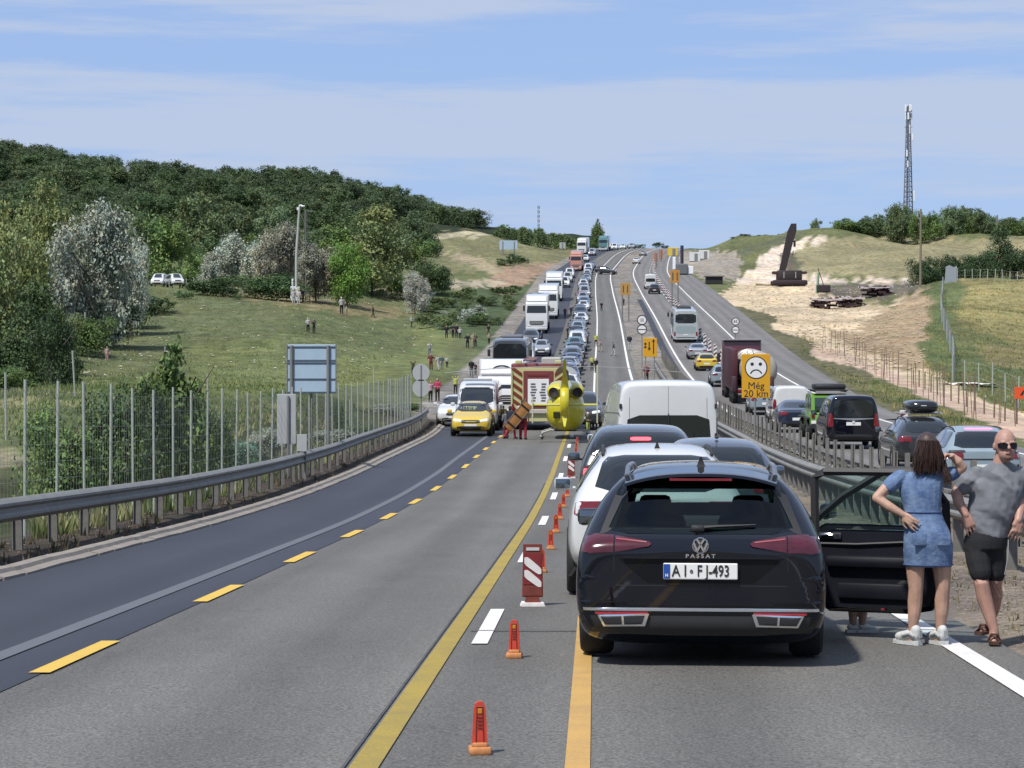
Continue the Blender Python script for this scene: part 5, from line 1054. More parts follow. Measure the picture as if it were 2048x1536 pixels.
def coach(name, label, W, H, L, paint, front=True, glassy=True):
    t = thing(name, label, 'bus'); t['_len'] = L; hw = W / 2; s_ = 1 if front else -1
    sec = []
    for y, k in ((-L / 2, .03), (-L / 2 + .12, .06), (-L / 2 + .5, .08), (L / 2 - .7, .08), (L / 2 - .2, .06), (L / 2, .0)):
        w, zt, zb = hw - (.08 - k), H - (.08 - k) * 1.6, .38
        sec.append([Vector((sx * w * f, y, z)) for sx, f, z in ((-1, .96, zb), (-1, 1, zb + .25), (-1, 1, 1.35), (-1, .97, zt - .35), (-1, .86, zt - .06), (-1, .5, zt), (1, .5, zt), (1, .86, zt - .06), (1, .97, zt - .35), (1, 1, 1.35), (1, 1, zb + .25), (1, .96, zb))])
    me = MB().rings(sec).mesh('body', True, 35); link('body', me, paint, t); bv = bvh_of(me)
    patch(bv, [(-hw * .93, 1.0 if front else 1.95), (hw * .93, 1.0 if front else 1.95), (hw * .88, H - .32), (-hw * .88, H - .32)], 'front', .012, 4, 8, .03).build('windscreen', glass, t, True, 40)
    patch(bv, [(-hw * .86, 2.05), (hw * .86, 2.05), (hw * .82, H - .38), (-hw * .82, H - .38)], 'rear', .012, 4, 8, .03).build('rear_window', glass, t, True, 40)
    for sd in ('left', 'right'):
        for k in range(5):
            y0 = -L / 2 + .6 + k * (L - 1.6) / 5; patch(bv, [(y0, 1.55), (y0 + (L - 1.6) / 5 - .08, 1.55), (y0 + (L - 1.6) / 5 - .08, H - .45), (y0, H - .45)], sd, .008, 2, 3, .02).build('side_window', glass, t, True)
    for f in (1, -1):
        patch(bv, [(f * hw * .55, .62), (f * hw * .93, .62), (f * hw * .93, .85), (f * hw * .55, .82)], 'front', .015, 2, 4, .04).build('headlight', white_l, t)
        patch(bv, [(f * hw * .82, .72), (f * hw * .95, .72), (f * hw * .95, 1.15), (f * hw * .82, 1.15)], 'rear', .015, 3, 3, .04).build('tail_light', red_l, t)
        MB().rbox((f * (hw + .2), L / 2 + .25, H - .95), (.20, .14, .5), .05).tube([(f * hw * .9, L / 2 - .1, H - .5), (f * (hw + .2), L / 2 + .25, H - .62)], .03, 5).build('door_mirror', blackp, t)
        wheel(t, f * (hw - .2), L / 2 - 2.6, .48, .30); wheel(t, f * (hw - .2), -L / 2 + 3.0, .48, .30)
    patch(bv, [(-hw * .8, 1.0), (hw * .8, 1.0), (hw * .82, 1.78), (-hw * .82, 1.78)], 'rear', .010, 3, 6, .03).build('engine_lid', M('bus_pale_panel', S(188, 206, 208, .5), .35, .1), t, True)
    patch(bv, [(-hw * .8, .55), (hw * .8, .55), (hw * .8, .60), (-hw * .8, .60)], 'rear', .02, 1, 4, .03).build('bumper_strip', blackp, t)
    patch(bv, [(-.27, .78), (.27, .78), (.27, .90), (-.27, .90)], 'rear', .02, 2, 2, .03, 0).build('number_plate', plate_w, t)
    MB().rbox((0, .4, H + .06), (1.5, 2.6, .22), .08).build('roof_unit', blackp if not front else M('bus_grey_roof', S(120, 124, 134, .5), .5), t)
    return t
c1 = coach('coach', 'dark-fronted touring coach leading the column on the oncoming lane', 2.5, 3.5, 11.5, PAINT['grey']); put_facing(c1, 1020, 160)
c2 = coach('coach', 'white coach driving away up the far carriageway', 2.55, 3.4, 12, carpaint('pale_bus_paint', S(214, 222, 224, .5), 0, .4), False); put(c2, PX(1376, 239) - fE(245), 239, 1)
# fire engine seen from behind
def fire_engine():
    W, H, L, Y = 2.5, 2.75, 8.0, 104.0; t = thing('fire_engine', 'fire engine with yellow and red chevrons round a maroon rear shutter, left of the helicopter', 'fire engine'); t['_len'] = L; hw = W / 2; yr = -L / 2
    red = M('fire_red', S(140, 52, 48, .5), .4, 0, .6); lim = M('fire_yellow', S(226, 220, 158, .52), .45); mar = M('shutter_maroon', S(140, 62, 62, .5), .55)
    MB().rbox((0, .3, .75 + H / 2 - .2), (W, L - .6, H - .55), .06).build('body', red, t, True, 30); MB().rbox((0, L / 2 - 1, 1.5), (W * .98, 2.0, 2.2), .1).build('cab', red, t, True, 30)
    MB().rbox((0, yr + .27, 1.62), (W, .06, 2.45), .02).build('rear_wall', lim, t)
    for sx in (-1, 1):
        for k in range(6):
            z = .62 + k * .36; MB().prism([(sx * .74, z), (sx * 1.22, z + .34), (sx * 1.22, z + .52), (sx * .74, z + .18)], yr + .215, yr + .238, 'xz').build('chevron', M('chevron_red', S(136, 58, 34, .5), .5), t)
        MB().rbox((sx * 1.16, yr + .19, 1.0), (.10, .05, .40), .02).build('tail_light', red_l, t); MB().tube([(sx * 1.19, yr + .2, .7), (sx * 1.19, yr + .2, 2.7)], .03, 6).build('grab_rail', lim, t)
        wheel(t, sx * 1.03, yr + 1.9, .48, .4); wheel(t, sx * 1.05, L / 2 - 1.5, .48, .3)
    MB().rbox((0, yr + .225, 1.85), (1.36, .05, 1.70), .02).build('rear_shutter', mar, t); MB().rbox((0, yr + .195, 2.52), (.90, .03, .12), .01).build('sign_strip', red, t)
    pb = MB().rbox((0, yr + .185, 1.72), (.96, .03, 1.22), .01).build('notice_board', M('board_white', (.6, .6, .6), .5), t)
    for sx in (-.21, .21):
        g = MB()
        for k in range(7): g.rbox((sx + rnd.uniform(-.04, .04), yr + .165, 1.35 + k * .125), (rnd.uniform(.16, .26), .012, .07), .004)
        g.build('notice_figure', M('print_grey', S(96, 106, 112, .5), .6), t)
    MB().rbox((0, yr + .2, .86), (1.5, .16, .20), .03).build('rear_step', M('step_pale', S(220, 210, 200, .5), .5), t); MB().rbox((0, yr + .4, .58), (2.2, .2, .36), .04).build('bumper', blackp, t)
    MB().rbox((0, 0, H + .16), (W * .96, L - 1.6, .10), .03).build('roof_deck', lim, t)
    ld = MB()
    for sx in (-.65, -.15): ld.tube([(sx, yr + .1, H + .42), (sx, L / 2 - 1.4, H + .52)], .045, 6)
    for k in range(16): ld.tube([(-.65, yr + .3 + k * .4, H + .425 + k * .006), (-.15, yr + .3 + k * .4, H + .425 + k * .006)], .025, 5)
    ld.build('ladder', M('ladder_maroon', S(110, 66, 74, .5), .5, .2), t, True); MB().rbox((.55, -1.0, H + .38), (.9, 2.6, .34), .06).build('roof_locker', M('locker_grey', S(208, 208, 200, .5), .5), t)
    MB().rbox((-.9, yr + .35, H + .34), (.3, .2, .18), .04).rbox((.9, yr + .35, H + .34), (.3, .2, .18), .04).build('beacon', M('beacon_cream', S(230, 226, 170, .5), .3), t)
    put(t, PX(1083, Y) - fE(Y + 4), Y, 1, .0)
fire_engine()
# ambulance van, yellow estate, white car at the incident
amb, bv = vehicle('ambulance_van', scaled('bigvan', hf=.87, wf=1.0), PAINT['white'], 'white ambulance van facing the camera behind the yellow car', 'van', 2)
patch(bv, [(-.85, 1.10), (.85, 1.10), (.85, 1.16), (-.85, 1.16)], 'front', .006, 1, 6, .02).build('reflective_band', M('lime_band', S(220, 226, 120, .54), .5), amb); MB().rbox((0, 1.0, 2.29), (1.3, .3, .10), .04).build('beacon_bar', M('beacon_clear', S(210, 214, 220, .5), .3), amb); put(amb, PX(953, 104) - fE(104), 103.2, -1)
yc, bv = vehicle('estate_car', scaled('estate', hf=1.0, wf=.95, lf=.9), PAINT['yellow'], 'yellow road-service car facing the camera in front of the ambulance van', 'car', 2, rails='black')
patch(bv, [(-.22, .92 + .20), (.50, .92 + .20), (.46, 1.24), (-.18, 1.24)], 'front', .012, 2, 6, .02).build('windscreen_sticker', M('sticker_pale', S(206, 214, 150, .5), .5), yc); put(yc, PX(941, 96.5) - fE(96.5), 96.5, -1)
wc, _ = vehicle('hatchback', scaled('hatch', hf=1.0), PAINT['white'], 'white hatchback facing the camera on the left shoulder beside the ambulance van', 'car', 2); put(wc, PX(908, 109) - fE(109), 109, -1)
gs, _ = vehicle('suv', scaled('suv', hf=1.05), PAINT['dark'], 'dark green off-roader facing the camera right of the helicopter', 'car', 2); put(gs, PX(1166, 104) - fE(104), 104, -1)
# ------------------------------------------------------------------ cars in the oncoming queue (facing the camera, pulled to one side)
TRUNK = {}
def proto(kind, paint):
    if kind not in TRUNK: TRUNK[kind] = None
    sp = {'hatchback': 'hatch', 'suv': 'suv', 'sedan': 'sedan', 'estate_car': 'estate', 'small_van': scaled('van', hf=.98)}[kind]
    return vehicle(kind, sp, PAINT[paint], 'x', 'van' if kind == 'small_van' else 'car', 2 if kind != 'none' else 1, detail=False, plates='f')[0]
QUEUE = [('small_van', 'white'), ('suv', 'dark'), ('sedan', 'navy'), ('suv', 'white'), ('hatchback', 'silver'), ('estate_car', 'grey'), ('suv', 'blue'), ('hatchback', 'white'), ('sedan', 'dark'), ('estate_car', 'silver'), ('hatchback', 'blue'), ('suv', 'grey'),
         ('sedan', 'silver'), ('hatchback', 'navy'), ('suv', 'teal'), ('small_van', 'white'), ('estate_car', 'blue'), ('sedan', 'grey'), ('hatchback', 'dark'), ('suv', 'ice'), ('estate_car', 'dark'), ('hatchback', 'silver'), ('sedan', 'white'), ('suv', 'navy'), ('hatchback', 'grey'),
         ('estate_car', 'white'), ('sedan', 'blue'), ('suv', 'silver'), ('hatchback', 'red'), ('small_van', 'silver'), ('sedan', 'dark'), ('estate_car', 'grey'), ('suv', 'white'), ('hatchback', 'ice'), ('sedan', 'navy'), ('estate_car', 'silver'), ('hatchback', 'dark'), ('suv', 'beige'), ('sedan', 'white'), ('hatchback', 'blue'), ('small_van', 'white'), ('suv', 'dark'), ('sedan', 'silver'), ('hatchback', 'grey')]
NICE = {'dark': 'charcoal', 'ice': 'pale blue', 'navy': 'navy blue', 'slate': 'slate grey', 'suv': 'off-roader', 'estate_car': 'estate car', 'small_van': 'small van', 'grey': 'dark grey'}
PROTO = {}; y = 122.0
for i, (k, c) in enumerate(QUEUE):
    lab = '%s %s, %s in the queue of cars facing the camera behind the helicopter' % (NICE.get(c, c), NICE.get(k, k), nth(i + 1))
    if k not in PROTO: o = PROTO[k] = proto(k, c); o['label'] = lab
    else: o = copy_tree(PROTO[k], (0, 0, 0), 0, lab, repaint={'body': PAINT[c]}); o['_len'] = PROTO[k]['_len']
    o['group'] = 'cars queueing on the oncoming carriageway'
    put(o, -4.85 + rnd.uniform(-.25, .35), y, -1, rnd.uniform(-.03, .03)); y += o['_len'] + (rnd.uniform(1.6, 3.2) if y < 260 else rnd.uniform(4, 9))
for k, c, px_, Y_, lab in [('small_van', 'white', 1047, 197, 'white van behind the touring coach on the oncoming hill lane'), ('hatchback', 'silver', 1082, 214, 'silver hatchback between the white van and the leading lorry'), ('suv', 'dark', 1060, 232, 'charcoal off-roader hidden in front of the leading white lorry'),
        ('small_van', 'white', 1129, 400, 'white van above the third white lorry on the hill'), ('small_van', 'beige', 1135, 425, 'beige van behind another van above the white lorries'), ('small_van', 'white', 1139, 450, 'white van just below the faded pink truck'), ('suv', 'white', 1170, 560, 'white off-roader beyond the faded pink truck'), ('small_van', 'silver', 1183, 600, 'silver van near the crest left of the teal truck'),
        ('suv', 'dark', 1212, 470, 'dark car standing crosswise at the far end of the empty lane'), ('small_van', 'white', 1228, 655, 'white van at the crest right of the teal truck'), ('hatchback', 'white', 1245, 668, 'white car at the crest, first one right of the white van'), ('suv', 'silver', 1262, 676, 'silver car at the crest, farthest right of the oncoming lanes')]:
    o = copy_tree(PROTO[k], (0, 0, 0), 0, lab, 'vehicles of the oncoming carriageway on the hill', repaint={'body': PAINT[c]}); o['_len'] = PROTO[k]['_len']; put_facing(o, px_, Y_)
    if 'crosswise' in lab: o.rotation_euler.z += 1.3
# camper alcove on the van behind the coach is a separate high roof camper
# ------------------------------------------------------------------ far carriageway, all driving away
def away(px_, Y_, name, spec, paint, label, **k):
    o, b = vehicle(name, spec, PAINT[paint] if isinstance(paint, str) else paint, label, 'van' if 'van' in name or 'carrier' in name else 'car', 2, **k); put_px(o, px_, Y_); return o, b
o, b = away(1966, 53, 'suv', scaled('suv', hf=.98, wf=1.0), 'ice', 'pale blue sporty off-roader with lit brake bar behind the man in the grey shirt', rails='black')
patch(b, [(-.32, 1.53), (.32, 1.53), (.32, 1.565), (-.32, 1.565)], 'rear', .03, 1, 4, .05).build('brake_lamp', M('pink_lit_lamp', (.7, .1, .16), .3, emit=(1, .18, .32), estr=.9), o)
for f in (1, -1): patch(b, [(f * .40, 1.03), (f * .80, 1.00), (f * .84, 1.06), (f * .42, 1.075)], 'rear', .02, 2, 5, .03).build('lamp_bar', ink, o)
patch(b, [(-.7, .84), (.7, .84), (.68, .87), (-.68, .87)], 'rear', .008, 1, 8, .02).build('tailgate_crease', blackp, o)
o, b = away(1856, 67, 'estate_car', scaled('estate', hf=1.08, wf=1.04), 'dark', 'dark estate car with a black roof box behind the woman', rails='black')
for yy in (-1.0, .1): MB().rbox((0, yy, 1.66), (1.30, .07, .035), .012).build('roof_bar', M('bar_silver', (.45, .46, .47), .4, .7), o)
MB().rings([ering(y, .02, 1.86, rx, rz_, 20, 3.4) for y, rx, rz_ in ((-1.5, .05, .05), (-1.46, .33, .13), (-1.35, .42, .175), (.2, .42, .18), (.7, .30, .12), (.8, .05, .04))]).build('roof_box', M('gloss_black_box', (.008, .008, .01), .18, coat=.6), o, True, 60); MB().box((.0, -1.49, 1.90), (.16, .03, .022)).build('box_badge', M('badge_silver', (.5, .5, .5), .4), o)
o, b = away(1707, 83, 'people_carrier', scaled('van', hf=1.0, wf=1.03), 'black', 'black people carrier with a big dark rear window beside the green off-roader')
patch(b, [(-.72, 1.10), (0, 1.04), (.72, 1.10), (.72, 1.125), (0, 1.065), (-.72, 1.125)], 'rear', .012, 2, 10, .03, 0).build('chrome_trim', M('trim_silver', (.4, .41, .43), .3, .8), o, True)
MB().rbox((0, -2.47, .98), (.09, .02, .09), .02).build('badge', M('badge_silver', (.5, .5, .5), .4), o)
o, b = away(1597, 101, 'sedan', 'sedan', 'navy', 'dark saloon between the white van and the green off-roader')
o, b = away(1583, 110, 'small_van', scaled('van', hf=.98), 'white', 'white van behind the dark saloon on the far carriageway', rear_on=False)
o, b = away(1534, 124, 'hatchback', scaled('hatch', hf=1.05, wf=1.05), 'ice', 'pale hatchback half hidden by the sad-face sign')
o, b = away(1448, 163, 'suv', scaled('suv', hf=.95), 'ice', 'pale blue car left of the tanker')
o, b = away(1414, 189, 'estate_car', scaled('estate', hf=.98), 'yellow', 'yellow car driving away below the coach'); 
o, b = away(1396, 208, 'sedan', 'sedan', 'silver', 'silver saloon between the coach and the yellow car')
o, b = away(1309, 372, 'suv', 'suv', 'dark', 'dark car driving uphill behind the white camper')
o, b = away(1301, 392, 'camper_van', scaled('bigvan', hf=1.0), 'white', 'white camper driving up the far carriageway')
o, b = away(1273, 545, 'sedan', 'sedan', 'white', 'white car near the top of the far carriageway, nearer of two')
o, b = away(1286, 600, 'estate_car', 'estate', 'silver', 'silver car near the top of the far carriageway, farther of two')
# green off-roader with a roof rack
def jeep():
    L, W = 4.4, 1.88; t = thing('off_roader', 'lime green boxy off-roader with a loaded roof rack', 'car'); t['_len'] = L; gr = PAINT['green']; yr = -L / 2
    MB().rbox((0, 0, .80), (W * .86, L, .62), .06).build('body', gr, t, True, 30); MB().prism(rounded([(yr + .02, 1.08), (yr + 2.75, 1.08), (yr + 2.45, 1.84), (yr + .10, 1.86)], 1), -W * .42, W * .42, 'yz').build('cabin', gr, t, True, 30)
    MB().rbox((0, L / 2 - .8, 1.14), (W * .72, 1.5, .12), .04).build('bonnet', gr, t, True, 30)
    MB().rbox((0, yr + .035, 1.46), (1.30, .05, .50), .06, Matrix.Rotation(-.1, 3, 'X')).build('rear_window', glass_g, t, True)
    for s in (-1, 1):
        for y0, l in ((yr + .55, .72), (yr + 1.45, .85)): MB().rbox((s * W * .418, y0, 1.48), (.03, l, .42), .012).build('side_window', glass_g, t, True)
        MB().rbox((s * .72, yr - .01, 1.0), (.14, .06, .24), .02).build('tail_light', red_l, t)
        for yy in (yr + .85, L / 2 - .75): wheel(t, s * .80, yy, .40, .26); MB().rbox((s * .84, yy, .86), (.26, 1.05, .10), .04).build('wheel_flare', blackp, t, True)
        mk_mirror(t, s * .82, .55, 1.32, blackp, s); MB().tube([(s * .62, yr + .2, 1.95), (s * .62, yr + 2.3, 1.95)], .03, 6).build('rack_rail', blackp, t)
    MB().rbox((0, yr - .05, .55), (1.75, .18, .22), .04).build('bumper', blackp, t); MB().rbox((-.55, yr - .14, .72), (.5, .02, .12), .005).build('number_plate', plate_w, t)
    w_ = MB().lathe([(.20, -.12), (.36, -.12), (.385, -.06), (.385, .06), (.36, .11), (.2, .11), (.001, .08)], 26, (.12, yr - .14, 1.06), 'y', True); w_.build('spare_wheel', rubber, t, True, 50)
    MB().rbox((0, yr + 1.25, 2.0), (1.42, 2.3, .05), .02).build('roof_rack', blackp, t); MB().rbox((.02, yr + 1.2, 2.14), (1.22, 1.9, .22), .08).build('roof_load', M('load_black', (.012, .012, .013), .5, noise=.3, nscale=4), t, True)
    put_px(t, 1662, 92.5)
jeep()
def tanker():
    L, W = 13.0, 2.5; t = thing('tanker_truck', 'maroon tanker lorry with a round white tank driving away', 'truck'); t['_len'] = L; yr = -L / 2; mr = PAINT['maroon']
    MB().rbox((0, L / 2 - 1.1, 2.05), (W, 2.1, 3.3), .15).build('cab', mr, t, True, 30); MB().rbox((0, L / 2 - 2.05, 3.62), (W * .98, .5, .10), .03).build('roof_spoiler', blackp, t)
    tk = MB().rings([ering(y, .38, 2.05, rx * .93, rx * .93, 28, 2.1) for y, rx in ((yr + .2, .15), (yr + .24, .75), (yr + .34, 1.02), (yr + .6, 1.16), (L / 2 - 2.8, 1.16), (L / 2 - 2.6, .8))]); tk.build('tank', M('tank_white', S(222, 210, 190, .46), .45, 0, .2), t, True, 60)
    for y in (yr + .62, yr + 3.2, yr + 5.8, yr + 8.2): MB().lathe([(1.09, y - .04), (1.105, y - .03), (1.105, y + .03), (1.09, y + .04)], 28, (.38, 0, 2.05), 'y').build('tank_band', M('band_steel', (.4, .4, .4), .4, .6), t, True)
    MB().tube([(-.35, yr + .1, .9), (-.35, yr + .16, 3.1), (-.35, yr + .7, 3.25)], .025, 5).tube([(-.02, yr + .1, .9), (-.02, yr + .16, 3.1), (-.02, yr + .7, 3.25)], .025, 5).build('ladder', galv, t)
    MB().rbox((-1.0, .6, 2.0), (.42, L - 3.6, 2.5), .06).build('side_tarpaulin', M('tarpaulin_maroon', S(84, 30, 44, .5), .6, noise=.2, nscale=2), t, True)
    MB().box((0, -.5, .82), (1.0, L - 1.6, .3)).build('chassis', blackp, t); MB().rbox((0, yr + .12, .78), (W * .92, .14, .34), .03).build('rear_beam', blackp, t)
    MB().rbox((0, yr + .03, .92), (1.9, .03, .07), .01).rbox((0, yr + .03, .62), (1.9, .03, .05), .01).build('reflective_strip', M('strip_pale', S(214, 196, 186, .5), .5), t)
    MB().rbox((-1.12, yr + .8, 1.2), (.22, 1.9, .9), .05).rbox((1.12, yr + .8, 1.2), (.22, 1.9, .9), .05).build('mudguard', M('mudguard_maroon', S(72, 34, 46, .5), .6), t, True)
    for s in (-1, 1):
        MB().rbox((s * .85, yr + .03, .78), (.3, .05, .16), .02).build('tail_light', red_l, t); MB().rbox((s * (W / 2 + .18), L / 2 - .5, 2.5), (.2, .14, .6), .05).tube([(s * W * .48, L / 2 - .5, 2.8), (s * (W / 2 + .18), L / 2 - .5, 2.78)], .03, 5).build('door_mirror', blackp, t)
        for yy in (yr + 1.2, yr + 2.5, yr + 3.8, L / 2 - 3.4, L / 2 - 1.1): wheel(t, s * (W / 2 - .2), yy, .5, .34)
    MB().rbox((.1, yr + .015, .80), (.5, .02, .12), .005).build('number_plate', plate_w, t)
    put_px(t, 1507, 138, 1, .0)
tanker()
# ------------------------------------------------------------------ people
def vox(shapes, name, voxel, smooth=6, fac=.5):
    """one continuous surface grown round tapered limbs"""
    mb = MB()
    for kind, *a in shapes:
        if kind == 'limb':
            pts, rs = [Vector(p) for p in a[0]], list(a[1]); n = 10
            d0, d1 = (pts[0] - pts[1]).normalized(), (pts[-1] - pts[-2]).normalized()
            P_ = [pts[0] + d0 * rs[0] * .85, pts[0] + d0 * rs[0] * .5] + pts + [pts[-1] + d1 * rs[-1] * .5, pts[-1] + d1 * rs[-1] * .85]; R_ = [rs[0] * .4, rs[0] * .8] + rs + [rs[-1] * .8, rs[-1] * .4]
            mb.tube(P_, R_, n)
        elif kind == 'loft':   # (centre, half width, half depth) from the top down
            mb.rings([[Vector((c[0] + w * math.cos(2 * math.pi * k / 20), c[1] + d * math.sin(2 * math.pi * k / 20), c[2])) for k in range(20)] for c, w, d in a[0]])
        elif kind == 'ball': mb.ellipsoid(a[0], a[1])
    me = mb.mesh(name); o = bpy.data.objects.new('tmp', me); C.objects.link(o)
    r = o.modifiers.new('r', 'REMESH'); r.mode = 'VOXEL'; r.voxel_size = voxel
    if smooth: s = o.modifiers.new('s', 'SMOOTH'); s.iterations = smooth; s.factor = fac
    m2 = bpy.data.meshes.new_from_object(o.evaluated_get(bpy.context.evaluated_depsgraph_get())); bpy.data.objects.remove(o); m2.name = name
    m2.polygons.foreach_set('use_smooth', [True] * len(m2.polygons)); return m2
def skinmat(name, c, c2=None):
    m = M(name, c, .55, noise=.14, nscale=14, bump=.08, bscale=90); m.node_tree.nodes['Principled BSDF'].inputs['Subsurface Weight'].default_value = .08; m.node_tree.nodes['Principled BSDF'].inputs['Subsurface Radius'].default_value = (.02, .008, .004); return m
skin = skinmat('skin', S(214, 172, 150, .54)); skin_m = skinmat('tanned_skin', S(206, 160, 142, .52))
CL = {k: M('cloth_' + k, S(*c, .5), .9, noise=.2, nscale=6) for k, c in {'white': (214, 214, 210), 'black': (30, 30, 34), 'navy': (40, 46, 66), 'grey': (130, 134, 140), 'maroon': (120, 40, 54), 'pink': (206, 66, 110), 'palepink': (222, 176, 186), 'olive': (88, 92, 64), 'beige': (206, 188, 160), 'brown': (122, 84, 60), 'lime': (214, 224, 110), 'red': (170, 40, 60), 'denim': (84, 108, 150), 'teal': (70, 110, 104)}.items()}
HAIR = {'dark': M('dark_hair', (.018, .013, .010), .6), 'fair': M('fair_hair', (.20, .14, .07), .6), 'white': M('white_cap', (.5, .5, .48), .8)}
def far_protos():
    out = {}
    for pose in ('stand', 'walk', 'hips', 'phone', 'arms_up', 'turned'):
        la, ra = [(-.19, 0, 1.40), (-.25, .02, 1.12), (-.24, -.04, .86), (-.235, -.06, .76)], [(.19, 0, 1.40), (.25, .02, 1.12), (.24, -.04, .86), (.235, -.06, .76)]
        ll, rl = [(-.09, 0, .92), (-.105, -.01, .50), (-.11, .01, .07)], [(.09, 0, .92), (.105, -.01, .50), (.11, .01, .07)]
        if pose == 'walk': ll = [(-.08, 0, .92), (-.10, -.16, .52), (-.10, -.22, .08)]; rl = [(.08, 0, .92), (.10, .05, .52), (.09, .32, .12)]; la[2] = (-.25, .16, .90); la[3] = (-.25, .22, .82); ra[2] = (.24, -.2, .92); ra[3] = (.23, -.26, .84)
        if pose == 'hips': la = [(-.19, 0, 1.40), (-.36, .05, 1.18), (-.18, -.02, 1.02), (-.13, -.06, 1.0)]; ra = [(.19, 0, 1.40), (.36, .05, 1.18), (.18, -.02, 1.02), (.13, -.06, 1.0)]
        if pose == 'phone': ra = [(.19, 0, 1.40), (.24, -.14, 1.20), (.08, -.26, 1.38), (.05, -.28, 1.44)]; la = [(-.19, 0, 1.40), (-.24, -.14, 1.20), (-.06, -.26, 1.36), (-.03, -.28, 1.42)]
        if pose == 'arms_up': la = [(-.19, 0, 1.42), (-.30, 0, 1.62), (-.20, -.02, 1.84), (-.17, -.02, 1.92)]; ra = [(.19, 0, 1.42), (.30, 0, 1.62), (.20, -.02, 1.84), (.17, -.02, 1.92)]
        if pose == 'turned': la[2] = (-.16, -.16, 1.08); la[3] = (-.06, -.2, 1.10); ra[2] = (.16, -.16, 1.06); ra[3] = (.08, -.2, 1.08)
        body = vox([('ball', (0, -.01, 1.60), (.078, .095, .118)), ('ball', (0, -.10, 1.585), (.015, .025, .02)), ('limb', [(0, .01, 1.50), (0, .01, 1.38)], [.055, .06]), ('limb', la[:3], [.05, .042, .032]), ('limb', la[2:], [.032, .036]), ('limb', ra[:3], [.05, .042, .032]), ('limb', ra[2:], [.032, .036]), ('loft', [((0, 0, 1.42), .15, .09), ((0, 0, 1.15), .13, .09), ((0, 0, .95), .14, .10)]), ('limb', ll, [.075, .052, .038]), ('limb', rl, [.075, .052, .038]), ('limb', [ll[2], (ll[2][0], ll[2][1] - .14, .045)], [.042, .035]), ('limb', [rl[2], (rl[2][0], rl[2][1] - .14, .045)], [.042, .035])], 'body', .017, 3)
        shirt = vox([('loft', [((0, 0, 1.47), .09, .06), ((0, 0, 1.42), .20, .11), ((0, 0, 1.30), .20, .13), ((0, 0, 1.10), .175, .125), ((0, 0, .90), .185, .13)]), ('limb', la[:2], [.072, .062]), ('limb', ra[:2], [.072, .062])], 'shirt', .02, 3)
        tr = vox([('loft', [((0, 0, 1.0), .155, .115), ((0, .01, .88), .175, .13), ((0, 0, .80), .17, .12)]), ('limb', ll, [.098, .075, .058]), ('limb', rl, [.098, .075, .058])], 'trousers', .02, 3)
        hair = vox([('ball', (0, .025, 1.635), (.088, .095, .10)), ('ball', (0, .06, 1.56), (.075, .06, .09))], 'hair', .02, 2)
        shoe = vox([('limb', [(ll[2][0], ll[2][1] + .03, ll[2][2] - .025), (ll[2][0], ll[2][1] - .15, ll[2][2] - .03)], [.05, .042]), ('limb', [(rl[2][0], rl[2][1] + .03, rl[2][2] - .025), (rl[2][0], rl[2][1] - .15, rl[2][2] - .03)], [.05, .042])], 'shoes', .02, 2)
        out[pose] = (body, shirt, tr, hair, shoe)
    return out
FP = far_protos()
def person(px_, py_, hpx, pose, shirt, trousers, label, rz=0.0, hair='dark', Y=None, group=None, on_road=False, shoe='black'):
    if Y is None:
        p = hit(px_, py_)
        if on_road: p = Vector((p.x, p.y, fz(p.y)))
    else:
        x = PX(px_, Y); p = Vector((x, Y, fz(Y) if on_road else gz(x, Y)))
    sc = min(1.25, max(.55, hpx * p.y / FPX / 1.72)); t = thing('person', label, 'person', p, rz, group); t.scale = (sc,) * 3
    for n, me, m in zip(('body', 'shirt', 'trousers', 'hair', 'shoes'), FP[pose], (skin, CL[shirt], CL[trousers], HAIR[hair], CL[shoe])): link(n, me, m, t)
    return t
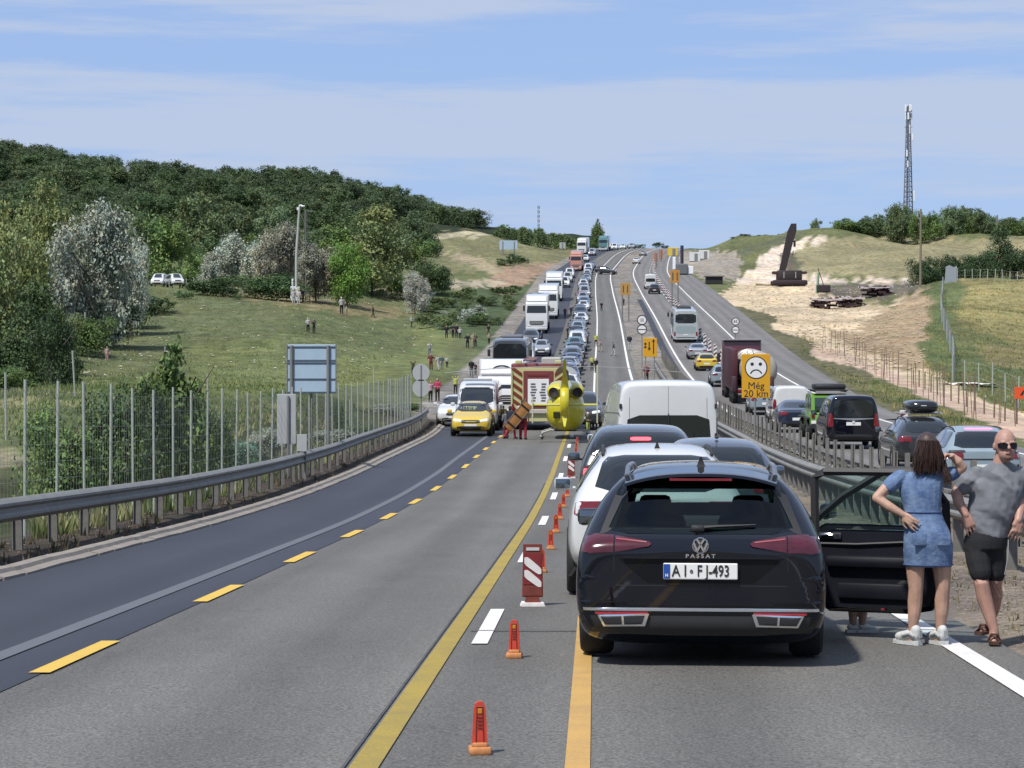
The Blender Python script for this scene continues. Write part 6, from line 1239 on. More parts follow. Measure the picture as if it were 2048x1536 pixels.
PEOPLE = [
 (587, 610, 30, 'stand', 'white', 'white', 'person in white beside the white cabinet of the camera mast, left of two', .4), (597, 612, 32, 'turned', 'white', 'white', 'person in white beside the camera mast cabinet, right of two', -.3), (606, 608, 26, 'stand', 'navy', 'black', 'person in dark clothes just right of the camera mast cabinet', 1.2),
 (683, 636, 34, 'stand', 'white', 'black', 'person in white top, white hat and black trousers high on the grass slope', .5, 'white'), (693, 630, 18, 'stand', 'white', 'beige', 'small child in white beside the person in a white hat on the slope', 1.0, 'fair'), (746, 638, 24, 'walk', 'brown', 'black', 'person in brown walking on the upper slope', 1.3),
 (616, 666, 30, 'turned', 'white', 'black', 'person in white top and cap on the slope above the blue-grey sign', .3, 'white'), (628, 668, 30, 'phone', 'black', 'black', 'person all in black on the slope above the blue-grey sign', -.4), (823, 657, 22, 'walk', 'white', 'black', 'person in pale top and dark trousers stepping down the slope', .6, 'fair'),
 (893, 678, 26, 'stand', 'black', 'navy', 'person in dark clothes, left of four on the far grass', .2), (906, 677, 28, 'turned', 'black', 'black', 'person in black, second of four on the far grass', -.6), (913, 677, 28, 'stand', 'navy', 'black', 'person in navy, third of four on the far grass', .5), (920, 679, 23, 'hips', 'white', 'black', 'person in white top, right of four on the far grass', 0, 'fair'),
 (935, 697, 29, 'hips', 'black', 'black', 'person in black standing apart on the grass near the hill lane', .2), (946, 697, 30, 'turned', 'beige', 'beige', 'person in beige beside the person in black near the hill lane', .7), (951, 694, 27, 'stand', 'olive', 'black', 'person in olive jacket behind the person in beige', -.5), (977, 672, 22, 'stand', 'black', 'olive', 'person in black at the verge above the coach', .1), (978, 690, 22, 'turned', 'beige', 'black', 'person in pale top at the verge beside the coach', .6, 'fair'),
 (859, 712, 28, 'phone', 'white', 'grey', 'person in bright white shirt on the grass above the group with a maroon dress', .2), (862, 742, 34, 'hips', 'maroon', 'maroon', 'person in maroon on the grass behind the round sign backs', -.2, 'fair'), (876, 742, 32, 'walk', 'white', 'white', 'person all in white striding on the grass behind the round signs', .8), (884, 740, 28, 'stand', 'teal', 'grey', 'person in teal beside the one striding in white', -.3), (894, 736, 15, 'turned', 'white', 'black', 'small figure in a white top sitting low on the grass', .3),
 (826, 752, 30, 'arms_up', 'olive', 'black', 'person with raised arms on the grass left of the round sign backs', .3), (861, 804, 42, 'stand', 'palepink', 'black', 'woman in pale pink top beside the round sign backs', .4), (875, 804, 46, 'turned', 'pink', 'black', 'woman in bright pink top standing behind the end of the guard rail', -.3), (911, 790, 36, 'arms_up', 'lime', 'black', 'person in lime vest with raised hands behind the white hatchback', .2),
 (943, 755, 36, 'stand', 'black', 'grey', 'person in black top on the verge above the ambulance van', .2), (951, 752, 22, 'turned', 'navy', 'black', 'person in navy crouching beside the one in black on the verge', .6), (789, 574, 17, 'stand', 'white', 'navy', 'person in white shirt at the edge of the willow on the slope', 0), (214, 722, 27, 'stand', 'palepink', 'palepink', 'pale figure alone in the far left meadow', .4, 'fair')]
for q in PEOPLE: person(*q[:8], hair=q[8] if len(q) > 8 else 'dark', group='onlookers on the grass slope')
ROADP = [
 (1227, 700, 29, 'walk', 'grey', 'white', 'man in grey top and white trousers walking on the empty lane', 1.2, 215), (1201, 694, 26, 'walk', 'palepink', 'beige', 'person in pale pink on the white line beside the queue', 1.4, 222), (1259, 690, 32, 'stand', 'navy', 'white', 'person in navy top and white shorts standing in the median', .2, 225), (1293, 758, 40, 'stand', 'maroon', 'black', 'person in maroon top standing by the median below the yellow arrow sign', .2, 168), (1247, 592, 16, 'stand', 'navy', 'black', 'person in dark clothes on the edge line far up the hill', .4, 330), (1203, 608, 18, 'stand', 'black', 'black', 'person in black beside a car door high in the queue', .2, 315),
 (1122, 700, 28, 'turned', 'white', 'grey', 'person in white between the coach and the car queue', .3, 190), (1083, 668, 26, 'stand', 'denim', 'black', 'person in blue beside the leading white lorry', .8, 238), (1094, 650, 22, 'walk', 'beige', 'black', 'person in beige walking past the leading white lorry', 1.2, 265), (1136, 655, 24, 'stand', 'black', 'maroon', 'person in black and maroon in the gap between lorries and cars', .3, 248), (1150, 632, 20, 'turned', 'maroon', 'black', 'person in maroon between the lorries and the cars, farther uphill', .6, 275), (1142, 618, 20, 'stand', 'navy', 'navy', 'person in navy in the gap beside the second white lorry', 0, 300), (1151, 615, 20, 'hips', 'black', 'black', 'person in black, second of those beside the second white lorry', .4, 304), (1130, 612, 20, 'stand', 'brown', 'black', 'person in brown beside the second white lorry', .1, 296), (1192, 672, 26, 'stand', 'lime', 'black', 'person in lime vest right of the car queue', .2, 232), (1184, 708, 30, 'turned', 'lime', 'black', 'person in lime jacket beside the open car door in the queue', .2, 190), (1192, 713, 30, 'stand', 'black', 'black', 'person in black beside the lime jacket at the car queue', .3, 186),
 (1007, 812, 44, 'turned', 'lime', 'black', 'firefighter in lime jacket between the ambulance van and the fire engine', .3, 108), (1016, 838, 46, 'stand', 'lime', 'navy', 'firefighter in lime jacket and navy trousers beside the fire engine', -.4, 101.5), (1183, 805, 44, 'turned', 'lime', 'black', 'firefighter in lime jacket right of the helicopter', .4, 109), (1190, 808, 46, 'stand', 'lime', 'lime', 'firefighter all in lime behind the helicopter tail', -.3, 108), (1176, 842, 40, 'turned', 'olive', 'lime', 'firefighter bending right of the helicopter skid', .8, 100)]
for q in ROADP: person(*q[:8], Y=q[8], on_road=True, group='people standing on the road', hair='white' if 'firefighter' in q[6] else 'dark')
m1 = person(1021, 880, 66, 'walk', 'navy', 'red', 'medic in navy top and red trousers at the lower end of the stretcher', math.pi - .9, Y=94, on_road=True); m2 = person(1046, 882, 80, 'stand', 'white', 'red', 'medic in white shirt and red trousers carrying the stretcher', math.pi - .3, Y=93.2, on_road=True)
for px_, Yh, lb in ((1012, 94.2, 'medic in pale jacket with a rucksack bending towards the stretcher'),): person(px_, 880, 58, 'turned', 'grey', 'maroon', lb, math.pi + .6, Y=Yh, on_road=True)
st = thing('stretcher', 'folded orange-brown stretcher carried aslant between two medics', 'stretcher', (PX(1036, 93), 93.0, fz(93) + .95)); st.rotation_euler = (0, math.radians(-50), .2)
MB().rbox((0, 0, 0), (1.35, .12, .42), .04).build('bed', M('stretcher_orange', S(196, 138, 74, .5), .6, noise=.2), st, True); MB().tube([(-.75, -.05, .2), (.75, -.05, .2)], .025, 6).tube([(-.75, -.05, -.2), (.75, -.05, -.2)], .025, 6).build('rail', M('stretcher_rail', S(120, 84, 50, .5), .5), st)
for xx in (-.45, 0, .45): MB().box((xx, -.07, 0), (.07, .02, .43)).build('strap', CL['black'], st)

# ---- the two bystanders beside the open door, built in detail
def hand(wrist, tip_dir, palm_n, size=.185, curl=.5, side=1):
    """palm and five fingers: list of limbs; wrist Vector, tip_dir along the hand, palm_n normal of the palm"""
    d = tip_dir.normalized(); n = palm_n.normalized(); u = d.cross(n).normalized() * side; L = size; out = []
    palm = wrist + d * L * .28; out += [('limb', [wrist + u * L * o * .6, wrist + d * L * .25 + u * L * o, wrist + d * L * .48 + u * L * o * 1.1], [L * .10, L * .105, L * .085]) for o in (-.13, 0, .13)]
    for i, (o, ln) in enumerate(((-.20, .40), (-.07, .46), (.07, .43), (.19, .34))):
        b = wrist + d * L * .50 + u * L * o * 1.05; c = curl * (.8 + .15 * i); d1 = (d * math.cos(c * .5) + n * math.sin(c * .5)); d2 = (d * math.cos(c * 1.1) + n * math.sin(c * 1.1)); sp = u * o * .25
        p1 = b + (d1 + sp) * L * ln * .5; p2 = p1 + (d2 + sp) * L * ln * .5; out.append(('limb', [b, p1, p2], [L * .052, L * .047, L * .038]))
    tb = wrist + d * L * .14 - u * L * .20; t1 = tb + (d * .7 - u * .65 + n * .25).normalized() * L * .24; out.append(('limb', [wrist + d * L * .08 - u * L * .1, tb, t1, t1 + (d * .9 - u * .15 + n * .3).normalized() * L * .2], [L * .085, L * .075, L * .058, L * .045]))
    return out
V = Vector
def woman():
    Y = 18.35; s = FPX / Y; x0 = PX(1850, Y); t = thing('person', 'woman seen from behind in a short denim dress and white trainers, hand on hip', 'person', (x0, Y, fz(Y) + .004))
    q = lambda px_, py_, dy=0.0: V(((px_ - 1850) / s, dy, (1292 - py_) / s))
    lw, rw = q(1803, 1031, -.10), q(1904, 914, .0)
    body = [('ball', q(1855, 903, .0), (.074, .092, .112)), ('limb', [q(1857, 925, .015), q(1853, 956, .02)], [.05, .062]),
        ('limb', [q(1799, 957, .02), q(1772, 978, -.02), q(1752, 998, -.03)], [.052, .046, .040]), ('limb', [q(1752, 998, -.03), q(1776, 1015, -.07), lw], [.040, .040, .027]),
        ('limb', [q(1892, 958, .03), q(1910, 948, .04), q(1926, 938, .02)], [.052, .046, .040]), ('limb', [q(1926, 938, .02), q(1916, 925, .0), rw], [.040, .038, .027]),
        ('loft', [(q(1848, 955, .02), .13, .07), (q(1847, 1000, .01), .13, .09), (q(1847, 1025, 0), .12, .085), (q(1854, 1080, -.01), .16, .11), (q(1855, 1110, -.01), .16, .11)])]
    for hx, kx, ax in ((1829, 1831, 1826), (1882, 1885, 1881)):
        body.append(('limb', [q(hx, 1100), q((hx + kx) / 2, 1140, -.005), q(kx, 1180, -.012), q(kx - 1, 1205, .004), q((kx + ax) / 2, 1230, .0), q(ax, 1262, .01), q(ax, 1276, .015)], [.092, .076, .058, .060, .052, .036, .042]))
        body.append(('limb', [q(ax, 1282, .01), q(ax + (-14 if hx < 1850 else -10), 1287, .12)], [.038, .032]))
    body += hand(lw, q(1826, 1052, -.15) - q(1803, 1031, -.10), V((.2, .9, .1)), .175, .35, 1) + hand(rw, q(1884, 913, -.03) - q(1906, 916, .02), V((.3, .1, -.9)), .17, 1.3, -1)
    link('body', vox(body, 'body', .0065, 5), skin, t)
    dress = [('loft', [(q(1845, 945, .02), .085, .05), (q(1845, 951, .02), .165, .075), (q(1843, 968, .015), .178, .098), (q(1842, 985, .01), .172, .105), (q(1843, 1005, .005), .158, .105), (q(1845, 1024, 0), .147, .10), (q(1848, 1045, -.01), .165, .115), (q(1853, 1065, -.02), .185, .135), (q(1855, 1085, -.02), .196, .145), (q(1856, 1105, -.012), .199, .138), (q(1856, 1125, -.008), .196, .13), (q(1856, 1135, -.006), .193, .128)]),
        ('limb', [q(1803, 955, .02), q(1788, 966, 0), q(1777, 976, -.015)], [.060, .064, .062]), ('limb', [q(1886, 955, .03), q(1899, 952, .035), q(1908, 949, .035)], [.060, .062, .06])]
    me = vox(dress, 'dress', .008, 5)
    den = bpy.data.materials.new('denim'); den.use_nodes = True; tt = den.node_tree; b = tt.nodes['Principled BSDF']; b.inputs['Roughness'].default_value = .9
    tc = N(tt, 'ShaderNodeTexCoord'); n1 = N(tt, 'ShaderNodeTexNoise'); n1.inputs['Scale'].default_value = 7; n1.inputs['Detail'].default_value = 8; n1.inputs['Roughness'].default_value = .75; tt.links.new(tc.outputs['Object'], n1.inputs['Vector'])
    cr = N(tt, 'ShaderNodeValToRGB'); cr.color_ramp.elements[0].position = .32; cr.color_ramp.elements[0].color = (*S(66, 98, 152, .5), 1); cr.color_ramp.elements[1].position = .7; cr.color_ramp.elements[1].color = (*S(150, 178, 214, .5), 1); tt.links.new(n1.outputs['Fac'], cr.inputs[0]); tt.links.new(cr.outputs[0], b.inputs['Base Color'])
    wv = N(tt, 'ShaderNodeTexNoise'); mp = N(tt, 'ShaderNodeMapping'); mp.inputs['Scale'].default_value = (9, 9, 13); wv.inputs['Scale'].default_value = 1.4; wv.inputs['Detail'].default_value = 5; tt.links.new(tc.outputs['Object'], mp.inputs[0]); tt.links.new(mp.outputs[0], wv.inputs['Vector'])
    bp = N(tt, 'ShaderNodeBump'); bp.inputs['Strength'].default_value = .6; bp.inputs['Distance'].default_value = .02; tt.links.new(wv.outputs['Fac'], bp.inputs['Height']); tt.links.new(bp.outputs[0], b.inputs['Normal'])
    d = link('dress', me, den, t)
    seam = M('denim_seam', S(74, 102, 150, .5), .9)
    for py_, hw, dp, cx in ((1026, .150, .104, 1845), (1131, .199, .135, 1856)): MB().tube([q(cx, py_) + V((hw * math.cos(a), -.005 + dp * math.sin(a), 0)) for a in [2 * math.pi * k / 28 for k in range(29)]], .004, 5).build('seam', seam, d)
    for sx in (-1, 1): MB().rbox(q(1856 + sx * 24, 1078, -.158), (.105, .012, .10), .02).build('pocket', den, d, True)
    # hair: cap plus falling strands
    hm = bpy.data.materials.new('brown_hair'); hm.use_nodes = True; tt = hm.node_tree; b = tt.nodes['Principled BSDF']; b.inputs['Roughness'].default_value = .45
    tc = N(tt, 'ShaderNodeTexCoord'); mp = N(tt, 'ShaderNodeMapping'); mp.inputs['Scale'].default_value = (60, 60, 5); nn = N(tt, 'ShaderNodeTexNoise'); nn.inputs['Scale'].default_value = 1; nn.inputs['Detail'].default_value = 4; tt.links.new(tc.outputs['Object'], mp.inputs[0]); tt.links.new(mp.outputs[0], nn.inputs['Vector'])
    cr = N(tt, 'ShaderNodeValToRGB'); cr.color_ramp.elements[0].position = .35; cr.color_ramp.elements[0].color = (.026, .014, .011, 1); cr.color_ramp.elements[1].position = .72; cr.color_ramp.elements[1].color = (.052, .029, .023, 1); tt.links.new(nn.outputs['Fac'], cr.inputs[0]); tt.links.new(cr.outputs[0], b.inputs['Base Color'])
    hs = [('ball', q(1854, 897, .004), (.094, .112, .125)), ('ball', q(1852, 915, -.03), (.098, .075, .10)), ('loft', [(q(1853, 882, -.02), .088, .085), (q(1852, 908, -.035), .101, .075), (q(1850, 932, -.055), .108, .045), (q(1849, 946, -.065), .092, .022)])]
    hb = link('hair', vox(hs, 'hair', .009, 4), hm, t)
    mb = MB(); r = random.Random(5)
    for k in range(420):
        a = r.uniform(-1, 1); x_ = a * .098; top = q(1853, 893 + r.uniform(-12, 8)) + V((x_ * .85, -.085 - .02 * (1 - a * a) + r.uniform(-.012, .01), 0)); end = q(1850 + r.uniform(-6, 6), 944 + r.uniform(-16, 10)) + V((x_ * 1.12, -.075 + r.uniform(-.02, .02), 0))
        m_ = top.lerp(end, .5) + V((x_ * .15, -.018, 0)); mb.tube([top, m_, end], [.0028, .0034, .001], 4)
    for k in range(150):
        top = q(1868 + r.uniform(-6, 8), 890 + r.uniform(0, 16), -.07 + r.uniform(-.03, .05)); mid = q(1882 + r.uniform(-7, 7), 926 + r.uniform(-6, 6), -.06); end = q(1893 + r.uniform(-9, 7), 962 + r.uniform(-12, 10), -.09 + r.uniform(-.02, .02)); mb.tube([top, mid, end], [.0035, .0035, .001], 4)
    mb.build('hair_strand', hm, hb, True, 60)
    wh = M('trainer_white', (.42, .43, .43), .6, noise=.2, nscale=30); sg = M('trainer_silver', (.32, .34, .35), .4, .3)
    for ax, ang in ((1826, 38), (1881, 22)):
        sh = thing_part('shoe', t, q(ax, 1292, .005)); sh.rotation_euler = (0, 0, math.radians(ang))
        sole = MB().rings([[V((sx * w, y, z)) for sx, z in ((-1, .0), (1, .0), (1, h), (-1, h))] for y, w, h in ((-.08, .026, .040), (-.05, .037, .038), (.05, .036, .030), (.13, .041, .028), (.19, .026, .034))]); sole.build('sole', wh, sh, True, 40)
        up = vox([('limb', [(0, -.03, .085), (0, .04, .075), (0, .15, .055)], [.046, .046, .036]), ('limb', [(0, -.035, .07), (0, -.03, .125)], [.042, .042])], 'upper', .008, 3); link('upper', up, wh, sh)
        for sx in (-1, 1): MB().tube([(sx * .045, -.05, .07), (sx * .048, .0, .09), (sx * .044, .08, .07)], .008, 5).build('shoe_stripe', sg, sh, True)
        MB().box((0, -.082, .09), (.03, .01, .06)).build('heel_tab', sg, sh)
    MB().tube([lw + (q(1776, 1015, -.07) - lw).normalized() * .02 + V((.032 * math.cos(a), .012 * math.sin(a), .03 * math.sin(a))) for a in [2 * math.pi * k / 16 for k in range(17)]], .006, 5).build('bracelet', ink, t)
woman()
def man():
    Y = 18.55; s = FPX / Y; x0 = PX(1985, Y); t = thing('person', 'bald man in sunglasses, grey T-shirt and black shorts walking in sandals', 'person', (x0, Y, fz(Y) + .02))
    q = lambda px_, py_, dy=0.0: V(((px_ - 1985) / s, dy, (1288 - py_) / s))
    lw, rw = q(1928, 1036, -.08), q(2031, 1046, -.10); hc = q(2009, 897, -.03)
    body = [('ball', hc + V((0, .012, .014)), (.087, .102, .118)), ('ball', hc + V((.004, -.030, -.068)), (.064, .066, .066)), ('ball', hc + V((.006, -.055, -.095)), (.032, .032, .026)), ('limb', [hc + V((.005, -.092, .012)), hc + V((.008, -.112, -.022))], [.010, .0155]),
        ('ball', hc + V((-.088, .012, -.012)), (.012, .022, .032)), ('ball', hc + V((.088, .012, -.012)), (.012, .022, .032)), ('ball', hc + V((.006, -.082, -.060)), (.026, .011, .007)), ('ball', hc + V((.006, -.081, -.069)), (.024, .011, .007)), ('ball', hc + V((-.028, -.075, .024)), (.03, .018, .010)), ('ball', hc + V((.04, -.075, .024)), (.03, .018, .010)),
        ('limb', [q(2007, 915, .01), q(2001, 948, .025)], [.064, .074]), ('limb', [q(1952, 958, .02), q(1928, 975, .01), q(1913, 992, -.0)], [.064, .054, .046]), ('limb', [q(1913, 992, 0), q(1916, 1012, -.03), lw], [.047, .046, .031]),
        ('limb', [q(2050, 958, .02), q(2046, 985, .03), q(2041, 1008, .02)], [.064, .054, .046]), ('limb', [q(2041, 1008, .02), q(2037, 1028, -.04), rw], [.047, .045, .031]),
        ('loft', [(q(2000, 955, .02), .18, .09), (q(1992, 1000, .0), .165, .11), (q(1982, 1050, 0), .155, .11), (q(1970, 1090, 0), .165, .11)]),
        ('limb', [q(1953, 1100, 0), q(1955, 1140, -.06), q(1958, 1172, -.10), q(1964, 1200, -.09), q(1972, 1228, -.10), q(1981, 1262, -.13), q(1981, 1272, -.13)], [.092, .078, .060, .063, .054, .038, .042]),
        ('limb', [q(1988, 1100, 0), q(1990, 1140, .03), q(1992, 1170, .03), q(1995, 1198, .08), q(1994, 1225, .13), q(1988, 1255, .17), q(1986, 1262, .17)], [.092, .078, .060, .063, .054, .038, .040]),
        ('limb', [q(1982, 1275, -.12), q(1974, 1283, -.26)], [.036, .028]), ('limb', [q(1984, 1264, .17), q(1966, 1272, .06)], [.036, .028])]
    body += hand(lw, q(1941, 1068, -.09) - lw, V((.1, .95, .0)), .19, .45, 1) + hand(rw, q(2022, 1084, -.11) - rw, V((-.2, .95, 0)), .19, .5, -1)
    link('body', vox(body, 'body', .0062, 3), skin_m, t)
    shirt = [('loft', [(q(2004, 933, .015), .088, .075), (q(2003, 940, .018), .130, .088), (q(2001, 948, .02), .178, .105), (q(2000, 956, .018), .212, .118), (q(2000, 965, .015), .230, .125), (q(1996, 985, .0), .222, .14), (q(1989, 1010, -.005), .212, .145), (q(1983, 1035, -.005), .205, .145), (q(1979, 1060, 0), .182, .14), (q(1977, 1080, 0), .160, .135), (q(1977, 1086, 0), .152, .13)]),
        ('limb', [q(1956, 957, .02), q(1938, 968, .015), q(1926, 981, .005)], [.080, .078, .074]), ('limb', [q(2048, 957, .02), q(2048, 975, .025), q(2046, 990, .025)], [.080, .078, .074])]
    tm = bpy.data.materials.new('grey_tshirt'); tm.use_nodes = True; tt = tm.node_tree; b = tt.nodes['Principled BSDF']; b.inputs['Roughness'].default_value = .92
    tc = N(tt, 'ShaderNodeTexCoord'); n1 = N(tt, 'ShaderNodeTexNoise'); n1.inputs['Scale'].default_value = 9; n1.inputs['Detail'].default_value = 8; tt.links.new(tc.outputs['Object'], n1.inputs['Vector']); cr = N(tt, 'ShaderNodeValToRGB'); cr.color_ramp.elements[0].position = .3; cr.color_ramp.elements[0].color = (*S(118, 122, 130, .5), 1); cr.color_ramp.elements[1].position = .72; cr.color_ramp.elements[1].color = (*S(150, 154, 162, .5), 1); tt.links.new(n1.outputs['Fac'], cr.inputs[0]); tt.links.new(cr.outputs[0], b.inputs['Base Color'])
    wv = N(tt, 'ShaderNodeTexWave'); wv.inputs['Scale'].default_value = 2.2; wv.inputs['Distortion'].default_value = 9; wv.inputs['Detail'].default_value = 3; wv.bands_direction = 'DIAGONAL'; tt.links.new(tc.outputs['Object'], wv.inputs['Vector']); bp = N(tt, 'ShaderNodeBump'); bp.inputs['Strength'].default_value = .7; bp.inputs['Distance'].default_value = .035; tt.links.new(wv.outputs['Fac'], bp.inputs['Height']); tt.links.new(bp.outputs[0], b.inputs['Normal'])
    sh = link('shirt', vox(shirt, 'shirt', .009, 5), tm, t); MB().tube([q(2004, 934, .012) + V((.075 * math.cos(a), .068 * math.sin(a), .012 * math.sin(a))) for a in [2 * math.pi * k / 20 for k in range(21)]], .008, 6).build('collar', tm, sh, True)
    bs = M('black_shorts', (.006, .0065, .009), .9, noise=.3, nscale=6, bump=.4, bscale=10)
    so = link('shorts', vox([('loft', [(q(1978, 1066, 0), .165, .13), (q(1972, 1085, 0), .178, .14), (q(1969, 1105, 0), .178, .135)]), ('limb', [q(1952, 1095, 0), q(1954, 1130, -.05), q(1957, 1152, -.08)], [.105, .098, .088]), ('limb', [q(1988, 1095, 0), q(1990, 1130, .02), q(1992, 1157, .03)], [.100, .094, .084])], 'shorts', .009, 4), bs, t)
    MB().tube([q(2012, 1085, -.09), q(2011, 1120, -.09), q(2006, 1155, -.06)], .004, 5).build('piping', M('piping_grey', (.3, .3, .3), .8), so)
    gl = MB(); 
    for sx in (-1, 1):
        pts = [(sx * .005, .012), (sx * .034, .021), (sx * .076, .016), (sx * .079, -.008), (sx * .056, -.031), (sx * .020, -.027)]
        ang = lambda x: -.108 + .55 * x * x * 14
        gl.rings([[hc + V((.006 + x, -.112 + 9.0 * x * x * 1.05 + d, z)) for x, z in pts] for d in (0, .008)])
    MB().ellipsoid(hc + V((.008, -.096, -.065)), (.027, .010, .0065)).build('lips', skinmat('lip_skin', S(160, 98, 92, .5)), t, True); MB().ellipsoid(hc + V((.007, -.088, -.098)), (.028, .018, .02)).build('goatee', M('stubble', S(132, 96, 84, .5), .8), t, True); gl.build('sunglasses', M('sunglass_black', (.004, .004, .005), .35, spec=.2), t); MB().tube([hc + V((-.062, -.055, .006)), hc + V((-.082, .0, .0))], .004, 5).tube([hc + V((.074, -.055, .006)), hc + V((.084, .0, .0))], .004, 5).build('glasses_arm', ink, t)
    br = M('sandal_brown', S(92, 58, 46, .5), .8, noise=.3)
    for p_, a in ((q(1979, 1288, -.17), -8), (q(1978, 1277, .12), -35)):
        sd = thing_part('sandal', t, p_); sd.rotation_euler = (0, 0, math.radians(a)); MB().rings([[V((sx * w, y, z)) for sx, z in ((-1, 0), (1, 0), (1, .026), (-1, .026))] for y, w in ((-.16, .03), (-.12, .048), (0, .042), (.09, .042), (.12, .03))]).build('sole', br, sd, True, 40)
        MB().tube([(-.045, -.03, .02), (-.02, -.06, .075), (.02, -.06, .075), (.045, -.03, .02)], .012, 6).build('strap', br, sd, True); MB().tube([(-.042, -.10, .02), (0, -.10, .06), (.042, -.10, .02)], .010, 6).build('strap', br, sd, True)
man()
def child():
    Y = 19.42; s = FPX / Y; x0 = PX(1716, Y); t = thing('person', 'child hidden behind the open car door, only calves and white trainers visible', 'person', (x0, Y, fz(Y) + .004))
    body = [('ball', (0, .02, .93), (.07, .085, .10)), ('limb', [(0, .02, .86), (0, .02, .78)], [.04, .05]), ('loft', [((0, .02, .78), .10, .06), ((0, .02, .6), .10, .07), ((0, .02, .48), .11, .08)]), ('limb', [(-.12, .02, .77), (-.15, .06, .6), (-.12, .1, .48)], [.036, .03, .024]), ('limb', [(.12, .02, .77), (.15, .06, .6), (.12, .1, .48)], [.036, .03, .024])]
    for x, lean in ((-.055, .02), (.05, 0)): body.append(('limb', [(x, .02, .5), (x, .0, .3), (x + lean * .5, .02, .2), (x + lean - .01, .02, .07)], [.066, .048, .046, .03]))
    t.scale = (.9, .9, .86); link('body', vox(body, 'body', .009, 4), skin, t); link('shirt', vox([('loft', [((0, .02, .80), .07, .05), ((0, .02, .76), .14, .08), ((0, .02, .6), .125, .09), ((0, .02, .46), .13, .095)])], 'shirt', .012, 3), CL['white'], t); link('hair', vox([('ball', (0, .03, .955), (.078, .09, .09))], 'hair', .012, 2), HAIR['dark'], t)
    wh = M('trainer_white', (.6, .6, .6))
    for x in (-.06, .04):
        sh = thing_part('shoe', t, (x, .02, 0)); sh.rotation_euler = (0, 0, math.radians(-82)); MB().rings([[V((sx * w, y, z)) for sx, z in ((-1, 0), (1, 0), (1, .03), (-1, .03))] for y, w in ((-.05, .03), (0, .034), (.1, .038), (.16, .026))]).build('sole', wh, sh, True, 40); link('upper', vox([('limb', [(0, -.01, .055), (0, .05, .05), (0, .12, .036)], [.036, .034, .027])], 'upper', .008, 3), wh, sh)
child()
# ------------------------------------------------------------------ trees, bushes, grass
def leaf_mat(name, col, var=.35, trans=.25):
    m = bpy.data.materials.new(name); m.use_nodes = True; t = m.node_tree; b = t.nodes['Principled BSDF']; b.inputs['Roughness'].default_value = .6; b.inputs['Specular IOR Level'].default_value = .25
    a = N(t, 'ShaderNodeAttribute', attribute_name='leaf'); oi = N(t, 'ShaderNodeObjectInfo')
    r = N(t, 'ShaderNodeMapRange'); r.inputs['To Min'].default_value = .80; r.inputs['To Max'].default_value = 1.2; t.links.new(oi.outputs['Random'], r.inputs['Value'])
    v = N(t, 'ShaderNodeVectorMath', operation='MULTIPLY'); v.inputs[0].default_value = col; t.links.new(a.outputs['Color'], v.inputs[1])
    s = N(t, 'ShaderNodeVectorMath', operation='SCALE'); t.links.new(v.outputs[0], s.inputs[0]); t.links.new(r.outputs[0], s.inputs['Scale']); t.links.new(s.outputs[0], b.inputs['Base Color'])
    tr = N(t, 'ShaderNodeBsdfTranslucent'); t.links.new(s.outputs[0], tr.inputs['Color']); mx = N(t, 'ShaderNodeMixShader'); mx.inputs[0].default_value = trans
    o = t.nodes['Material Output']; t.links.new(b.outputs[0], mx.inputs[1]); t.links.new(tr.outputs[0], mx.inputs[2]); t.links.new(mx.outputs[0], o.inputs['Surface']); return m
def quads_mesh(name, cen, u, w, col, size):
    n = len(cen); co = np.empty((n, 4, 3)); co[:, 0] = cen - u * size - w * size * .6; co[:, 1] = cen + u * size - w * size * .45; co[:, 2] = cen + u * size * .8 + w * size * .6; co[:, 3] = cen - u * size * .9 + w * size * .5
    me = bpy.data.meshes.new(name); me.vertices.add(n * 4); me.vertices.foreach_set('co', co.ravel()); me.loops.add(n * 4); me.loops.foreach_set('vertex_index', np.arange(n * 4)); me.polygons.add(n); me.polygons.foreach_set('loop_start', np.arange(0, n * 4, 4)); me.update()
    at = me.color_attributes.new('leaf', 'FLOAT_COLOR', 'POINT'); c4 = np.concatenate([np.repeat(col, 4, 0), np.ones((n * 4, 1))], 1); at.data.foreach_set('color', c4.ravel()); return me
def leafcloud(name, lobes, n, size, seed, var=.3, droop=0.0, fill=.45, hue=.12):
    R = np.random.RandomState(seed); L = np.array(lobes, float); wgt = (L[:, 3] * L[:, 4] * L[:, 5]) ** (2 / 3); li = R.choice(len(L), n, p=wgt / wgt.sum())
    # clumps: leaves gather round twig ends so that gaps show between them
    nc = max(12, n // 26); ci = R.choice(len(L), nc, p=wgt / wgt.sum()); d = R.normal(size=(nc, 3)); d[:, 2] += .25; d /= np.linalg.norm(d, axis=1)[:, None]
    rr = (fill + (1 - fill) * R.uniform(0, 1, nc) ** .5) * R.uniform(.86, 1.10, nc); cc = L[ci, :3] + d * L[ci, 3:6] * rr[:, None]
    k = R.randint(0, nc, n); sp = np.minimum(L[ci, 3:6].min(1), L[ci, 3:6].max(1))[k][:, None] * .22; off = R.normal(size=(n, 3)) * sp; off[:, 2] -= np.abs(off[:, 0]) * droop; cen = cc[k] + off
    nr = d[k] * .7 + R.normal(size=(n, 3)) * .65 + np.array([0, 0, .55]); nr /= np.linalg.norm(nr, axis=1)[:, None]; a = R.normal(size=(n, 3)); u = np.cross(nr, a); u /= np.linalg.norm(u, axis=1)[:, None]; w = np.cross(nr, u)
    b = (1 + (R.uniform(-1, 1, n) * var * .6)) * (1 + R.uniform(-1, 1, nc) * var)[k]; h = (R.uniform(-1, 1, nc) * hue)[k]; col = np.stack([b * (1 + h), b, b * (1 - h)], 1)
    return quads_mesh(name, cen, u, w, np.clip(col, .2, 2), (size * R.uniform(.6, 1.35, n))[:, None])
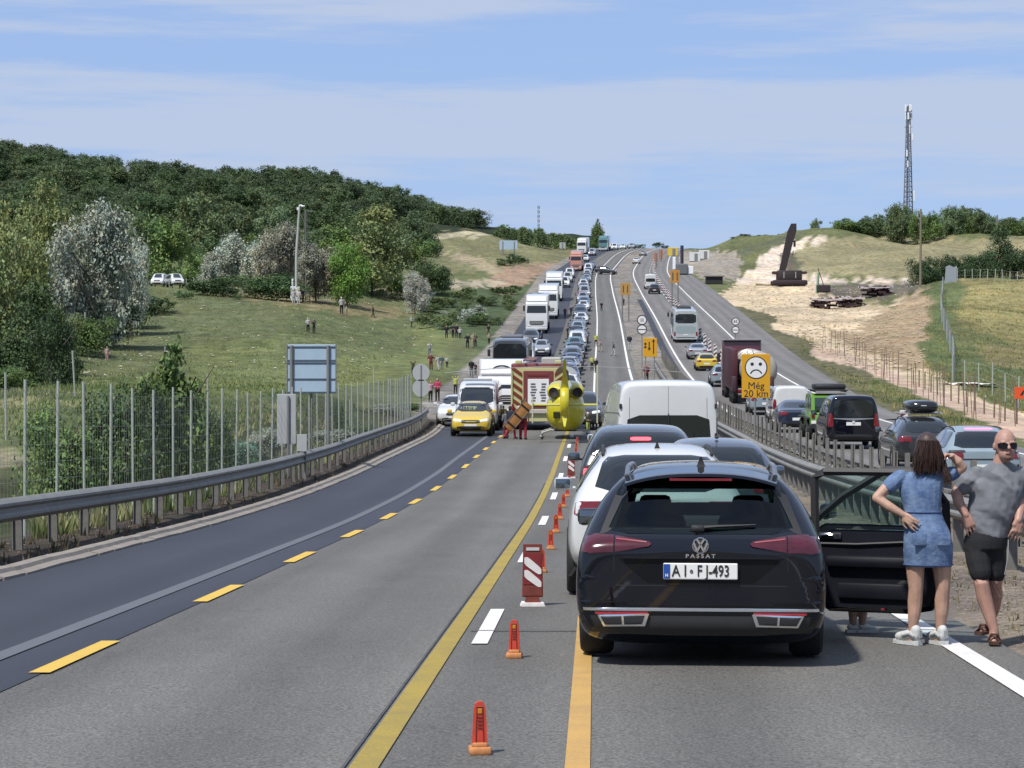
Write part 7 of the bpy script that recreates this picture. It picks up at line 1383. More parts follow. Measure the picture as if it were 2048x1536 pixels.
def crown_lobes(R, h, r, n, base=.25, up=1.0):
    lb = [(0, 0, h * (base + .36), r * .66, r * .66, h * .34)]
    for k in range(n):
        a = 2 * math.pi * k / n + R.uniform(-.4, .4); z = h * R.uniform(base + .1, .86); q = r * (.62 if z < h * .7 else .36) * R.uniform(.7, 1.1); s = r * R.uniform(.32, .52)
        lb.append((q * math.cos(a), q * math.sin(a), z, s, s, s * .85 * up))
    lb.append((R.uniform(-.15, .15) * r, R.uniform(-.15, .15) * r, h * .86, r * .4, r * .4, h * .14)); return lb
def trunk_mesh(h, r, R, limbs=5):
    mb = MB(); mb.tube([(0, 0, -.4), (R.uniform(-.1, .1), R.uniform(-.1, .1), h * .3), (R.uniform(-.2, .2), R.uniform(-.2, .2), h * .75)], [r, r * .75, r * .25], 7)
    for k in range(limbs):
        a = R.uniform(0, 6.28); z = h * R.uniform(.2, .5); l = h * R.uniform(.22, .38); mb.tube([(0, 0, z), (math.cos(a) * l * .5, math.sin(a) * l * .5, z + l * .45), (math.cos(a) * l * .9, math.sin(a) * l * .9, z + l * .95)], [r * .45, r * .3, r * .1], 5)
    return mb.mesh('trunk', True)
bark = M('bark', (.075, .062, .05), .95, noise=.3, nscale=5)
LF = {'deep': leaf_mat('leaves_deep_green', S(76, 96, 60, .95)), 'mid': leaf_mat('leaves_mid_green', S(98, 120, 68, .98)), 'olive': leaf_mat('leaves_olive_green', S(120, 130, 82, .95)), 'yellow': leaf_mat('leaves_yellow_green', S(130, 142, 70, .95)), 'silver': leaf_mat('leaves_silver', S(168, 176, 160, .78), trans=.15), 'silverb': leaf_mat('leaves_silver_brown', S(156, 156, 138, .78)), 'bright': leaf_mat('leaves_bright_green', S(98, 130, 58, 0.88)),
      'forest': leaf_mat('leaves_forest', S(74, 90, 62, 1.05)), 'forest2': leaf_mat('leaves_forest_olive', S(88, 102, 68, 1.0)), 'grey_green': leaf_mat('leaves_grey_green', S(104, 122, 88, 1.02)), 'bush': leaf_mat('leaves_bush', S(86, 110, 70, 0.85)), 'blossom': leaf_mat('blossom_white', S(206, 208, 194, 0.75)), 'dark': leaf_mat('leaves_dark', S(56, 74, 46, 1.07)), 'teal': leaf_mat('leaves_blue_green', S(112, 146, 124, 0.85)), 'scrub': leaf_mat('leaves_scrub', S(104, 120, 78, 0.85))}  # includes a pale grey-green leaf tone for skyline and wood-edge trees
# unit crowns (height 1, radius .5) reused with their own scale
def unit(kind, seed, n, leaf):
    R = random.Random(seed)
    if kind == 'round': lb = crown_lobes(R, 1, .5, 9, .0)
    if kind == 'dome': lb = [(0, 0, .34, .42, .42, .36)] + [(R.uniform(-.34, .34), R.uniform(-.34, .34), R.uniform(.3, .72), .2, .2, .17) for _ in range(9)]
    if kind == 'tall': lb = [(0, 0, .3, .3, .3, .28), (0, 0, .6, .24, .24, .26), (.03, 0, .84, .12, .12, .15)] + [(R.uniform(-.26, .26), R.uniform(-.26, .26), R.uniform(.15, .7), .15, .15, .14) for _ in range(7)]
    if kind == 'loose': lb = [(R.uniform(-.33, .33), R.uniform(-.33, .33), R.uniform(.16, .84), R.uniform(.15, .22), R.uniform(.15, .22), R.uniform(.12, .18)) for _ in range(22)]
    return leafcloud('crown', lb, n, leaf, seed)
UN = {('round', i): unit('round', 11 + i, 5200, .0185) for i in range(4)}
UN.update({('dome', i): unit('dome', 31 + i, 2200, .026) for i in range(3)}); UN.update({('fine', i): unit('loose', 51 + i, 19000, .0128) for i in range(2)}); UN.update({('finer', i): unit('round', 61 + i, 9000, .0145) for i in range(3)}); UN.update({('tall', i): unit('tall', 71 + i, 7000, .018) for i in range(2)}); UN.update({('near', i): unit('dome', 81 + i, 8000, .016) for i in range(3)}); UN.update({('neartall', i): unit('tall', 91 + i, 5000, .022) for i in range(2)})
_tR = random.Random(3); TRK = [trunk_mesh(1, .022, _tR) for _ in range(3)]
def tree(name, label, p, h, r, shape, mat, cat='tree', group=None, trunk=True, seed=None):
    t = thing(name, label, cat, p, rnd.uniform(0, 6.28), group)
    c = link('crown', UN[shape], LF[mat], t); c.scale = (2 * r, 2 * r, h)
    if trunk: k = link('trunk', rnd.choice(TRK), bark, t); k.scale = (h * .8, h * .8, h)
    return t
def tree_px(name, label, px_, base_py, top_py, wpx, Y, shape, mat, cat='tree', group=None, trunk=True):
    x = PX(px_, Y); z = gz(x, Y); zt = PZ(top_py, Y); h = max(.6, zt - z); return tree(name, label, (x, Y, z - .1), h, wpx / 2 * Y / FPX, shape, mat, cat, group, trunk)
TREES = [
 ('tree', 'tall yellow-green tree at the far left edge of the photo', 8, 800, 425, 190, 118, ('finer', 0), 'olive'), ('tree', 'dark tree low at the left edge, over the meadow end', 62, 805, 560, 170, 108, ('finer', 1), 'deep'), ('tree', 'dark rounded tree at the corner of the left meadow', 112, 800, 610, 96, 104, ('finer', 2), 'dark'), ('bush', 'mid-green bush under the dark trees at the left edge', 20, 815, 715, 110, 98, ('near', 0), 'mid'),
 ('tree', 'yellow-green tree right of the tall one at the left edge', 66, 720, 520, 110, 128, ('finer', 1), 'yellow'), ('tree', 'large silver-leaved tree left of the parked white vans', 186, 650, 412, 176, 185, ('fine', 0), 'silver'), ('tree', 'smaller silver tree right of the large silver one', 258, 620, 458, 84, 205, ('fine', 1), 'silver'), ('tree', 'pale willow-like tree behind the large silver tree', 82, 600, 362, 130, 260, ('finer', 2), 'olive'),
 ('bush', 'grey-green bush at the foot of the silver trees', 200, 660, 590, 150, 190, ('near', 1), 'dark'), ('bush', 'fresh green bush in front of the large silver tree', 168, 690, 610, 110, 160, ('near', 0), 'mid'), ('bush', 'olive bush under the left end of the silver tree', 118, 720, 600, 90, 150, ('near', 1), 'olive'), ('bush', 'dense green bush between the silver tree and the white vans', 262, 625, 560, 100, 215, ('near', 2), 'deep'), ('tree', 'green tree directly above the parked white vans', 330, 565, 436, 120, 330, ('round', 0), 'mid'), ('tree', 'olive tree on the wood edge above the white vans', 395, 520, 388, 130, 420, ('round', 1), 'forest2'), ('tree', 'round dark tree left of the olive one at the wood edge', 292, 520, 420, 80, 400, ('round', 2), 'deep'),
 ('bush', 'wide silver bush left of the camera mast', 505, 585, 462, 120, 300, ('fine', 1), 'silver'), ('bush', 'silver bush directly behind the camera mast', 560, 590, 448, 100, 295, ('fine', 0), 'silverb'), ('bush', 'grey-brown cone-shaped bush right of the lattice mast', 636, 580, 482, 96, 292, ('fine', 1), 'silverb'), ('bush', 'silvery bush at the end of the wire fence on the slope', 440, 585, 500, 90, 300, ('fine', 0), 'silver'), ('bush', 'low dark bush under the silver bushes', 545, 592, 535, 150, 285, ('near', 0), 'bush'), ('bush', 'low green bush left of the camera mast', 430, 592, 545, 120, 280, ('near', 1), 'bush'),
 ('bush', 'bright green bush in front of the willow', 697, 575, 482, 100, 290, ('finer', 0), 'bright'), ('tree', 'big rounded olive willow on the slope crest', 742, 578, 412, 176, 320, ('finer', 1), 'olive'), ('bush', 'dark bush right of the big willow', 872, 578, 512, 80, 345, ('near', 2), 'deep'), ('bush', 'white-blossomed bush right of the big willow', 832, 580, 545, 54, 300, ('fine', 0), 'blossom'), ('bush', 'small green bush under the willow beside the white-shirted onlooker', 800, 575, 540, 60, 320, ('near', 0), 'mid'), ('tree', 'dark tree where the wood comes down behind the willow', 830, 520, 420, 90, 520, ('round', 3), 'forest'),
 ('tree', 'grey-green tree at the wood edge left of the mast', 545, 480, 412, 90, 480, ('round', 0), 'grey_green'), ('tree', 'broad green tree at the wood edge above the silver bushes', 470, 500, 418, 100, 440, ('round', 2), 'forest2')]
for a in TREES: tree_px(*a)
# bushes growing behind the left fence, close to the camera
NEAR = [('tall dark sapling rising above the fence posts', 342, 1000, 684, 150, 46, ('neartall', 0), 'mid'), ('broad dark bush behind the third and fourth fence posts', 232, 1015, 772, 150, 42, ('near', 0), 'deep'), ('leafy bush at the left end of the fence shrubs', 116, 1020, 822, 160, 40, ('near', 1), 'mid'), ('dark bush under the tall sapling', 300, 1005, 765, 130, 45, ('near', 2), 'deep'), ('bush right of the tall sapling with upright shoots', 392, 980, 772, 100, 48, ('neartall', 1), 'mid'), ('round bush between the sapling and the blue-green shrubs', 420, 975, 830, 90, 50, ('near', 0), 'bush'),
        ('blue-green shrub behind the fence left of the upright sign', 470, 965, 845, 100, 54, ('near', 1), 'teal'), ('grey-green shrub beside the upright grey sign', 530, 950, 838, 80, 58, ('fine', 0), 'silver'), ('low green shrub at the foot of the fence below the upright sign', 500, 965, 885, 90, 52, ('near', 2), 'bush'), ('grey shrub right of the large blue-grey sign poles', 665, 915, 838, 110, 68, ('fine', 1), 'silver'), ('green shrub behind the fence right of the sign', 720, 900, 825, 110, 74, ('near', 0), 'scrub'), ('silvery shrub farther along the fence', 775, 880, 805, 90, 84, ('fine', 0), 'silver'), ('last green shrub before the round sign backs', 815, 862, 790, 60, 96, ('near', 1), 'bush'), ('small dark shrub right behind the large blue-grey sign', 678, 900, 758, 26, 90, ('near', 2), 'deep')]
for lb, px_, bp_, tp_, w_, Y_, sh_, mt_ in NEAR:
    Y_ = 10.1 / ((CX - px_) / FPX + .0357); bp_ = 0
    if px_ < 425: tp_ -= 60 if sh_[0] == 'near' else 20; w_ *= 1.15
    else: tp_ += 14
    tree_px('shrub', lb, px_, bp_, tp_, w_, Y_, sh_, mt_, 'shrub', 'shrubs growing behind the wire fence')
LW = {'forest': 'dark green', 'forest2': 'olive green', 'deep': 'deep green', 'mid': 'fresh green', 'grey_green': 'pale grey-green', 'bush': 'dull green', 'scrub': 'yellowish green', 'silver': 'silvery'}
# the wood on the left hill: each crown a tree
R_ = random.Random(21); cnt = 0; spots = []
tries = 0
while cnt < 285 and tries < 9000:
    tries += 1; Y = R_.uniform(570, 900); px_ = R_.uniform(-60, 952); x = PX(px_, Y)
    if px_ > 780 and Y < 700 + (px_ - 780) * .28: continue
    if px_ > 930 and Y < 735: continue
    if px_ < 560 and Y < 600 and px_ > 250: continue
    if any((x - a) ** 2 + (Y - b) ** 2 < 8.2 ** 2 for a, b in spots): continue
    spots.append((x, Y)); z = gz(x, Y); mt_ = R_.choice(['forest', 'forest', 'forest2', 'deep']); h = R_.uniform(7.2, 9.8) * (1 if px_ < 800 else .85); tree('wood_tree', '%s tree %s, %s part of the dense wood on the hill' % (LW[mt_], 'on the ridge' if Y > 800 else 'halfway up' if Y > 690 else 'in the lowest rows', 'left' if px_ < 280 else 'middle' if px_ < 600 else 'right'), (x, Y, z - .8), h, R_.uniform(5.0, 7.0), ('round', R_.randrange(4)), mt_, 'tree', 'trees of the dense wood on the left hill', R_.random() < 2); cnt += 1
# the foot of the wood, down to the silver bushes
for k in range(44):
    px_ = 205 + k * 15.2 + R_.uniform(-6, 6); Y = (360, 430, 500)[k % 3] + R_.uniform(-15, 15) + max(0, px_ - 700) * .5
    if 900 < px_ or (300 < px_ < 360 and Y < 400): continue
    x = PX(px_, Y); z = gz(x, Y); mt_ = R_.choice(['forest2', 'mid', 'grey_green', 'deep']); tree('wood_tree', '%s tree at the foot of the wood, %s from the left' % (LW[mt_], nth(k + 1)), (x, Y, z - .6), R_.uniform(5.5, 8.5), R_.uniform(3.2, 4.8), ('round', R_.randrange(4)), mt_, 'tree', 'trees at the foot of the wood')
# trees on the right skyline
for k in range(34):
    px_ = 1690 + (k % 17) * 23 + R_.uniform(-8, 8); Y = 672 + (k // 17) * 22 + R_.uniform(-6, 6)
    tp = np.interp(px_, [1680, 1720, 1760, 1800, 1850, 1900, 1950, 1990, 2060], [446, 428, 420, 398, 424, 406, 404, 430, 428]) + R_.uniform(0, 10); x = PX(px_, Y); z = gz(x, Y)
    mt_ = R_.choice(['grey_green', 'forest2', 'mid']); tree('grove_tree', '%s grove tree above the wheat field, %s from the left in the %s row' % (LW[mt_], nth(k % 17 + 1), 'front' if k < 17 else 'back'), (x, Y, z - .8), max(4, PZ(tp, Y) - z), R_.uniform(3.2, 4.6), ('round', R_.randrange(4)), mt_, 'tree', 'trees of the grove above the wheat field')
for k, (px_, tp, w_) in enumerate(((1846, 500, 62), (1888, 494, 70), (1925, 498, 66), (1960, 490, 70), (2030, 488, 80), (2066, 500, 70), (1860, 522, 50))): tree_px('bush', 'dark bush at the foot of the wheat field, %s from the utility pole' % ords[k].replace('nearest', 'first'), px_, 560, tp, w_, 368 + 4 * (k % 3), ('near', k % 3), 'dark', 'bush', 'dark bushes below the wheat field')
tree_px('tree', 'tall dark tree standing above the bushes at the right edge', 1996, 560, 452, 84, 376, ('finer', 1), 'dark')
tree_px('tree', 'small pale tree alone on the skyline left of the grove', 1631, 476, 436, 30, 690, ('tall', 0), 'grey_green'); tree_px('tree', 'slim tree on the skyline at the left end of the grove', 1672, 478, 440, 20, 690, ('tall', 1), 'grey_green')
tree_px('tree', 'feathery tree on the skyline beside the oncoming lanes', 1196, 490, 438, 40, 690, ('tall', 0), 'mid')
for k in range(20):
    px_ = 1000 + k * 9.6 + R_.uniform(-3, 3); tp = np.interp(px_, [1000, 1010, 1060, 1100, 1150, 1190], [440, 446, 446, 456, 468, 474]) + R_.uniform(-3, 5); tree_px('bush', 'green bush in the skyline strip above the lorries, %s from the left' % nth(k + 1), px_, 488, tp, 30, 650 + R_.uniform(-10, 45), ('dome', k % 3), ('bush', 'mid', 'forest2')[k % 3], 'bush', 'bushes of the skyline strip')
for k, (px_, tp, w_) in enumerate(((1262, 484, 24), (1282, 486, 20), (1318, 482, 26), (1330, 488, 16))): tree_px('bush', 'dark crest bush above the far carriageway, %s from the left' % ords[k].replace('nearest', 'first'), px_, 500, tp, w_, 715, ('dome', k % 3), 'forest', 'bush', 'dark bushes at the crest')
for k, (px_, by, tp, w_, Y_) in enumerate(((1030, 530, 500, 34, 500), (1010, 540, 514, 40, 480), (1048, 528, 512, 26, 500))): tree_px('bush', 'dark bush above the soil bank, %s from the sign back' % ords[k].replace('nearest', 'first'), px_, by, tp, w_, Y_, ('dome', k), 'deep', 'bush', 'bushes above the soil bank')
for k in range(9): tree_px('bush', 'small scrub bush on the ridge left of the wheat field, %s from the left' % nth(k + 1), 1470 + k * 15 + R_.uniform(-5, 5), 500, np.interp(1470 + k * 15, [1470, 1590], [500, 462]) - R_.uniform(2, 8), 16, 716, ('dome', k % 3), 'bush', 'bush', 'scrub on the ridge')
# scrub on the right-hand end of the left slope
for k in range(46):
    px_ = R_.uniform(835, 1050); py_ = R_.uniform(582, 664)
    if px_ > 1060 - (py_ - 582) * .9: continue
    p = hit(px_, py_); mt_ = R_.choice(['bush', 'scrub', 'scrub', 'silver']); h = R_.uniform(.8, 1.9); tree('scrub_bush', 'low %s scrub bush on the slope above the coach' % LW[mt_], p, h, h * R_.uniform(.7, 1.1), ('dome', k % 3), mt_, 'bush', 'scrub bushes above the coach', False)
for k in range(26):
    px_ = R_.uniform(360, 800); py_ = R_.uniform(566, 600); p = hit(px_, py_); mt_ = R_.choice(['bush', 'scrub', 'mid']); h = R_.uniform(.7, 1.6); tree('scrub_bush', 'low %s scrub bush along the crest of the left meadow' % LW[mt_], p, h, h * R_.uniform(.8, 1.3), ('dome', k % 3), mt_, 'bush', 'scrub bushes along the meadow crest', False)
for k in range(10):
    px_ = R_.uniform(150, 330); py_ = 610 + (330 - px_) * .5 + R_.uniform(-12, 10); p = hit(px_, py_); mt_ = R_.choice(['deep', 'bush', 'silver']); h = R_.uniform(1.2, 2.4); tree('scrub_bush', '%s scrub bush along the left border of the meadow' % LW[mt_], p, h, h, ('dome', k % 3), mt_, 'bush', 'scrub along the left meadow border', False)
SAND = [(1600, 680), (1640, 690), (1760, 735), (1850, 745), (1980, 805), (2300, 920), (2300, 970), (2048, 885), (1900, 825), (1780, 772), (1640, 728)]
# grass: tufts as small upright blades
def tufts(name, pts, h, col, seed, blades=5, lean=.5, width=.16, spread=.5):
    R = np.random.RandomState(seed); n = len(pts); P = np.repeat(pts, blades, 0); N_ = len(P); hh = h * R.uniform(.45, 1.3, N_) * np.repeat(R.uniform(.6, 1.25, n), blades); a = R.uniform(0, 6.28, N_)
    base = P + np.stack([np.cos(a) * h * spread * R.uniform(0, 1, N_), np.sin(a) * h * spread * R.uniform(0, 1, N_), np.full(N_, -.03)], 1); tip = base + np.stack([np.cos(a) * hh * lean * R.uniform(.2, 1, N_), np.sin(a) * hh * lean * R.uniform(.2, 1, N_), hh], 1)
    b2 = R.uniform(0, 6.28, N_); s = np.stack([np.cos(b2), np.sin(b2), np.zeros(N_)], 1) * (hh * width)[:, None]
    co = np.empty((N_, 3, 3)); co[:, 0] = base - s; co[:, 1] = base + s; co[:, 2] = tip
    me = bpy.data.meshes.new(name); me.vertices.add(N_ * 3); me.vertices.foreach_set('co', co.ravel()); me.loops.add(N_ * 3); me.loops.foreach_set('vertex_index', np.arange(N_ * 3)); me.polygons.add(N_); me.polygons.foreach_set('loop_start', np.arange(0, N_ * 3, 3)); me.update()
    c = np.repeat(col, blades, 0) * R.uniform(.65, 1.35, (N_, 1)); at = me.color_attributes.new('leaf', 'FLOAT_COLOR', 'POINT'); at.data.foreach_set('color', np.concatenate([np.repeat(c, 3, 0), np.ones((N_ * 3, 1))], 1).ravel()); return me
grass_m = leaf_mat('grass_blades', (1, 1, 1), trans=.3)
def grass(name, n, box, h, cols, seed, test=None, blades=5, **k):
    """box: px0, px1, Y0, Y1 sampled evenly over what the photograph shows"""
    R = np.random.RandomState(seed); Y = np.exp(R.uniform(np.log(box[2]), np.log(box[3]), n)); px_ = R.uniform(box[0], box[1], n); X = PX(px_, Y); off = X - E(Y); m = test(X, Y, off, px_) if test else np.ones(n, bool)
    X, Y = X[m], Y[m]; Z = ground(X, Y); py_ = CY - FPX * (Z - CZ) / Y; pa = .5 + .5 * np.sin(X * .31 + 1.7 * np.sin(Y * .11)) * np.sin(Y * .23 + X * .13)
    C0 = np.array([S(*c, .75) for c in cols]); pick = np.clip((pa * len(cols) + R.uniform(-.8, .8, len(X))).astype(int), 0, len(cols) - 1)
    return tag(link(name, tufts(name, np.stack([X, Y, Z], 1), h * 1.0, C0[pick], seed, blades, **k), grass_m), kind='stuff')
grass('meadow_grass', 34000, (0, 1000, 60, 330), .15, [(118, 134, 80), (136, 148, 92), (164, 166, 116), (128, 142, 86)], 5, lambda X, Y, o, p: (o < LK(Y) - 4.2 - .02 * Y))
grass('fence_grass', 7000, (-20, 880, 24, 112), .26, [(96, 112, 66), (122, 134, 82), (160, 158, 114)], 6, lambda X, Y, o, p: (o < LK(Y) - 1.5) & (o > LK(Y) - 7.5) & (p > 75), 6)
grass('verge_weeds', 2600, (-20, 900, 24, 112), .13, [(92, 84, 66), (120, 108, 84), (84, 92, 56)], 7, lambda X, Y, o, p: (o < LK(Y) - .40) & (o > LK(Y) - 2.2), 5)
grass('hillside_grass', 16000, (1600, 2060, 95, 345), .20, [(120, 134, 84), (150, 152, 98), (184, 172, 114), (136, 144, 90)], 8, lambda X, Y, o, p: (o > RK(Y) + .8) & ((p > 1850 + 0 * Y) | (o < RK(Y) + 4.2)) & ~inpoly(p, CY - FPX * (ground(X, Y) - CZ) / Y, SAND))
grass('median_weeds', 3600, (1300, 2060, 15, 120), .065, [(126, 116, 88), (150, 138, 110), (96, 96, 62)], 9, lambda X, Y, o, p: (o > .5) & (o < 4.0), 5)
# loose stones and chips on the verges
def stones(name, n, test, box, size, col, seed):
    R = np.random.RandomState(seed); Y = np.exp(R.uniform(np.log(box[2]), np.log(box[3]), n)); px_ = R.uniform(box[0], box[1], n); X = PX(px_, Y); off = X - E(Y); m = test(X, Y, off, px_); X, Y = X[m], Y[m]; Z = ground(X, Y); mb = MB()
    for x, y, z in zip(X, Y, Z):
        s = size * R.uniform(.4, 1.5); q = Matrix.Rotation(R.uniform(0, 6.28), 3, 'Z'); vs = [q @ Vector((a * s * R.uniform(.6, 1), b * s * R.uniform(.6, 1), c * s * .45 * R.uniform(.6, 1))) + Vector((x, y, z + s * .2)) for a, b, c in ((1, 0, 0), (-1, 0, 0), (0, 1, 0), (0, -1, 0), (0, 0, 1), (0, 0, -.5))]
        mb.add(vs, [(0, 2, 4), (2, 1, 4), (1, 3, 4), (3, 0, 4), (2, 0, 5), (1, 2, 5), (3, 1, 5), (0, 3, 5)])
    return tag(mb.build(name, M(name + '_stone', col, .95, noise=.3, nscale=9)), kind='stuff')
stones('median_gravel', 4200, lambda X, Y, o, p: (o > .45) & (o < 4.0), (1500, 2060, 15, 60), .022, S(160, 146, 132, .5), 3)
stones('verge_gravel', 1400, lambda X, Y, o, p: (o < LK(Y) - .36) & (o > LK(Y) - 1.8), (-20, 880, 24, 110), .03, S(150, 138, 128, .5), 4)
stones('earthworks_rubble', 2600, lambda X, Y, o, p: (o > RK(Y) + 3), (1450, 1850, 190, 420), .20, S(206, 186, 156, .5), 5)
stones('meadow_stones', 500, lambda X, Y, o, p: (o < LK(Y) - 8), (100, 900, 130, 330), .16, S(206, 200, 180, .5), 6)
# ------------------------------------------------------------------ masts, poles, machines, earthworks
steel_l = M('mast_steel', S(150, 158, 170, .5), .5, .2); ant_w = M('antenna_white', (.62, .64, .66), .4)
def lattice(mb, h, w0, w1, r, n, legs=3):
    pt = lambda k, t: Vector((math.cos(2 * math.pi * k / legs + .5) * (w0 + (w1 - w0) * t), math.sin(2 * math.pi * k / legs + .5) * (w0 + (w1 - w0) * t), h * t))
    L = MB()
    for k in range(legs): L.tube([pt(k, 0), pt(k, 1)], [r * 1.4, r], 5)
    for i in range(n):
        a, b = i / n, (i + 1) / n
        for k in range(legs): mb.tube([pt(k, a), pt(k + 1, b)], r * .5, 3, False); mb.tube([pt(k, b), pt(k + 1, b)], r * .45, 3, False)
    return L
Y = 740; x = PX(1817, Y); z0 = gz(x, Y); top = PZ(203, Y) - z0
t = thing('radio_mast', 'tall lattice mobile phone mast with white antenna panels above the grove', 'mast', (x, Y, z0 - .5)); br = MB(); lg = lattice(br, top * .97, 1.9, .55, .16, 26); lg.build('mast_leg', steel_l, t); br.build('bracing', steel_l, t)
MB().tube([(-.7, -.5, 0), (-.2, -.3, top * .98)], .28, 6).build('cable_tray', M('cable_grey', S(104, 112, 126, .5), .6), t)
for zz, k in ((.96, 4), (.90, 3)):
    for i in range(k): an = 2 * math.pi * i / k + .3; MB().rbox((math.cos(an) * 1.0, math.sin(an) * 1.0, top * zz), (.55, .4, top * .052), .1).build('antenna_panel', ant_w, t)
for zz, sx, hh in ((.80, .2, .07), (.74, 1.2, .05), (.62, -.6, .05), (.54, -.3, .05), (.30, 1.7, .08), (.10, -1.6, .04)): MB().rbox((sx, -.7, top * zz), (.5, .4, top * hh), .1).build('antenna_panel', ant_w, t)
for zz in (.82, .55, .33): MB().rbox((0, 0, top * zz), (2.6, .3, .18), .05).build('platform', steel_l, t)
# far mast on the left skyline
Y = 760; x = PX(1076, Y); z0 = gz(x, Y) - 1; top = PZ(411, Y) - z0; t = thing('radio_mast', 'thin white-banded mast far away on the skyline above the bushes', 'mast', (x, Y, z0)); MB().tube([(0, 0, 0), (0, 0, top)], .10, 5).build('pole', M('thin_mast', S(170, 178, 190, .5), .5), t)
for k in range(5): MB().tube([(-.2, 0, top - .6 - k * 1.5), (.5, -.2, top - .2 - k * 1.5), (.3, 0, top - 1.2 - k * 1.5)], .14, 5).build('antenna', M('mast_dark', S(74, 82, 98, .5), .5), t)
# camera mast with its white cabinet
p = hit(592, 606); Y = p.y; sc = Y / FPX; t = thing('camera_mast', 'thick pale camera mast with curved top, rising from a white cabinet on the slope', 'mast', p); H = (606 - 415) * sc
MB().tube([(0, 0, -.3), (.05, 0, H * .5), (.42, 0, H)], [.19, .17, .13], 12).build('pole', M('mast_concrete', S(206, 208, 200, .5), .7, noise=.1), t, True)
MB().rbox((-.05, -.45, .95), (1.15, .55, 1.75), .05).build('cabinet', ant_w, t); MB().box((-.05, -.732, .95), (.02, .012, 1.6)).build('cabinet_door_gap', pole_m, t); MB().rbox((-.42, 0, 2.3), (.22, .2, 1.0), .04).build('antenna_box', ant_w, t)
MB().tube([(.42, 0, H), (.5, 0, H + .1), (.75, 0, H + .05)], .09, 8).rbox((.86, -.05, H - .02), (.48, .3, .2), .07).build('camera_head', ant_w, t, True); MB().rbox((.25, 0, H - .35), (.3, .2, .35), .05).build('junction_box', ant_w, t); MB().tube([(.42, 0, H - .7), (1.1, 0, H - 2.2)], .035, 5).build('stay', pole_m, t)
Y2 = Y + 6; x = PX(612, Y2); z0 = gz(x, Y2); t = thing('lattice_mast', 'slender grey lattice mast right behind the camera mast', 'mast', (x, Y2, z0 - .2)); br = MB(); lg = lattice(br, PZ(418, Y2) - z0, .55, .20, .05, 16); lg.build('mast_leg', M('dull_steel', S(132, 134, 130, .5), .6), t); br.build('bracing', MATS['dull_steel'], t); MB().rbox((.5, 0, PZ(419, Y2) - z0), (.9, .1, .1), .03).build('top_arm', MATS['dull_steel'], t)
# utility poles
for px_, bp_, tp_, Y_, lb in ((1841, 576, 418, 345, 'wooden utility pole at the top of the sandy bank'), (1994, 500, 430, 640, 'pale pole among the grove trees near the right edge')):
    x = PX(px_, Y_); z0 = gz(x, Y_); t = thing('utility_pole', lb, 'pole', (x, Y_, z0)); h = PZ(tp_, Y_) - z0; MB().tube([(0, 0, -.5), (.04, 0, h)], [.20, .14] if Y_ < 500 else [.2, .2], 8).build('shaft', M('pole_wood', S(146, 136, 120, .5), .9, noise=.2), t, True); MB().tube([(-.4, 0, h - .5), (.4, 0, h - .5)], .05, 5).build('crossarm', MATS['pole_wood'], t)
# piling rig leaning over the sandy plain
p = hit(1578, 582, 200, 900); p = Vector((PX(1578, 392), 392, gz(PX(1578, 392), 392))); k = 392 / FPX; t = thing('piling_rig', 'dark crawler rig with its thick leaning boom on the sandy works', 'construction machine', p); dk = M('machine_dark', S(52, 40, 44, .5), .7, noise=.3, nscale=2); mrn = M('machine_maroon', S(84, 44, 52, .5), .6)
MB().rings([[V((c[0] + sx * w, c[1] + sy * .45, c[2])) for sx, sy in ((-1, -1), (1, -1), (1, 1), (-1, 1))] for c, w in (((-1.5 , 0, 1.2), .50), ((-.75, 0, 4.2), .56), ((-.05, 0, 7.2), .64), ((.50, 0, 9.3), .74), ((.80, 0, 10.6), .42))]).build('boom', dk, t, True, 30)
MB().rbox((.95, 0, 7.2), (.35, .6, 1.1), .1).build('boom_head', dk, t); MB().tube([(-.2, 0, 1.5), (.75, 0, 6.0)], .10, 6).tube([(.0, -.4, 1.4), (.35, -.4, 4.2)], .09, 6).build('hydraulic_ram', M('ram_pink', S(190, 150, 156, .5), .4, .3), t)
MB().rbox((.0, 0, 1.75), (4.2, 2.3, 1.7), .15).build('engine_house', dk, t, True, 30); MB().rbox((-2.5, -.6, 2.2), (.9, 1.0, .5), .1).rbox((2.5, 0, 2.25), (1.0, 1.6, .4), .1).build('cab', mrn, t)
for sy in (-1.3, 1.3): MB().rbox((0, sy, .5), (6.0, .8, .9), .3).build('crawler_track', M('track_dark', S(60, 44, 50, .5), .85, noise=.3, nscale=3), t, True)
for sx in (-1, 1): MB().box((sx * 1.0, -1.15, 1.8), (.14, .08, 1.1)).build('handrail', M('rail_pale', S(190, 186, 190, .5), .5), t)
# small drill with green mast
Y = 372; x = PX(1634, Y); z0 = gz(x, Y); t = thing('drill_rig', 'small rig with a thin green mast behind the dark material stack', 'construction machine', (x, Y, z0)); MB().tube([(0, 0, 0), (.25, 0, PZ(545, Y) - z0)], [.28, .16], 6).build('mast', M('rig_green', S(150, 186, 154, .5), .5), t); MB().rbox((1.0, 0, .7), (2.2, 1.4, 1.2), .15).build('carrier', dk, t); MB().tube([(.15, 0, 4.0), (1.1, 0, 1.2)], .06, 5).build('strut', dk, t)
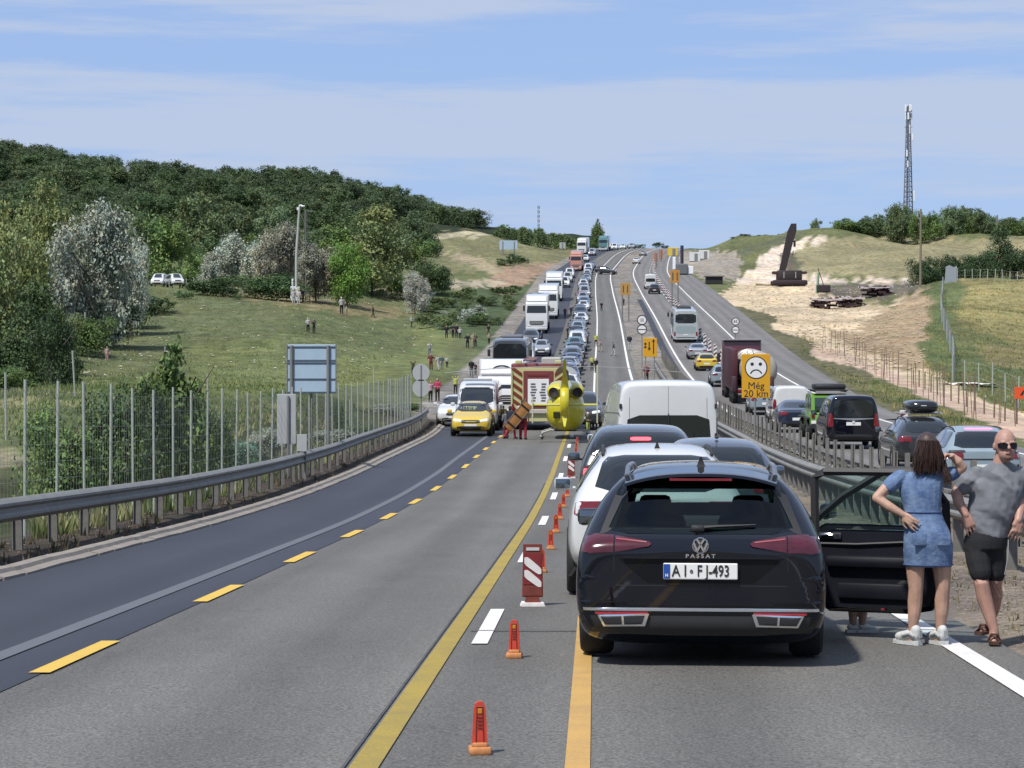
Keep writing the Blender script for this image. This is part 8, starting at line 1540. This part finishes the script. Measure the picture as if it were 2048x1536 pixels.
# drilling rig near the road crest
Y = 470; x = PX(1364, Y); z0 = gz(x, Y); t = thing('drill_rig', 'dark upright drill standing by the top of the far carriageway', 'construction machine', (x, Y, z0)); MB().tube([(0, 0, .5), (0, 0, PZ(491, Y) - z0)], .34, 8).build('mast', M('rig_navy', S(52, 56, 74, .5), .6), t, True); MB().rbox((-.1, 0, 1.2), (2.4, 2.2, 2.2), .2).build('carrier', M('rig_grey', S(120, 124, 130, .5), .6), t); MB().rbox((-1.6, 0, 2.4), (.6, 1.0, 2.6), .1).build('container', ant_w, t); MB().rbox((1.7, 0, 1.0), (1.2, 1.2, 1.6), .1).build('container', ant_w, t)
# stacks of dark sheet piles covered with pale tarpaulin
for px_, w_, py_, h_, Y_, lb in ((1652, 62, 612, 22, 342, 'left dark stack of piled beams on the sand, pale sheets on top'), (1700, 58, 610, 22, 345, 'middle dark stack of piled beams with a white sheet'), (1752, 66, 606, 20, 352, 'right dark stack of piled beams near the sandy bank')):
    x = PX(px_, Y_); z0 = gz(x, Y_); W_ = w_ * Y_ / FPX; Hh = h_ * Y_ / FPX; t = thing('beam_stack', lb, 'material stack', (x, Y_, z0), 0, 'stacks of dark beams'); RR = random.Random(px_)
    for r in range(4):
        for c in range(6):
            l = W_ * RR.uniform(.24, .42); MB().rbox((RR.uniform(-.5, .5) * (W_ - l), -.5 + c * .45 + RR.uniform(-.15, .15), .2 + r * Hh * .22), (l, .36, Hh * .2), .05, Matrix.Rotation(RR.uniform(-.12, .12), 3, 'Y')).build('beam', M('beam_dark', S(66, 40, 46, .5), .8, noise=.35, nscale=1.5) if RR.random() < .8 else M('beam_purple', S(96, 66, 72, .5), .8, noise=.3, nscale=2), t)
    sh = MB(); n_ = 14; g = [[V((-W_ * .5 + W_ * i / n_, -.8 + 2.6 * j / 5, Hh * (.86 + .18 * RR.random()))) for i in range(n_ + 1)] for j in range(6)]; vs = [q for r in g for q in r]; vs2 = [q - V((0, 0, .05)) for q in vs]; N1 = len(vs); fs = [(j * (n_ + 1) + i, j * (n_ + 1) + i + 1, (j + 1) * (n_ + 1) + i + 1, (j + 1) * (n_ + 1) + i) for j in range(5) for i in range(n_) if RR.random() < .82]
    for k_ in range(9):
        x0_ = -W_ * .5 + W_ * k_ / 9; sh.box((x0_ + W_ / 18, -.86 + RR.uniform(-.06, .02), Hh * RR.uniform(.78, .86)), (W_ / 9.2, .05, Hh * RR.uniform(.08, .22)))
    sh.add(vs + vs2, fs + [tuple(q + N1 for q in f[::-1]) for f in fs]); sh.build('cover_sheet', M('sheet_pale', S(222, 210, 208, .52), .7, noise=.2, nscale=2), t)
# culvert and yellow sacks on the works
Y = 420; x = PX(1428, Y); z0 = gz(x, Y); t = thing('culvert', 'dark square culvert mouth at the edge of the sandy works', 'culvert', (x, Y, z0)); MB().box((0, 0, .65), (3.0, 2.5, 1.3)).build('mouth', ink, t); MB().box((0, -.1, 1.40), (3.6, 3.0, .18)).build('slab', concrete, t)
x = PX(1530, 430); t = thing('timber_pile', 'low pile of greenish timber on the sand left of the piling rig', 'timber pile', (x, 430, gz(x, 430)))
for k in range(7): MB().tube([(-1.8 + k * .1, k * .3, .3 + .2 * (k % 3)), (1.6, k * .3, .25 + .2 * (k % 2))], .16, 6).build('log', M('timber_green', S(150, 136, 92, .5), .9, noise=.3), t)
# two white vans parked behind the slope
for k, (px_, lb) in enumerate(((319, 'white van with a dark rear window parked behind the slope, left of two'), (351, 'white pick-up cab parked behind the slope, right of two'))):
    o = copy_tree(PROTO['small_van'], (0, 0, 0), 0, lb, 'white vehicles parked behind the slope', repaint={'body': PAINT['white']}); Y = 318 + k * 4; x = PX(px_, Y); o.location = (x, Y, PZ(566, Y) - .55); o.rotation_euler = (0, 0, math.pi + .3 * k)
# light fence lines on the slopes
def thin_fence(label, pts, h, r, mat, name='pasture_fence', wires=2, jitter=.05):
    P = pts; t = thing(name, label, 'fence', P[0]); pm = MB().tube([(0, 0, -.3), (0, 0, 1)], r, 6).mesh('post')
    for a in P: o = link('post', pm, mat, t); o.location = V(a) - V(P[0]); o.scale = (1, 1, h * rnd.uniform(.85, 1.1)); o.rotation_euler = (rnd.uniform(-jitter, jitter), rnd.uniform(-jitter, jitter), 0)
    for a, b in zip(P, P[1:]):
        mb = MB()
        for w in range(wires): zz = h * (w + 1) / (wires + .2); mb.tube([V(a) - V(P[0]) + V((0, 0, zz)), V(b) - V(P[0]) + V((0, 0, zz))], r * .16, 3, False)
        mb.build('wire', mat, t)
def on_ground(L): return [V((PX(px_, Y_), Y_, gz(PX(px_, Y_), Y_))) for px_, Y_ in L]
thin_fence('wire fence along the left border of the meadow under the silver trees', on_ground([(100, 130), (140, 150), (156, 168), (170, 182), (190, 195), (200, 208), (212, 220), (222, 235)]), 3.0, .07, pale_post)
thin_fence('wire fence on the crest beside the parked white vans', on_ground([(345 + 14 * k, 322) for k in range(11)]), 2.0, .06, pale_post)
thin_fence('short white stakes in the grass behind the left fence', on_ground([(12, 60), (22, 118), (150, 76), (330, 120), (416, 78), (438, 64), (700, 100), (748, 118)]), 1.7, .03, pale_post, 'stake_row', 0)
mesh_g = M('hill_fence_grey', S(172, 178, 176, .5), .6)
thin_fence('grey mesh fence running up the right-hand hillside', on_ground([(1906, 176), (1908, 188), (1906, 200), (1900, 214), (1894, 228), (1888, 245), (1884, 262), (1882, 282), (1883, 302), (1886, 325)]), 2.2, .09, mesh_g, 'hill_fence', 9, .01)
thin_fence('pale fence posts in the grass near the orange sign', on_ground([(1930, 168), (1958, 163), (1985, 157), (2011, 151), (2036, 146)]), 2.2, .05, pale_post)
thin_fence('fence posts along the crest in front of the dark bushes', on_ground([(1915 + 15 * k, 338) for k in range(10)]), 1.8, .06, pale_post)
Y = 336; x = PX(1900, Y); t = thing('grey_board', 'tilted grey sheet standing at the top of the hillside fence', 'sheet', (x, Y, gz(x, Y))); MB().prism([(-.8, -.2), (.95, -.2), (1.0, 2.4), (.5, 2.2), (-.1, 2.5), (-.6, 2.3)], -.05, .05, 'xz').build('sheet', M('sheet_grey', S(178, 188, 196, .5), .5), t)
# thin steel rods along the right verge
rod = M('rusty_rod', S(150, 124, 108, .5), .8, noise=.2)
L = []
for k in range(48):
    u = k / 47; Y_ = 232 - 118 * u ** .8; o_ = float(RK(Y_)) + 3.6 + rnd.uniform(-.3, 1.0); X_ = fE(Y_) + o_; L.append(V((X_, Y_, gz(X_, Y_))))
thin_fence('row of thin rusty rods standing along the sandy edge of the far carriageway', L, 2.35, .024, rod, 'rod_row', 0, .06)
L2 = [V((fE(y) + float(RK(y)) + 5.6, y, gz(fE(y) + float(RK(y)) + 5.6, y))) for y in np.linspace(120, 170, 14)]; thin_fence('low rail fence among the rods at the sandy edge', L2, 1.15, .05, rod, 'rail_fence', 2, .03)
p = hit(1938, 772, 90, 400); t = thing('tarpaulin', 'crumpled white sheet lying in the grass by the sandy strip', 'sheet', p); vs = []; n_, m_ = 16, 6; RR = random.Random(2)
g = [[V((-1.9 + 3.9 * i / n_, -.5 + 1.0 * j / m_ - .2 * i / n_, .06 + .22 * RR.random() * (1 - abs(i / n_ - .4)))) for i in range(n_ + 1)] for j in range(m_ + 1)]; vs = [q for r in g for q in r]; N1 = len(vs); fs = [(j * (n_ + 1) + i, j * (n_ + 1) + i + 1, (j + 1) * (n_ + 1) + i + 1, (j + 1) * (n_ + 1) + i) for j in range(m_) for i in range(n_)]
MB().add(vs + [q - V((0, 0, .04)) for q in vs], fs + [tuple(q + N1 for q in f[::-1]) for f in fs]).build('sheet', M('sheet_white', (.6, .58, .54), .8), t)
# barrels and clutter at the crest of the far carriageway
for k, (px_, Y_, c, lb) in enumerate(((1389, 560, 'white', 'white site container at the top of the works, left one'), (1408, 570, 'white', 'white site container at the top of the works, right one'), (1345, 600, 'yellow', 'yellow machine near the crest of the far carriageway'))):
    x = PX(px_, Y_); t = thing('site_container', lb, 'container', (x, Y_, gz(x, Y_))); MB().rbox((0, 0, 1.1), (2.6, 2.2, 2.2), .08).build('shell', PAINT[c], t); MB().box((.3, -1.12, 1.0), (.8, .04, 1.8)).build('door', pole_m, t)
